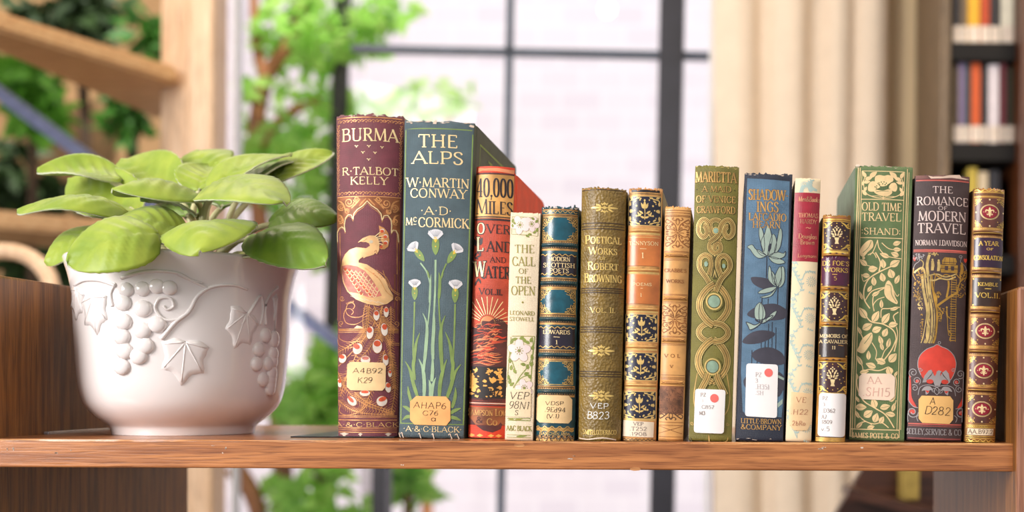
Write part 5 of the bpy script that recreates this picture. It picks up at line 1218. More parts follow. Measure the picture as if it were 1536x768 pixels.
# ---------------------------------------------------------------- book: dark brown cloth with the gilt tree
def romance():
    br = mat('purple brown cloth', (70, 52, 52), 0.55, kind='cloth', scale=80, var=0.12, bump=0.2); tx = mat('rose silver lettering', (222, 198, 190), 0.45, 0.1, scale=200, var=0.08); rd = mat('rose red rule', (202, 96, 84), 0.55, scale=120, var=0.1); red = mat('scarlet stamping', (206, 62, 46), 0.5, scale=100, var=0.1)
    silver = mat('grey stamping lines', (158, 150, 150), 0.5, 0.1); tg = mat('tree gilding', (206, 176, 112), 0.4, 0.35, scale=160, var=0.2); tg2 = mat('antique gilding', (184, 140, 60), 0.42, 0.35, scale=160, var=0.2)
    b = Book('book', 'dark brown book with a gilt tree and a red dome, second from the right', [(1371.8, 266), (1456, 268), (1359.2, 662), (1443.3, 662)], 0.80, 0.005, 0.14, br, br, ragged=0.0009, gap=(0.0004, 0.0006))
    AJ, AK, AL = K(1360, 255, 5.91), K(1355, 375, 5.48), K(1350, 510, 4.8)
    b.k = AJ
    b.rule(93, 1.8, rd); b.rule(83, 1.0, mat('dark rose rule', (120, 60, 58), 0.6))
    b.belt(48, 78, mat('rubbed rose cloth', (132, 92, 86), 0.8, scale=120, var=0.25), 1)
    for pts in ([(190, 52), (215, 78), (240, 60), (320, 58), (380, 44), (470, 36), (485, 58), (555, 66), (520, 74), (400, 66), (300, 76)],): b.fill(pts, mat('frayed pale paper', (226, 196, 176), 0.9), 4)
    for t, x0, x1, y0, y1, q in (('THE', 230, 410, 145, 205, .15), ('ROMANCE', 88, 545, 238, 312, .15), ('OF', 278, 360, 323, 354, .17), ('MODERN', 102, 528, 366, 452, .15), ('TRAVEL', 95, 524, 472, 560, .15), ('NORMAN J.DAVIDSON', 76, 534, 622, 670, .14)): b.text(t, x0, x1, y0, y1, tx, q, q*0.5)
    b.rule(712, 2.4, rd, 1); b.rule(726, 1.2, rd, 1)
    b.k = AK
    for sx, x in ((1, 92), (-1, 510)):
        b.fill([(x, 95), (x-14, 72), (x-8, 58), (x, 64), (x+8, 58), (x+14, 72)], red, 2, 3); b.stroke([(x-sx*12, 160), (x+sx*5, 120), (x+sx*40, 90), (x+sx*30, 50)], 5, silver, 1, 5); b.scroll(x+sx*40, 50, 16, 1.2, 0, silver, 4, 1, sx)
        b.stroke([(x-sx*5, 150), (x-sx*12, 200), (x+sx*10, 250)], 5, tg2, 1, 5)
    for x0, x1, x2, x3, w, m in ((155, 165, 200, 195, 20, tg), (175, 190, 215, 210, 10, tg), (200, 208, 235, 230, 16, tg), (225, 222, 255, 248, 8, tg), (235, 240, 275, 262, 12, tg2), (148, 172, 190, 165, 7, tg), (265, 250, 282, 270, 7, tg2)):
        b.stroke([(x0, 210), (x1, 330), (x2, 520), (x3, 700), (x3-20, 768)], w, m, 1, 6)
    rnd = random.Random(3)
    for i in range(26): x = rnd.uniform(160, 262); y = rnd.uniform(230, 720); b.stroke([(x, y), (x+rnd.uniform(-6, 8), y+30)], 4, br, 3)
    for p, w in (([(205, 220), (195, 120), (215, 40)], 22), ([(185, 230), (160, 150), (110, 170), (90, 190)], 14), ([(150, 170), (165, 110), (140, 80)], 9), ([(240, 330), (270, 390), (270, 450)], 14), ([(265, 470), (330, 420), (400, 370), (440, 350)], 18), ([(355, 390), (372, 300), (370, 250)], 16), ([(440, 350), (460, 270), (480, 240), (515, 215)], 10), ([(270, 450), (310, 500), (330, 520)], 10), ([(215, 250), (260, 250), (300, 235), (370, 240), (430, 215)], 12), ([(210, 210), (280, 200), (350, 220), (440, 190)], 10), ([(250, 190), (300, 225), (350, 200), (420, 225)], 8), ([(465, 260), (470, 200), (480, 110)], 8), ([(430, 190), (480, 230), (510, 160)], 7)):
        b.stroke(p, w, tg if p[0][0] < 230 else tg2, 2, 6)
    b.fill([(318, 85), (340, 58), (430, 62), (440, 90), (430, 115), (318, 115)], tg2, 2); b.stroke([(325, 100), (435, 100)], 4, br, 3); b.stroke([(345, 62), (335, 112)], 3, br, 3); b.stroke([(380, 62), (380, 112)], 3, br, 3); b.stroke([(410, 64), (415, 112)], 3, br, 3)
    b.fill([(300, 120), (448, 120), (445, 185), (310, 185)], tg2, 2); b.fill([(340, 130), (368, 130), (366, 165), (342, 165)], br, 3); b.fill([(390, 130), (418, 130), (416, 165), (392, 165)], br, 3); b.stroke([(305, 150), (445, 150)], 4, br, 4)
    for x, y, m in ((240, 100, tg), (290, 105, tg), (480, 120, tg2)):          # little figures on the platform
        b.dot(x, y-18, 9, m, 3); b.fill([(x-12, y-8), (x+10, y-10), (x+16, y+30), (x+8, y+70), (x-14, y+70), (x-10, y+25)], m, 3)
    for i in range(26):                                                        # rope ladder
        y = 240+i*20; b.stroke([(392-i*0.6+rnd.uniform(-3, 3), y), (440+rnd.uniform(-4, 4)-i*0.4, y+rnd.uniform(-4, 4))], 6, tg2, 2)
    b.stroke([(398, 235), (388, 750)], 4, tg2, 1); b.stroke([(436, 235), (428, 750)], 4, tg2, 1)
    b.dot(357, 470, 9, tg2, 2); b.stroke([(357, 480), (362, 540), (385, 560)], 9, tg2, 2); b.stroke([(350, 500), (362, 560), (365, 640), (372, 700)], 6, tg2, 2); b.stroke([(372, 660), (395, 690), (380, 740)], 10, tg2, 2)
    def foliage(x, y, rx, ry, n, m):
        for i in range(n):
            a = rnd.uniform(0, 6.28); r = math.sqrt(rnd.random()); b.leaf(x+rx*r*math.cos(a), y+ry*r*math.sin(a), rnd.uniform(0, 360), 15, 7, m, 2)
    foliage(115, 340, 35, 90, 55, tg2); foliage(140, 450, 22, 60, 30, tg); foliage(475, 330, 45, 60, 40, tg2); foliage(285, 375, 25, 35, 26, tg2); foliage(130, 60, 50, 30, 30, silver); foliage(250, 35, 60, 12, 20, tg); foliage(300, 555, 16, 40, 16, tg2); foliage(145, 200, 40, 40, 24, tg2); foliage(310, 500, 30, 25, 16, tg2); foliage(150, 620, 12, 120, 26, tg2); foliage(490, 200, 30, 30, 16, tg2)
    b.k = AL
    dome = [(268, 32), (300, 48), (345, 66), (385, 105), (403, 155), (400, 205), (382, 255), (360, 288), (330, 300), (205, 300), (175, 288), (150, 255), (130, 205), (130, 150), (150, 105), (195, 66), (240, 48)]
    b.fill(dome, red, 2, 3); b.stroke(dome[-6:]+dome[:9], 5, silver, 3, 3); b.ring(283, 20, 9, 9, 4, silver, 3)
    b.fill([(240, 300), (160, 310), (175, 262), (205, 222), (225, 215), (238, 240), (250, 262), (262, 240), (262, 228), (278, 218), (300, 225), (290, 240), (290, 262), (305, 232), (330, 215), (350, 240), (362, 300), (340, 318), (300, 296), (285, 330), (250, 330)], silver, 5, 0)
    for x in (215, 322): b.ell(x, 300, 26, 16, red, 6)
    for i in range(4): b.stroke([(190+i*12, 290-i*14), (225+i*4, 255-i*8)], 3, br, 6); b.stroke([(345-i*12, 290-i*14), (310-i*4, 255-i*8)], 3, br, 6)
    for sg in (1, -1):
        X = lambda x: 265+sg*(x-265)
        b.fill([(X(75), 280), (X(55), 340), (X(50), 400), (X(75), 460), (X(120), 490), (X(85), 420), (X(80), 350)], red, 3, 4); b.stroke([(X(60), 270), (X(45), 340), (X(50), 420), (X(90), 480), (X(130), 492)], 5, silver, 4, 5)
        b.scroll(X(95), 240, 34, 1.5, 2, silver, 5, 3, sg); b.scroll(X(120), 298, 30, 1.5, 1, silver, 5, 3, -sg); b.dot(X(125), 300, 14, red, 3); b.scroll(X(105), 350, 26, 1.3, 4, silver, 5, 3, sg); b.scroll(X(90), 525, 42, 1.5, 0, silver, 6, 3, sg); b.ell(X(88), 522, 20, 16, red, 3); b.dot(X(66), 272, 12, red, 3)
        b.stroke([(X(60), 590), (X(50), 560), (X(70), 500)], 5, silver, 3, 4); b.stroke([(X(130), 590), (X(120), 560), (X(140), 540)], 5, silver, 3, 4); b.dot(X(50), 590, 10, silver, 3)
        b.stroke([(X(130), 400), (X(145), 345), (X(200), 325), (X(265), 340), (X(285), 370), (X(265), 395)], 5, silver, 3, 5); b.scroll(X(265+22), 365, 20, 1.2, 0, silver, 4, 3, sg)
        b.fill([(X(155), 370), (X(175), 340), (X(215), 335), (X(238), 365), (X(215), 362), (X(205), 385), (X(185), 395), (X(180), 365)], silver, 5, 3); b.fill([(X(180), 365), (X(212), 368), (X(198), 385)], red, 6)
        b.scroll(X(146), 215, 16, 1.2, 0, silver, 4, 4, sg)
    b.rule(608, 2.0, rd, 3); b.rule(622, 0.7, rd, 3); b.rule(712, 2.2, mat('dull rose rule', (140, 70, 66), 0.6), 3)
    b.text('SEELEY,SERVICE & CO', 42, 442, 642, 684, silver, 0.15, 0.08)
    b.label([(156, 404), (360, 402), (383, 432), (381, 570), (355, 602), (160, 600), (134, 570), (134, 434)], mat('ochre label paper', (232, 182, 112), 0.75, scale=70, var=0.06))
    b.hand('A', 212, 252, 414, 464, ink, seed=61, w=0.09); b.hand('D282', 168, 356, 480, 538, ink, seed=62, w=0.08, slant=0.18, jit=0.9)
    b.to_spine(); b.done(); return b

# ---------------------------------------------------------------- book: gilt calf with fleur ovals
def year():
    calf = mat('gilt russet calf', (158, 108, 54), 0.4, 0.15, scale=90, var=0.22, coat=0.15); mar = mat('russet tooled leather', (104, 56, 44), 0.34, scale=90, var=0.2, coat=0.3); red = mat('crimson oval leather', (150, 26, 46), 0.34, scale=90, var=0.15, coat=0.3); pur = mat('violet black leather', (58, 26, 54), 0.28, scale=90, var=0.2, coat=0.4); blk = mat('chocolate leather', (60, 38, 28), 0.3, scale=90, var=0.2, coat=0.35); dk = mat('dark tooled line', (84, 44, 28), 0.5)
    side = mat('brown calf', (110, 74, 40), 0.5, scale=60)
    bands = [(349, 3.6, 0.0012), (408, 3.6, 0.0012), (467, 3.6, 0.0012), (526.5, 3.6, 0.0012), (584.5, 3.6, 0.0012)]
    b = Book('book', 'gilt brown leather book with red fleur ovals, last on the right of the row', [(1459.6, 284.5), (1507, 286), (1446.3, 662), (1492.5, 663)], 0.795, 0.005, 0.105, side, calf, bands=bands, ragged=0.0004, gap=(0.0004, 0))
    AM, AN, AO = K(1445, 275, 6.4), K(1440, 385, 5.29), K(1440, 520, 5.125)
    b.k = IDK
    for y, h, r in bands:
        b.belt(y-8, y-4, gold2, 0, 0.95); b.belt(y+4, y+7.5, gold2, 0, 0.95); b.rule(y-1.6, 1.2, dk, 2, 0.93); b.rule(y+2.6, 1.8, dk, 2, 0.93); b.rule(y+0.5, 0.8, bright, 2, 0.93); b.dots(y-6, 18, 0.5, bright, 2, 0.9); b.dots(y+4.6, 18, 0.6, dk, 2, 0.9)
    b.k = AM
    for y in (84, 128): b.rule(y, 0.8, bright)
    b.dots(105, 20, 0.7, dk, 2, 0.9); b.rule(98, 0.6, dk); b.rule(114, 0.6, dk); b.wavy(68, 1.4, 4, 1.2, bright, 2)
    def pan(k, x0, y0, x1, y1, cx, cy, rx, ry):
        b.k = k; w, h = x1-x0, y1-y0; mx, my = (x0+x1)/2, (y0+y1)/2
        b.fill([(mx+w*0.5*max(-1, min(1, 1.16*math.copysign(abs(math.cos(t))**0.75, math.cos(t)))), my+h*0.5*max(-1, min(1, 1.12*math.copysign(abs(math.sin(t))**0.75, math.sin(t))))) for t in [i*0.1571 for i in range(40)]], mar, 0)
        b.ell(cx, cy, rx, ry, pale, 1, n=36); b.ring(cx, cy, rx*0.93, ry*0.93, rx*0.04, gold2, 2, 36); b.ell(cx, cy, rx*0.82, ry*0.8, red, 3, n=36); b.ring(cx, cy, rx*0.84, ry*0.82, rx*0.05, dk, 4, 36)
        b.leaf(cx, cy-ry*0.3, 90, ry*0.7, rx*0.28, pale, 4); b.leaf(cx, cy+ry*0.35, 90, ry*0.55, rx*0.2, pale, 4); b.stroke([(cx-rx*0.22, cy+ry*0.12), (cx+rx*0.22, cy+ry*0.12)], rx*0.08, pale, 5)
        for sg in (1, -1):
            b.stroke([(cx, cy+ry*0.1), (cx+sg*rx*0.18, cy-ry*0.2), (cx+sg*rx*0.4, cy-ry*0.22), (cx+sg*rx*0.42, cy+ry*0.06)], rx*0.13, pale, 4, 4, taper=lambda t: 0.5+0.6*math.sin(3.1*t)); b.stroke([(cx, cy+ry*0.15), (cx+sg*rx*0.22, cy+ry*0.36), (cx+sg*rx*0.3, cy+ry*0.22)], rx*0.09, pale, 4, 4)
            b.dot(cx+sg*rx*0.62, cy, rx*0.05, pale, 4); b.dot(cx+sg*w*0.46, cy, w*0.03, pale, 1)
            for sy in (1, -1):
                X, Y = mx+sg*w*0.5, my+sy*h*0.5
                corner_spray(b, X, Y, -sg, -sy, w*0.2, bright, w*0.014); b.dot(cx+sg*w*0.27, cy+sy*h*0.33, w*0.018, bright, 1)
        b.dot(cx, y0+h*0.05, w*0.03, pale, 1); b.dot(cx, y1-h*0.05, w*0.03, pale, 1)
    pan(AM, 108, 143, 392, 424, 253, 276, 92, 74); pan(AN, 84, 484, 310, 702, 200, 590, 78, 62); pan(AO, 70, 74, 292, 296, 182, 184, 76, 60); pan(AO, 58, 372, 278, 588, 168, 480, 76, 60)
    b.k = AO
    for y in (606, 622, 690, 704): b.rule(y, 0.8, bright)
    b.dots(614, 18, 0.6, bright, 2); b.dots(697, 18, 0.6, dk, 2); b.wavy(722, 1.3, 5, 1.1, bright, 2); b.rule(732, 0.8, bright)
    b.k = AM
    b.label([(104, 522), (380, 522), (374, 806), (98, 806)], pur, 'title_label', round_=20)
    b.text('A YEAR', 148, 336, 556, 598, bright, 0.2, 0.12, minw=0.8); b.text('OF', 220, 286, 622, 642, bright, 0.22, 0.13, minw=0.7); b.text('CONSOLATION', 99, 378, 694, 736, bright, 0.2, 0.12, minw=0.75)
    for x, y in ((112, 530), (370, 530)): b.dot(x, y, 8, bright, 3)
    b.to_spine(); b.k = AN
    b.label([(98, 168), (328, 168), (322, 392), (94, 392)], blk, 'title_label', round_=16)
    b.text('KEMBLE', 140, 300, 206, 233, bright, 0.22, 0.13, minw=0.7); b.stroke([(194, 255), (246, 255)], 6, bright, 3); b.text('VOL.II.', 120, 318, 288, 326, bright, 0.2, 0.12, minw=0.7)
    for x, y in ((106, 178), (320, 178), (102, 384), (314, 384)): b.dot(x, y, 6, bright, 3)
    b.to_spine(); b.k = AO
    b.label([(58, 632), (256, 630), (252, 680), (54, 680)], mat('typed strip paper', (236, 214, 182), 0.7, scale=80, var=0.04))
    b.text('AA.B97.2', 60, 252, 638, 670, mat('typewriter ink', (110, 92, 84), 0.8), 0.15, 0.1, minw=0.6)
    b.to_spine(); b.done(); return b
# ------------------------------------------------------------------ the room: floor, window wall, outside walls
def slab(name, p0, p1, m, bev=0.0):
    bm = bmesh.new(); box(bm, p0, p1, 0, bev); return structure(link(name, bm, m))
plaster = mat('cream painted plaster', (232, 212, 178), 0.7, scale=3, var=0.03)
YW = 2.62                                                              # the window's plane
slab('floor', (-3.2, -2.4, -0.05), (3.2, 2.75, 0.0), wood('floor boards', (96, 70, 50), (66, 48, 34), 'X'))
slab('ceiling', (-3.2, -2.4, 2.85), (3.2, 2.75, 2.95), mat('white ceiling', (236, 230, 220), 0.8, scale=3, var=0.02))
pier = W(1331, 0, YW).x; win_r = W(1064, 0, YW).x; win_l = W(352, 0, YW).x
slab('wall_right', (win_r+0.012, YW-0.02, 0), (3.2, YW+0.13, 2.85), plaster)
bm = bmesh.new(); x0, x1 = W(1334, 400, 2.56).x, W(1409, 400, 2.56).x
box(bm, (x0, 2.56, 0), (x1, YW-0.02, 2.85), 0, 0.006); box(bm, (x1-0.022, 2.545, 0), (x1, 2.56, 2.85), 0, 0.004)
structure(link('trim_1', bm, mat('cream painted trim', (228, 202, 160), 0.45, scale=3, var=0.03)))
def brick(name, c1, c2, mortar, scale, rough=0.85):
    m = bpy.data.materials.new(name); m.use_nodes = True; N = m.node_tree.nodes; L = m.node_tree.links; b = N['Principled BSDF']; b.inputs['Roughness'].default_value = rough
    tc = N.new('ShaderNodeTexCoord'); mp = N.new('ShaderNodeMapping'); mp.inputs['Rotation'].default_value = (math.pi/2, 0, 0); br = N.new('ShaderNodeTexBrick')
    L.new(tc.outputs['Object'], mp.inputs['Vector']); L.new(mp.outputs[0], br.inputs['Vector'])
    br.inputs['Color1'].default_value = rgb(c1); br.inputs['Color2'].default_value = rgb(c2); br.inputs['Mortar'].default_value = rgb(mortar); br.inputs['Scale'].default_value = scale
    L.new(br.outputs['Color'], b.inputs['Base Color']); return m
slab('wall_back', (-3.0, 6.0, -0.6), (5.0, 6.2, 4.6), brick('pale lilac brick', (222, 214, 222), (214, 205, 215), (226, 219, 226), 2.2))
slab('wall_left', (-4.5, 4.3, -0.6), (W(300, 400, 4.3).x, 4.5, 4.2), mat('tan stone', (206, 164, 116), 0.9, kind='noise', scale=2.2, col2=(146, 110, 72), bump=0.4, dist=0.03))
slab('ground', (-5, 2.8, -0.65), (5, 6.0, -0.6), mat('garden soil', (96, 84, 66), 0.95, kind='noise', scale=4, col2=(70, 60, 46)))

# the window: black steel frame, white jamb, panes
steel = mat('black steel', (38, 38, 48), 0.45, scale=20, var=0.1); bluesteel = mat('slate steel', (70, 80, 96), 0.45, scale=20, var=0.1)
white_paint = mat('white gloss paint', (244, 244, 246), 0.35, scale=5, var=0.01)
def pbar(bm, x0, y0, x1, y1, d, w, dep, mi=0): bar(bm, W(x0, y0, d), W(x1, y1, d), w*d/F, dep, mi)
win = structure(thing('window_1', None, None, (0, YW, 1.0)))
def winpart(name, m, bars):
    bm = bmesh.new()
    for x0, y0, x1, y1, w, dep in bars: pbar(bm, x0, y0, x1, y1, YW, w, dep)
    bmesh.ops.translate(bm, verts=bm.verts, vec=(0, -YW, -1.0)); return link(name, bm, m, win)
winpart('jamb', white_paint, [(358.5, -350, 351, 1250, 3, 0.04), (1073, -350, 1055, 1250, 7, 0.10)])
winpart('mullion', steel, [(1016, -350, 984, 1250, 36, 0.06)])
winpart('mullion', steel, [(574, 560, 570, 1250, 21, 0.05)])
winpart('muntin', bluesteel, [(772.5, -350, 742, 1250, 9, 0.03)])
winpart('muntin', bluesteel, [(530, 73.5, 1066, 85, 9, 0.03)])
gl = bpy.data.materials.new('window glass'); gl.use_nodes = True; N = gl.node_tree.nodes; L = gl.node_tree.links
tr = N.new('ShaderNodeBsdfTransparent'); gs = N.new('ShaderNodeBsdfGlossy'); gs.inputs['Roughness'].default_value = 0.02; fr = N.new('ShaderNodeFresnel'); fr.inputs['IOR'].default_value = 1.25; mx = N.new('ShaderNodeMixShader')
tr.inputs['Color'].default_value = (0.97, 0.98, 0.985, 1)
L.new(fr.outputs[0], mx.inputs[0]); L.new(tr.outputs[0], mx.inputs[1]); L.new(gs.outputs[0], mx.inputs[2]); L.new(mx.outputs[0], N['Material Output'].inputs[0])
bm = bmesh.new(); box(bm, (win_l, 0.0, -1.0), (win_r, 0.004, 1.6)); link('pane', bm, gl, win)

# ------------------------------------------------------------------ the oak bookshelf in front
XL, XR = -0.518, 0.1948
oakX = wood('oak shelf', (196, 128, 74), (150, 90, 50), 'X', 0.3, 9, 0.35, 0.35); oakZ = wood('oak upright', (152, 98, 44), (104, 64, 27), 'Z', 0.42, 9, 0.2, 0.05); edgew = wood('worn oak edge', (214, 160, 104), (178, 112, 62), 'X')
oakP = wood('pinkish oak edge', (178, 126, 100), (140, 92, 68), 'Z', 0.35, 9, 0.15, 0.25)
scuffm = mat('pale scuffs', (224, 206, 190), 0.8)
sh = thing('bookshelf', 'oak shelf with low side panels carrying the potted plant and the row of old books', 'bookshelf', (0, 0.78, 0))
def shpart(name, mats, fn):
    bm = bmesh.new(); fn(bm); bmesh.ops.translate(bm, verts=bm.verts, vec=(0, -0.78, 0)); return link(name, bm, mats, sh)
def board_(bm):
    box(bm, (XL-0.002, 0.78, SHELF-0.0194), (XR+0.001, 1.085, SHELF), 0, 0.0012)
    rnd = random.Random(2)
    for px, py, w, h in ((8, 673, 2, 5), (20, 673, 2, 6), (83, 680, 5, 3), (108, 675, 2, 3), (336, 672, 2, 5), (336, 680, 1.5, 3), (855, 688, 7, 2), (862, 684, 4, 1.5), (1229, 673, 8, 2), (1290, 671.5, 5, 1.5), (604, 697, 3, 2), (320, 669, 5, 1.2), (1235, 671.5, 6, 1.5)):
        for k in range(2):
            c = W(px+rnd.uniform(-3, 3), py+rnd.uniform(-1, 1), 0.7798); r = 0.78/F
            v = [bm.verts.new((c.x+w*r*0.6*rnd.uniform(0.5, 1)*math.cos(t*0.9), 0.77985, c.z+h*r*0.5*rnd.uniform(0.4, 1)*math.sin(t*0.9))) for t in range(7)]
            bm.faces.new(v).material_index = 2
    n = 300; x0, x1 = XL+0.001, XR-0.001; hh = 0.5               # bare wood along the worn front arris
    up, lo = [], []
    for k in range(n+1):
        hh = min(1.0, max(0.0, hh+rnd.uniform(-0.25, 0.25))); x = x0+(x1-x0)*k/n
        up.append(bm.verts.new((x, 0.7806, SHELF+0.00006))); lo.append(bm.verts.new((x, 0.77985, SHELF-0.0007-0.0009*hh)))
    for k in range(n): bm.faces.new((lo[k], lo[k+1], up[k+1], up[k])).material_index = 1
    for px, py in ((779, 668), (953, 704)):
        c = W(px, py, 0.7798); v = [bm.verts.new((c.x+0.004*math.cos(t*0.9), 0.77985, c.z+0.0018*math.sin(t*0.9)*(1 if t < 4 else 0.6))) for t in range(7)]; bm.faces.new(v).material_index = 1
shpart('shelf_board', [oakX, edgew, scuffm], board_)
def side(x0, x1, top):
    def f(bm):
        fs = box(bm, (x0, 0.768, 0.0), (x1, 1.085, SHELF+top), 0, 0.002)
        for q in bm.faces:
            if q.normal.y < -0.5 and abs(q.normal.x) < 0.6: q.material_index = 1
    return f
bmesh_dummy = None
def sidepart(x0, x1, top):
    bm = bmesh.new(); box(bm, (x0, 0.768-0.78, 0.0), (x1, 1.085-0.78, SHELF+top), 0, 0.002); bm.normal_update()
    for q in bm.faces:
        if q.normal.y < -0.35: q.material_index = 1
    return link('side_panel', bm, [oakZ, oakP], sh)
sidepart(XL-0.022, XL, 0.1152); sidepart(XR, XR+0.022, 0.107)
bm = bmesh.new(); box(bm, (XL+0.0004, 0.855-0.78, SHELF), (XL+0.004, 1.08-0.78, SHELF+0.0022), 0, 0.0004)
link('shelf_strip', bm, mat('pale metal strip', (206, 206, 214), 0.25, 0.7), sh)  # added pale strip stands in for light caught along the shelf's edge

# ------------------------------------------------------------------ black bookend under the first book
be = thing('bookend', 'black metal bookend with its thin foot sticking out left of the plum book', 'bookend', (-0.27, 0.87, SHELF))
blackm = mat('black enamelled metal', (26, 26, 30), 0.35, 0.3)
xa, xb = W(438, 660, 0.825).x, -0.2432
bm = bmesh.new(); box(bm, (xa+0.27, 0.822-0.87, 0), (xb+0.27, 0.935-0.87, 0.001), 0, 0.0003); link('foot', bm, blackm, be)
bm = bmesh.new(); box(bm, (xb-0.0010+0.27, 0.86-0.87, 0.001), (xb+0.27, 0.935-0.87, 0.13), 0, 0.0003); link('upright', bm, blackm, be)

# ------------------------------------------------------------------ the books, left to right
BOOKS = [f() for f in (burma, alps, miles, call_open, scottish, browning, tennyson, crabbe, marietta, shadowings, hardy, defoe, old_time, romance, year)]

# ------------------------------------------------------------------ the potted african violet
PX, PY = -0.4252, 0.884
pot_root = thing('potted_african_violet', 'african violet with fuzzy green leaves in a glossy white pot with grape relief', 'potted plant', (PX, PY, SHELF))
PROF = [(0.0555, 0.0), (0.0562, 0.003), (0.0574, 0.0062), (0.0600, 0.0085), (0.0672, 0.0135), (0.0735, 0.0195), (0.0775, 0.0262), (0.0802, 0.036), (0.0817, 0.048), (0.0829, 0.062), (0.0840, 0.079), (0.0846, 0.094), (0.0852, 0.106), (0.0866, 0.114), (0.0885, 0.122), (0.0908, 0.129), (0.0918, 0.1325)]
PROF = crom([(r*0.905, z) for r, z in PROF], 3)
def Rz(z):
    for (r0, z0), (r1, z1) in zip(PROF, PROF[1:]):
        if z <= z1 or (r1, z1) == PROF[-1]: return r0+(r1-r0)*max(0, min(1, (z-z0)/max(1e-9, z1-z0)))
def surf(cx, cy, h):
    """point of the pot's wall at a place measured on the photograph, raised by h (pot space)"""
    px, py = 80+cx/2.56, 370+cy/2.56; d = PY-0.08; z = 0.06; th = 0
    for _ in range(12):
        p = W(px, py, d); z = max(0, min(0.132, p.z-SHELF)); R = Rz(z); s = max(-0.985, min(0.985, (p.x-PX)/R)); th = math.asin(s); d = 0.5*d+0.5*(PY-R*math.cos(th))
    R = Rz(z)+h
    return Vector((R*math.sin(th), -R*math.cos(th), z)), Vector((math.sin(th), -math.cos(th), 0)), Vector((math.cos(th), math.sin(th), 0))
glaze = mat('white glaze', (236, 228, 226), 0.09, scale=8, var=0.015, coat=0.6)
bm = bmesh.new(); NS = 128
rows = [(0.0, 0.0015), (0.047, 0.0015)]+PROF+[(0.0825, 0.1342), (0.0811, 0.1345), (0.0796, 0.1325), (0.0773, 0.122), (0.0742, 0.108), (0.0724, 0.09)]
rings = []
for r, z in rows:
    rings.append([bm.verts.new((r*math.cos(6.28318530718*k/NS), r*math.sin(6.28318530718*k/NS), z)) for k in range(NS)] if r > 0 else [bm.verts.new((0, 0, z))])
for a, b in zip(rings, rings[1:]):
    for k in range(NS):
        f = bm.faces.new((a[0], b[(k+1) % NS], b[k])) if len(a) == 1 else bm.faces.new((a[k], a[(k+1) % NS], b[(k+1) % NS], b[k])); f.smooth = True
def grape(cx, cy, r):
    c, n, t = surf(cx, cy, r*0.02); up = Vector((0, 0, 1)); V = []
    for i in range(7):
        ph = math.pi/2*i/6; V.append([bm.verts.new(c+n*(r*0.5*math.cos(ph))+(t*math.cos(q*0.5236)+up*math.sin(q*0.5236))*r*math.sin(ph)-n*(r*0.25 if i == 6 else 0)) for q in range(12)] if i else [bm.verts.new(c+n*r*0.5)])
    for a, b in zip(V, V[1:]):
        for k in range(12):
            f = bm.faces.new((a[0], b[k], b[(k+1) % 12])) if len(a) == 1 else bm.faces.new((a[k], b[k], b[(k+1) % 12], a[(k+1) % 12])); f.smooth = True
def vine(pts, r=0.0015, taper=0.5):
    P = [surf(x, y, 0.0003)[0] for x, y in crom(pts, 7)]; tube(bm, P, [r*(1-taper*i/len(P)) for i in range(len(P))], 8)
def relief_leaf(cx, cy, s, rot, lobes=((90, 1.25), (62, .86), (38, 1.08), (8, .78), (-22, 1.05), (-52, .8), (-90, .55), (-128, .8), (-158, 1.05), (172, .78), (142, 1.08), (118, .86)), sx=1.0):
    out = []
    for a, r in lobes: t = math.radians(a+rot); out.append((cx+sx*s*r*math.cos(t), cy+s*r*math.sin(t)))
    fine = []
    for i, p in enumerate(out):
        q = out[(i+1) % len(out)]; fine += [p, ((p[0]*2+q[0])/3+s*0.03, (p[1]*2+q[1])/3), ((p[0]+2*q[0])/3, (p[1]+2*q[1])/3-s*0.03)]
    prev = None; n = len(fine)
    for f, h in ((1.0, -0.0006), (0.95, 0.0008), (0.7, 0.0012), (0.4, 0.0013)):
        ring = [bm.verts.new(surf(cx+(x-cx)*f, cy+(y-cy)*f, h)[0]) for x, y in fine]
        if prev:
            for i in range(n): q = bm.faces.new((prev[i], ring[i], ring[(i+1) % n], prev[(i+1) % n])); q.smooth = True
        prev = ring
    cv = bm.verts.new(surf(cx, cy, 0.0014)[0])
    for i in range(n): bm.faces.new((prev[i], cv, prev[(i+1) % n])).smooth = True
    tx, ty = out[6][0]*0.9+cx*0.1, out[6][1]*0.9+cy*0.1          # ribs run from the stalk to the lobes
    for k in (0, 2, 4, 8, 10):
        x, y = out[k]; P = [surf(tx+(x*0.86+cx*0.14-tx)*t, ty+(y*0.86+cy*0.14-ty)*t, 0.0009)[0] for t in (0, .33, .66, 1)]; tube(bm, P, [0.0009, 0.0008, 0.0007, 0.0004], 6)
for x, y in ((280, 165), (343, 162), (398, 152), (446, 158), (268, 215), (345, 238), (270, 288), (342, 322), (400, 298), (264, 345), (274, 400), (328, 420), (352, 380), (264, 460)): grape(x, y, 0.0064 if y > 180 else 0.0056)
for x, y in ((815, 340), (860, 350), (885, 360), (788, 395), (780, 450), (825, 450), (862, 410), (880, 440), (845, 490), (872, 480), (805, 510), (855, 530), (880, 545), (880, 510)): grape(x, y, 0.0058)
relief_leaf(503, 415, 98, 6); relief_leaf(725, 295, 88, 25, sx=0.72); relief_leaf(160, 235, 88, -8, sx=0.6); relief_leaf(868, 230, 80, 0, sx=0.35); relief_leaf(92, 200, 70, 10, sx=0.4)
vine([(415, 355), (470, 290), (520, 250), (555, 190), (610, 155), (690, 148), (745, 165)], 0.0017); vine([(260, 120), (360, 95), (470, 100), (540, 135), (590, 160)], 0.0015); vine([(480, 105), (520, 125), (575, 140)], 0.0012)
vine([(525, 240), (490, 275), (430, 280), (392, 240), (408, 200), (448, 198), (462, 228), (438, 242), (424, 228)], 0.0013, 0.3)
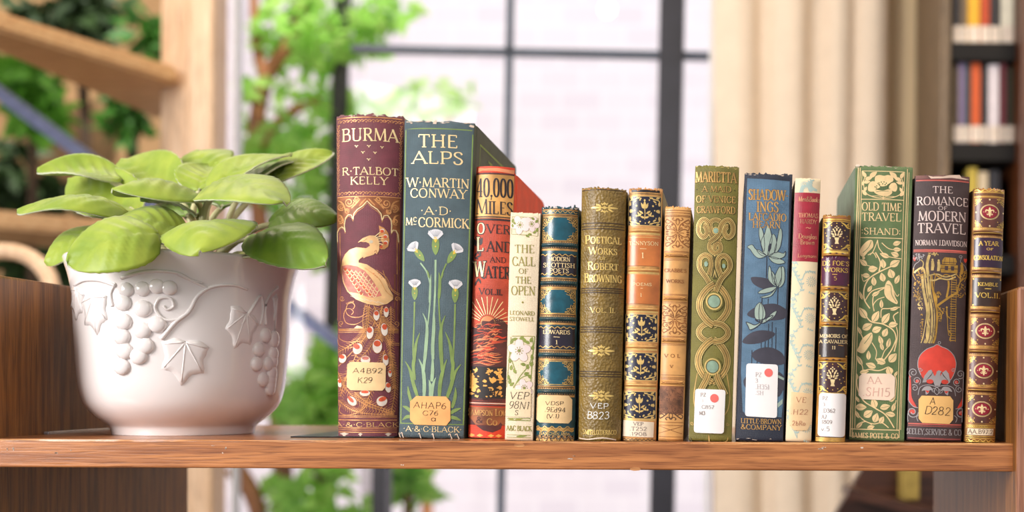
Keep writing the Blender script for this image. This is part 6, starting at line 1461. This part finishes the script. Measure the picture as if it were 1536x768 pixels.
vine([(720, 300), (760, 240), (795, 190), (805, 240), (795, 300)], 0.0014); vine([(815, 300), (815, 220), (850, 165), (895, 150)], 0.0014); vine([(240, 150), (180, 130), (120, 130), (80, 150)], 0.0013); vine([(228, 230), (222, 180), (240, 140)], 0.0013)
link('pot', bm, glaze, pot_root)
bm = bmesh.new(); r = 0.0738
c = bm.verts.new((0, 0, 0.112)); rnd = random.Random(4); ring0 = None
for rr in (0.02, 0.04, 0.06, r):
    ring = [bm.verts.new((rr*math.cos(k*0.19635), rr*math.sin(k*0.19635), 0.110+rnd.uniform(-0.002, 0.002))) for k in range(32)]
    for k in range(32):
        bm.faces.new((c, ring[k], ring[(k+1) % 32])) if ring0 is None else bm.faces.new((ring0[k], ring[k], ring[(k+1) % 32], ring0[(k+1) % 32]))
    ring0 = ring
link('soil', bm, mat('dark potting soil', (52, 38, 28), 0.95, kind='noise', scale=300, bump=0.6), pot_root)
leafm = mat('fuzzy leaf', (178, 196, 66), 0.45, kind='noise', scale=55, col2=(142, 170, 48), bump=0.12, sheen=0.3, trans=0.3)
leafd = mat('dark fuzzy leaf', (136, 172, 54), 0.4, kind='noise', scale=55, col2=(104, 146, 40), bump=0.12, sheen=0.25, trans=0.22)
leafy = mat('yellowing leaf', (214, 216, 100), 0.55, scale=55, sheen=0.4, trans=0.35)
fuzz = mat('white leaf fuzz', (222, 226, 190), 0.8, scale=90, sheen=1.0, trans=0.3)
stalk = mat('pale petiole', (206, 206, 158), 0.5, scale=60, sheen=0.5, col2=(180, 170, 120), trans=0.1)
base = Vector((PX, PY, SHELF)); crown = Vector((0.008, 0.0, 0.112))
def violet_leaf(b_, t_, w, n, arch, cup, m=leafm, seed=0, stem=True):
    B, T = W(*b_)-base, W(*t_)-base; n = Vector(n).normalized(); ax = T-B; Ln = ax.length; ax.normalize()
    s = ax.cross(n).normalized(); Nn = s.cross(ax).normalized(); rnd = random.Random(seed)
    bm = bmesh.new(); NU, NV = 26, 20; grid = []
    for i in range(NU+1):
        u = i/NU; hw = w*0.5*(max(0, math.sin(math.pi*(u*0.985+0.012)**0.82)))**0.62*(1.0 if u > 0.06 else 0.5+u*8)
        row = []
        for j in range(NV+1):
            v = -1+2*j/NV
            edge = hw*(1+0.018*math.sin(i*2.6+seed)*(abs(v)**6))
            quilt = 0.0009*math.cos((u*6.5-abs(v)*1.6)*6.283)*(1-abs(v)**3)*min(1, u*5)*(1-u**4)-0.0011*math.exp(-(v/0.08)**2)*(1-u)
            z = arch*math.sin(math.pi*u**0.9)+cup*hw*(v*v-0.3)+quilt+0.0016*math.sin(u*5+seed*1.7+v*2.2)
            row.append(bm.verts.new(B+ax*(Ln*u)+s*(edge*v)+Nn*z))
        grid.append(row)
    for i in range(NU):
        for j in range(NV): bm.faces.new((grid[i][j], grid[i][j+1], grid[i+1][j+1], grid[i+1][j])).smooth = True
    o = link('leaf', bm, [m, fuzz], pot_root); md = o.modifiers.new('thickness', 'SOLIDIFY'); md.thickness = 0.0013; md.offset = 0; md.material_offset_rim = 1
    if stem:
        bm = bmesh.new(); c0 = crown+Vector((rnd.uniform(-0.014, 0.014), rnd.uniform(-0.012, 0.012), 0)); mid = (c0+B)/2+Vector((0, 0, 0.006)); e = B+ax*(Ln*0.12)
        P = crom([c0, c0*0.6+mid*0.4+Vector((0, 0, 0.004)), mid*0.5+B*0.5+Vector((0, 0, 0.003)), e-Nn*0.001], 5); tube(bm, P, [0.0029-0.0008*i/len(P) for i in range(len(P))], 8); link('petiole', bm, stalk, o)
for i, a in enumerate([
    ((182, 272, .91), (56, 256, .90), .046, (0, -.62, 1), .006, .25, leafm), ((262, 284, .92), (184, 240, .965), .05, (0, -.8, .7), .004, .2, leafm), ((312, 268, .94), (300, 226, 0.99), .052, (0, -.85, .6), .006, -.15, leafm),
    ((298, 286, .91), (322, 246, .95), .044, (.1, -.85, .6), .004, .2, leafm), ((312, 288, .89), (438, 232, .93), .040, (-.25, -.75, .9), .008, .1, leafm), ((362, 282, .90), (452, 240, .96), .034, (-.2, -.7, .9), .006, .1, leafd),
    ((398, 280, .92), (500, 229, .95), .036, (-.1, -.75, .8), .005, .15, leafm), ((192, 322, .87), (26, 318, .855), .040, (0, -.52, 1), .012, -.3, leafm), ((208, 318, .89), (104, 270, .935), .05, (-.35, -.8, .7), .004, .1, leafm),
    ((306, 297, .865), (168, 286, .82), .050, (0, -.22, 1), .006, -.5, leafm), ((292, 322, .875), (212, 298, .845), .044, (0, -.35, .9), .003, .1, leafd), ((312, 288, .855), (427, 306, .80), .054, (.12, -.62, .9), .011, -.25, leafm), ((404, 334, .88), (506, 328, .875), .046, (0, -.75, .8), .009, -.2, leafd),
    ((284, 350, .83), (158, 342, .805), .050, (-.05, -.72, .8), .008, -.1, leafm), ((238, 352, .805), (101, 396, .782), .060, (-.15, -.9, .52), .008, -.2, leafm), ((166, 342, .88), (69, 396, .86), .046, (-.35, -.75, .7), .008, -.2, leafm),
    ((330, 340, .83), (300, 380, .772), .064, (0, -.8, .62), .010, -.25, leafm), ((382, 352, .86), (488, 398, .82), .050, (.2, -.85, .6), .010, -.2, leafd), ((368, 380, .86), (426, 386, .83), .032, (0, -.45, .9), .003, .1, leafy),
    ((282, 326, .90), (250, 300, .95), .040, (0, -.6, .8), .004, .1, leafd), ((330, 310, .90), (372, 290, .95), .040, (0, -.6, .8), .004, .1, leafd)]):
    violet_leaf(*a, seed=i+1)

# ------------------------------------------------------------------ open wooden rack at the left of the window
rk = thing('wooden_rack', 'pale wooden open shelf rack with a square post, left of the window', 'shelf', (W(300, 400, 2.2).x, 2.2, 0))
pale_wood = wood('pale oak', (226, 196, 164), (214, 178, 142), 'Z', 0.45, 6, 0.05); pale_wood2 = wood('pale oak board', (222, 182, 132), (204, 158, 108), 'X', 0.45, 6, 0.05)
def rkpart(name, m, fn):
    bm = bmesh.new(); fn(bm); bmesh.ops.translate(bm, verts=bm.verts, vec=-rk.location); return link(name, bm, m, rk)
def post(bm):
    x0, x1, x2 = W(230, 300, 2.2).x, W(276, 300, 2.2).x, W(319, 300, 2.2).x
    box(bm, (x0, 2.225, 0), (x1+0.01, 2.27, 2.7), 0, 0.004); box(bm, (x1, 2.2, 0), (x2, 2.27, 2.7), 0, 0.01)
rkpart('post', pale_wood, post)
def plank(xr, yr, dr, xl, yl, h_px, back):
    a, b = W(xr, yr, dr), W(xl, yl, dr); b2 = W(xl, yl, 1.0); k = (a.z-EYE)/(b2.z-EYE); b = W(xl, yl, k)
    def f(bm):
        e = b+(b-a)*0.6; t = h_px*dr/F; n = Vector((0, 1, 0))*back
        vs = [bm.verts.new(p+Vector((0, dy, dz))) for p in (a, e) for dy, dz in ((0, 0), (back, 0), (back, -t), (0, -t))]
        for v_ in vs:
            if v_.co.y > a.y+back*0.5 and v_.co.x > a.x-0.2: v_.co.x -= back*0.62
        for q in ((0, 1, 2, 3), (7, 6, 5, 4), (0, 4, 5, 1), (1, 5, 6, 2), (2, 6, 7, 3), (3, 7, 4, 0)): bm.faces.new([vs[i] for i in q])
        bmesh.ops.recalc_face_normals(bm, faces=bm.faces); bmesh.ops.bevel(bm, geom=bm.edges[:], offset=0.006, segments=2, affect='EDGES')
    return f
rkpart('shelf', pale_wood2, plank(266, 100, 2.2, 0, 16, 26, 0.30)); rkpart('shelf', pale_wood2, plank(246, 337, 2.2, 0, 315, 26, 0.30))
rkpart('post', pale_wood, lambda bm: box(bm, (W(-260, 300, 1.7).x, 1.5, 0), (W(-190, 300, 1.7).x, 1.62, 2.7), 0, 0.01))

# bentwood chair back peeping over the left side panel
ch = thing('wooden_chair', 'curved pale wooden chair back seen at the left edge above the side panel', 'chair', (W(-60, 420, 1.7).x, 1.75, 0))
bm = bmesh.new(); c = W(-45, 455, 1.7); tube(bm, [(c.x+0.092*math.cos(t*0.1745), 1.75+0.03*math.sin(t*0.1745), c.z+0.088*math.sin(t*0.1745)) for t in range(0, 19)], 0.013, 10); bmesh.ops.translate(bm, verts=bm.verts, vec=-ch.location); link('backrest', bm, pale_wood, ch)
for sx in (-1, 1):
    bm = bmesh.new(); tube(bm, [(c.x+sx*0.092, 1.75, c.z), (c.x+sx*0.10, 1.76, 0.45), (c.x+sx*0.11, 1.78, 0.0)], 0.014, 10); bmesh.ops.translate(bm, verts=bm.verts, vec=-ch.location); link('leg', bm, pale_wood, ch)
bm = bmesh.new(); box(bm, (c.x-0.12, 1.42, 0.43), (c.x+0.12, 1.78, 0.46), 0, 0.01); bmesh.ops.translate(bm, verts=bm.verts, vec=-ch.location); link('seat', bm, pale_wood, ch)
for sx in (-1, 1):
    bm = bmesh.new(); tube(bm, [(c.x+sx*0.10, 1.45, 0.44), (c.x+sx*0.105, 1.44, 0.0)], 0.014, 10); bmesh.ops.translate(bm, verts=bm.verts, vec=-ch.location); link('leg', bm, pale_wood, ch)

# ------------------------------------------------------------------ cream curtain right of the window
prof = [(1070, 0), (1090, 10), (1108, 16), (1128, 8), (1142, -16), (1152, -14), (1166, 6), (1186, 14), (1204, 10), (1218, -14), (1230, -18), (1246, 4), (1258, 12), (1272, 6), (1280, -8), (1292, 8), (1310, 16), (1326, 6), (1332, -14)]
bm = bmesh.new(); P = crom([(W(x, 300, 2.5).x, 2.5-y*0.0012) for x, y in prof], 6); rows = []
for k in range(13):
    z = 0.03+2.75*k/12; rows.append([bm.verts.new((x+0.004*math.sin(z*2.1+x*9), y, z)) for x, y in P])
for a, b in zip(rows, rows[1:]):
    for i in range(len(P)-1): bm.faces.new((a[i], a[i+1], b[i+1], b[i])).smooth = True
cur = link('curtain', bm, mat('cream curtain linen', (238, 220, 198), 0.85, kind='cloth', scale=30, var=0.02, trans=0.12)); md = cur.modifiers.new('thickness', 'SOLIDIFY'); md.thickness = 0.003
tag(cur, 'cream pleated curtain hanging right of the black framed window', 'curtain')

# ------------------------------------------------------------------ far bookcase with its books
bc_dark = mat('dark walnut', (18, 15, 14), 0.85, scale=6, var=0.1); bc_brown = wood('red brown oak', (104, 58, 30), (78, 42, 22), 'Z', 0.4, 6, 0.05); bc_grey = wood('grey brown oak', (128, 106, 80), (96, 78, 56), 'Z', 0.6, 12, 0.1)
DB = 2.2; bx0, bx1 = W(1414, 100, DB).x, W(1526, 100, DB).x
bc = thing('bookcase', 'tall dark wooden bookcase full of books at the right edge beyond the curtain', 'bookcase', ((bx0+bx1)/2, DB+0.15, 0))
def bcpart(name, m, lo, hi, bev=0.003):
    bm = bmesh.new(); box(bm, lo, hi, 0, bev); bmesh.ops.translate(bm, verts=bm.verts, vec=-bc.location); return link(name, bm, m, bc)
bcpart('side_panel', bc_grey, (bx0-0.004, DB, 0), (bx0+0.016, DB+0.3, 2.6)); bcpart('side_panel', bc_brown, (bx1, DB-0.03, 0), (bx1+0.06, DB+0.3, 2.6)); bcpart('back_panel', bc_dark, (bx0+0.016, DB+0.28, 0.08), (bx1, DB+0.3, 2.6), 0.001)
zsh = [W(1470, y, DB).z for y in (-110, 62, 213, 382, 560, 720)]
for z in zsh: bcpart('shelf', bc_dark, (bx0+0.0162, DB+0.005, z-0.036), (bx1-0.0002, DB+0.28, z))
far = [(62, [(1429, 1441, (44, 40, 44), 70, 'black'), (1441, 1451, (120, 100, 76), 74, 'brown'), (1451, 1470, (226, 172, 40), 82, 'mustard yellow'), (1470, 1485, (186, 70, 30), 86, 'rust orange'), (1485, 1500, (46, 42, 46), 78, 'charcoal'), (1501, 1521, (232, 226, 206), 92, 'ivory white')]),
       (213, [(1430, 1437, (112, 96, 72), 112, 'drab brown'), (1437, 1449, (118, 104, 136), 122, 'lavender grey'), (1449, 1456, (40, 66, 62), 116, 'dark green'), (1456, 1471, (206, 88, 36), 118, 'bright orange'), (1471, 1481, (34, 30, 32), 112, 'jet black'), (1482, 1499, (226, 216, 222), 112, 'pure white'), (1500, 1510, (104, 40, 50), 120, 'maroon'), (1511, 1520, (44, 44, 26), 108, 'dark olive')]),
       (382, [(1436, 1450, (58, 56, 52), 110, 'grey'), (1451, 1466, (196, 172, 70), 124, 'dull yellow'), (1467, 1482, (208, 190, 160), 118, 'buff'), (1483, 1500, (40, 40, 48), 120, 'blue black')]),
       (720, [(1432, 1452, (90, 40, 36), 110, 'dark red'), (1453, 1480, (60, 64, 50), 116, 'moss green')])]
rown = {62: 'upper', 213: 'middle', 382: 'lower', 720: 'bottom'}
stick = mat('white spine sticker', (232, 216, 200), 0.7)
for yb, L_ in far:
    for x0, x1, colr, hp, nm in L_:
        a = W(x0+0.6, yb, DB+0.02).x; b_ = W(x1-0.6, yb, DB+0.02).x; z = W(1470, yb, DB).z; hh = hp*DB/F*1.08
        a = max(a, bx0+0.0175); b_ = min(b_, bx1-0.001)
        bm = bmesh.new(); box(bm, (-(b_-a)/2, 0, 0), ((b_-a)/2, 0.16, hh), 0, 0.0012)
        o = link('book', bm, mat('far book cloth %d %d %d' % colr, colr, 0.6, scale=40, var=0.06)); o.location = ((a+b_)/2, DB+0.02, z)
        tag(o, '%s book on the %s shelf of the far bookcase at the right edge' % (nm, rown[yb]), 'book', 'books in the far bookcase')
        bm = bmesh.new(); box(bm, (-(b_-a)*0.47, -0.0006, 0.004), ((b_-a)*0.47, 0.0, 0.036)); link('call_number_label', bm, stick, o)

# dark sloping wooden book stand below the shelf at the right
st = thing('book_stand', 'dark brown wooden sloping book stand seen under the right end of the shelf', 'book stand', (W(1330, 760, 1.75).x, 1.85, 0))
dkw = wood('dark brown wood', (92, 54, 36), (60, 34, 24), 'X', 0.4, 8, 0.05)
def stpart(name, fn):
    bm = bmesh.new(); fn(bm); bmesh.ops.translate(bm, verts=bm.verts, vec=-st.location); return link(name, bm, dkw, st)
def slope(bm):
    a = [W(1302, 690, 1.75), W(1430, 690, 1.75), W(1430, 900, 1.75), W(1178, 900, 1.75)]
    f = [bm.verts.new(p) for p in a]; g = [bm.verts.new(p+Vector((0.0, 0.03, 0))) for p in a]
    bm.faces.new(f); bm.faces.new(g[::-1])
    for i in range(4): bm.faces.new((f[i], g[i], g[(i+1) % 4], f[(i+1) % 4]))
    bmesh.ops.recalc_face_normals(bm, faces=bm.faces)
stpart('end_panel', slope)
stpart('ledge', lambda bm: bar(bm, W(1268, 735, 1.70), W(1420, 774, 1.70), 14*1.7/F, 0.09))
stpart('foot', lambda bm: box(bm, (W(1200, 880, 1.75).x, 1.76, 0), (W(1430, 880, 1.75).x, 1.80, W(1300, 895, 1.75).z)))
for x0, y0, x1, y1, nm, colr in ((1352, 704, 1378, 746, 'small dull yellow book on the dark book stand', (176, 150, 74)), ):
    p, q = W(x0, y1+6, 1.70), W(x1, y0, 1.70); bm = bmesh.new(); box(bm, (-(q.x-p.x)/2, 0, 0), ((q.x-p.x)/2, 0.05, q.z-p.z), 0, 0.003)
    o = link('book', bm, mat('dull yellow cloth', colr, 0.6)); o.location = ((p.x+q.x)/2, 1.69, p.z+0.002); tag(o, nm, 'book')

# ------------------------------------------------------------------ the garden outside
hr = thing('handrail', 'slanting slate blue metal handrail outside the window', 'handrail', (W(200, 300, 3.0).x, 3.0, 0))
bm = bmesh.new(); bar(bm, W(-160, 22, 3.0), W(580, 568, 3.0), 18*3/F, 0.03); bmesh.ops.translate(bm, verts=bm.verts, vec=-hr.location); link('rail', bm, mat('blue grey metal', (112, 118, 150), 0.35, 0.3), hr)
for x, y in ((-140, 37), (571, 561)):
    bm = bmesh.new(); p = W(x, y, 3.03); bar(bm, p, (p.x, 3.03, -0.6), 0.03, 0.03); bmesh.ops.translate(bm, verts=bm.verts, vec=-hr.location); link('post', bm, bluesteel, hr)
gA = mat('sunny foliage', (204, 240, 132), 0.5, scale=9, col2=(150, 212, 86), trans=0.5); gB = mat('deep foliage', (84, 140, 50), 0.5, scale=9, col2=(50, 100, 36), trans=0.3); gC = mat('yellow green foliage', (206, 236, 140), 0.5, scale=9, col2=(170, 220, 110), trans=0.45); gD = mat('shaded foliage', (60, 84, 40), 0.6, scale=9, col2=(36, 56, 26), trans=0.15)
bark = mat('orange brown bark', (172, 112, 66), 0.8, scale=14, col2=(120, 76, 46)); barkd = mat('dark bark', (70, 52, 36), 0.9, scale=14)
def cloud(bm, clusters, size, rnd):
    for px, py, d, r, n in clusters:
        c = W(px, py, d); R = r*d/F
        for _ in range(n):
            while True:
                v = Vector((rnd.uniform(-1, 1), rnd.uniform(-1, 1), rnd.uniform(-1, 1)))
                if v.length < 1: break
            p = c+v*R; a = Vector((rnd.gauss(0, 1), rnd.gauss(0, 1), rnd.gauss(-0.3, 0.7))).normalized(); b = a.cross(Vector((rnd.gauss(0, 1), rnd.gauss(0, 1), rnd.gauss(0, 1)))).normalized(); n_ = a.cross(b); s = size*rnd.uniform(0.6, 1.3)
            q = [bm.verts.new(x) for x in (p, p+a*s*0.45+b*s*0.27-n_*s*0.05, p+a*s, p+a*s*0.45-b*s*0.27-n_*s*0.05, p+a*s*0.5+n_*s*0.02)]
            bm.faces.new((q[0], q[1], q[4])); bm.faces.new((q[1], q[2], q[4])); bm.faces.new((q[2], q[3], q[4])); bm.faces.new((q[3], q[0], q[4]))
def plant(name, label, cat, px, py, d, m, clusters, stems, stem_m, size=0.06, seed=1, group=None):
    t = thing(name, label, cat, (W(px, py, d).x, d, -0.6), group); rnd = random.Random(seed)
    bm = bmesh.new(); cloud(bm, clusters, size, rnd); bmesh.ops.translate(bm, verts=bm.verts, vec=-t.location); link('foliage', bm, m, t)
    bm = bmesh.new()
    for pts, r in stems: P = crom([W(*p) if len(p) == 3 else p for p in pts], 5); tube(bm, P, [r*(1-0.5*i/len(P)) for i in range(len(P))], 8)
    bmesh.ops.translate(bm, verts=bm.verts, vec=-t.location); link('stem', bm, stem_m, t)
plant('tree', 'leafy tree with orange brown branches growing behind the left half of the window', 'tree', 420, 700, 3.4, gA,
      [(402, 40, 3.5, 24, 14), (450, 10, 3.5, 42, 70), (478, 60, 3.4, 40, 80), (420, 70, 3.6, 34, 44), (530, 40, 3.4, 44, 64), (575, 18, 3.4, 36, 52), (480, 130, 3.6, 40, 60), (520, 175, 3.5, 40, 70), (392, 130, 3.5, 24, 24), (400, 180, 3.6, 34, 36), (440, 205, 3.5, 40, 70), (500, 240, 3.5, 40, 70), (396, 232, 3.5, 32, 56), (460, 265, 3.5, 40, 60), (440, 320, 3.6, 40, 40), (395, 270, 3.5, 30, 30), (500, 300, 3.6, 36, 60), (470, 370, 3.6, 30, 30)],
      [([(440, 1250, 3.5), (430, 800, 3.5), (405, 500, 3.5), (384, 250, 3.5), (395, 130, 3.5), (440, 50, 3.5), (470, -60, 3.5)], 0.034), ([(380, 250, 3.5), (420, 180, 3.5), (480, 150, 3.5)], 0.02), ([(400, 130, 3.5), (384, 60, 3.5), (380, -40, 3.5)], 0.02)], bark, 0.075, 3)
plant('shrub', 'soft green bush behind the window above the slate blue book', 'shrub', 670, 300, 5.2, gC, [(640, 140, 5.2, 36, 22), (600, 165, 5.2, 36, 26), (690, 150, 5.2, 28, 26), (640, 190, 5.2, 40, 40), (590, 215, 5.2, 50, 60)], [([(640, 900, 5.2), (640, 500, 5.2), (630, 200, 5.2)], 0.03), ([(635, 260, 5.2), (685, 160, 5.2)], 0.02)], bark, 0.09, 5)
plant('shrub', 'bright green bush low in the window between the pot and the plum book', 'shrub', 470, 640, 3.36, gA, [(470, 600, 3.36, 44, 170), (490, 565, 3.38, 40, 120), (445, 605, 3.38, 30, 60), (515, 620, 3.38, 46, 120), (495, 525, 3.38, 22, 36)], [([(480, 1250, 3.37), (482, 800, 3.37), (478, 620, 3.37)], 0.03)], barkd, 0.07, 6)
plant('shrub', 'leafy bush seen under the shelf right of the pale wooden post', 'shrub', 470, 760, 3.2, gA, [(420, 735, 3.3, 28, 40), (455, 745, 3.2, 34, 50), (500, 715, 3.3, 26, 40), (480, 775, 3.2, 40, 70), (540, 770, 3.3, 26, 30), (610, 715, 3.3, 24, 60), (625, 738, 3.3, 18, 40), (600, 690, 3.3, 30, 60)], [([(470, 1200, 3.2), (468, 900, 3.2), (470, 770, 3.2)], 0.026), ([(612, 1200, 3.3), (612, 900, 3.3), (612, 710, 3.3)], 0.022), ([(350, 700, 3.25), (385, 760, 3.25), (400, 900, 3.25)], 0.03)], bark, 0.07, 7)
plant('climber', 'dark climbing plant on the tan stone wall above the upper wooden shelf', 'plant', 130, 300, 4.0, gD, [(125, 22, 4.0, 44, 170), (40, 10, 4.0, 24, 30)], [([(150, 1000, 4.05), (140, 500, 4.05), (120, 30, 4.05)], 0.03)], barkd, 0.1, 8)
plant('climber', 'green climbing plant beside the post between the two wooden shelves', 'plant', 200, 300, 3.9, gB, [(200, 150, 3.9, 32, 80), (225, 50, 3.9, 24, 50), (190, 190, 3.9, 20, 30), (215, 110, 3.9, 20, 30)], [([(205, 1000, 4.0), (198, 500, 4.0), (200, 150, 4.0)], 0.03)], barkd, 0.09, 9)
plant('shrub', 'bright green plant at the left edge behind the slanting handrail', 'shrub', 50, 300, 3.35, mat('mid foliage', (128, 190, 70), 0.5, scale=9, col2=(84, 150, 46), trans=0.4), [(48, 125, 3.35, 34, 130), (60, 170, 3.35, 26, 70), (20, 110, 3.35, 20, 40)], [([(50, 1000, 3.35), (48, 500, 3.35), (50, 130, 3.35)], 0.02)], barkd, 0.08, 10)
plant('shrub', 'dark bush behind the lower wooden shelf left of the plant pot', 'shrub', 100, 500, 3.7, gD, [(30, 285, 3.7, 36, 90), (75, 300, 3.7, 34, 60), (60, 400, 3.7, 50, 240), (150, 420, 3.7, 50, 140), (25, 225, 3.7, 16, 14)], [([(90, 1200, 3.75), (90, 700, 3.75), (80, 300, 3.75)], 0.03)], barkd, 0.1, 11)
gp_ = thing('garden_post', 'dark post standing among the leaves outside the window', 'post', (W(490, 600, 3.43).x, 3.43, -0.6))
bm = bmesh.new(); bar(bm, W(518, -120, 3.43), (W(474, 900, 3.43).x, 3.43, -0.6), 17*3.43/F, 0.05); bmesh.ops.translate(bm, verts=bm.verts, vec=-gp_.location); me_ = link('post', bm, mat('dark weathered timber', (40, 44, 40), 0.8), gp_)
# glowing globe added in place of a warm light spot in the window
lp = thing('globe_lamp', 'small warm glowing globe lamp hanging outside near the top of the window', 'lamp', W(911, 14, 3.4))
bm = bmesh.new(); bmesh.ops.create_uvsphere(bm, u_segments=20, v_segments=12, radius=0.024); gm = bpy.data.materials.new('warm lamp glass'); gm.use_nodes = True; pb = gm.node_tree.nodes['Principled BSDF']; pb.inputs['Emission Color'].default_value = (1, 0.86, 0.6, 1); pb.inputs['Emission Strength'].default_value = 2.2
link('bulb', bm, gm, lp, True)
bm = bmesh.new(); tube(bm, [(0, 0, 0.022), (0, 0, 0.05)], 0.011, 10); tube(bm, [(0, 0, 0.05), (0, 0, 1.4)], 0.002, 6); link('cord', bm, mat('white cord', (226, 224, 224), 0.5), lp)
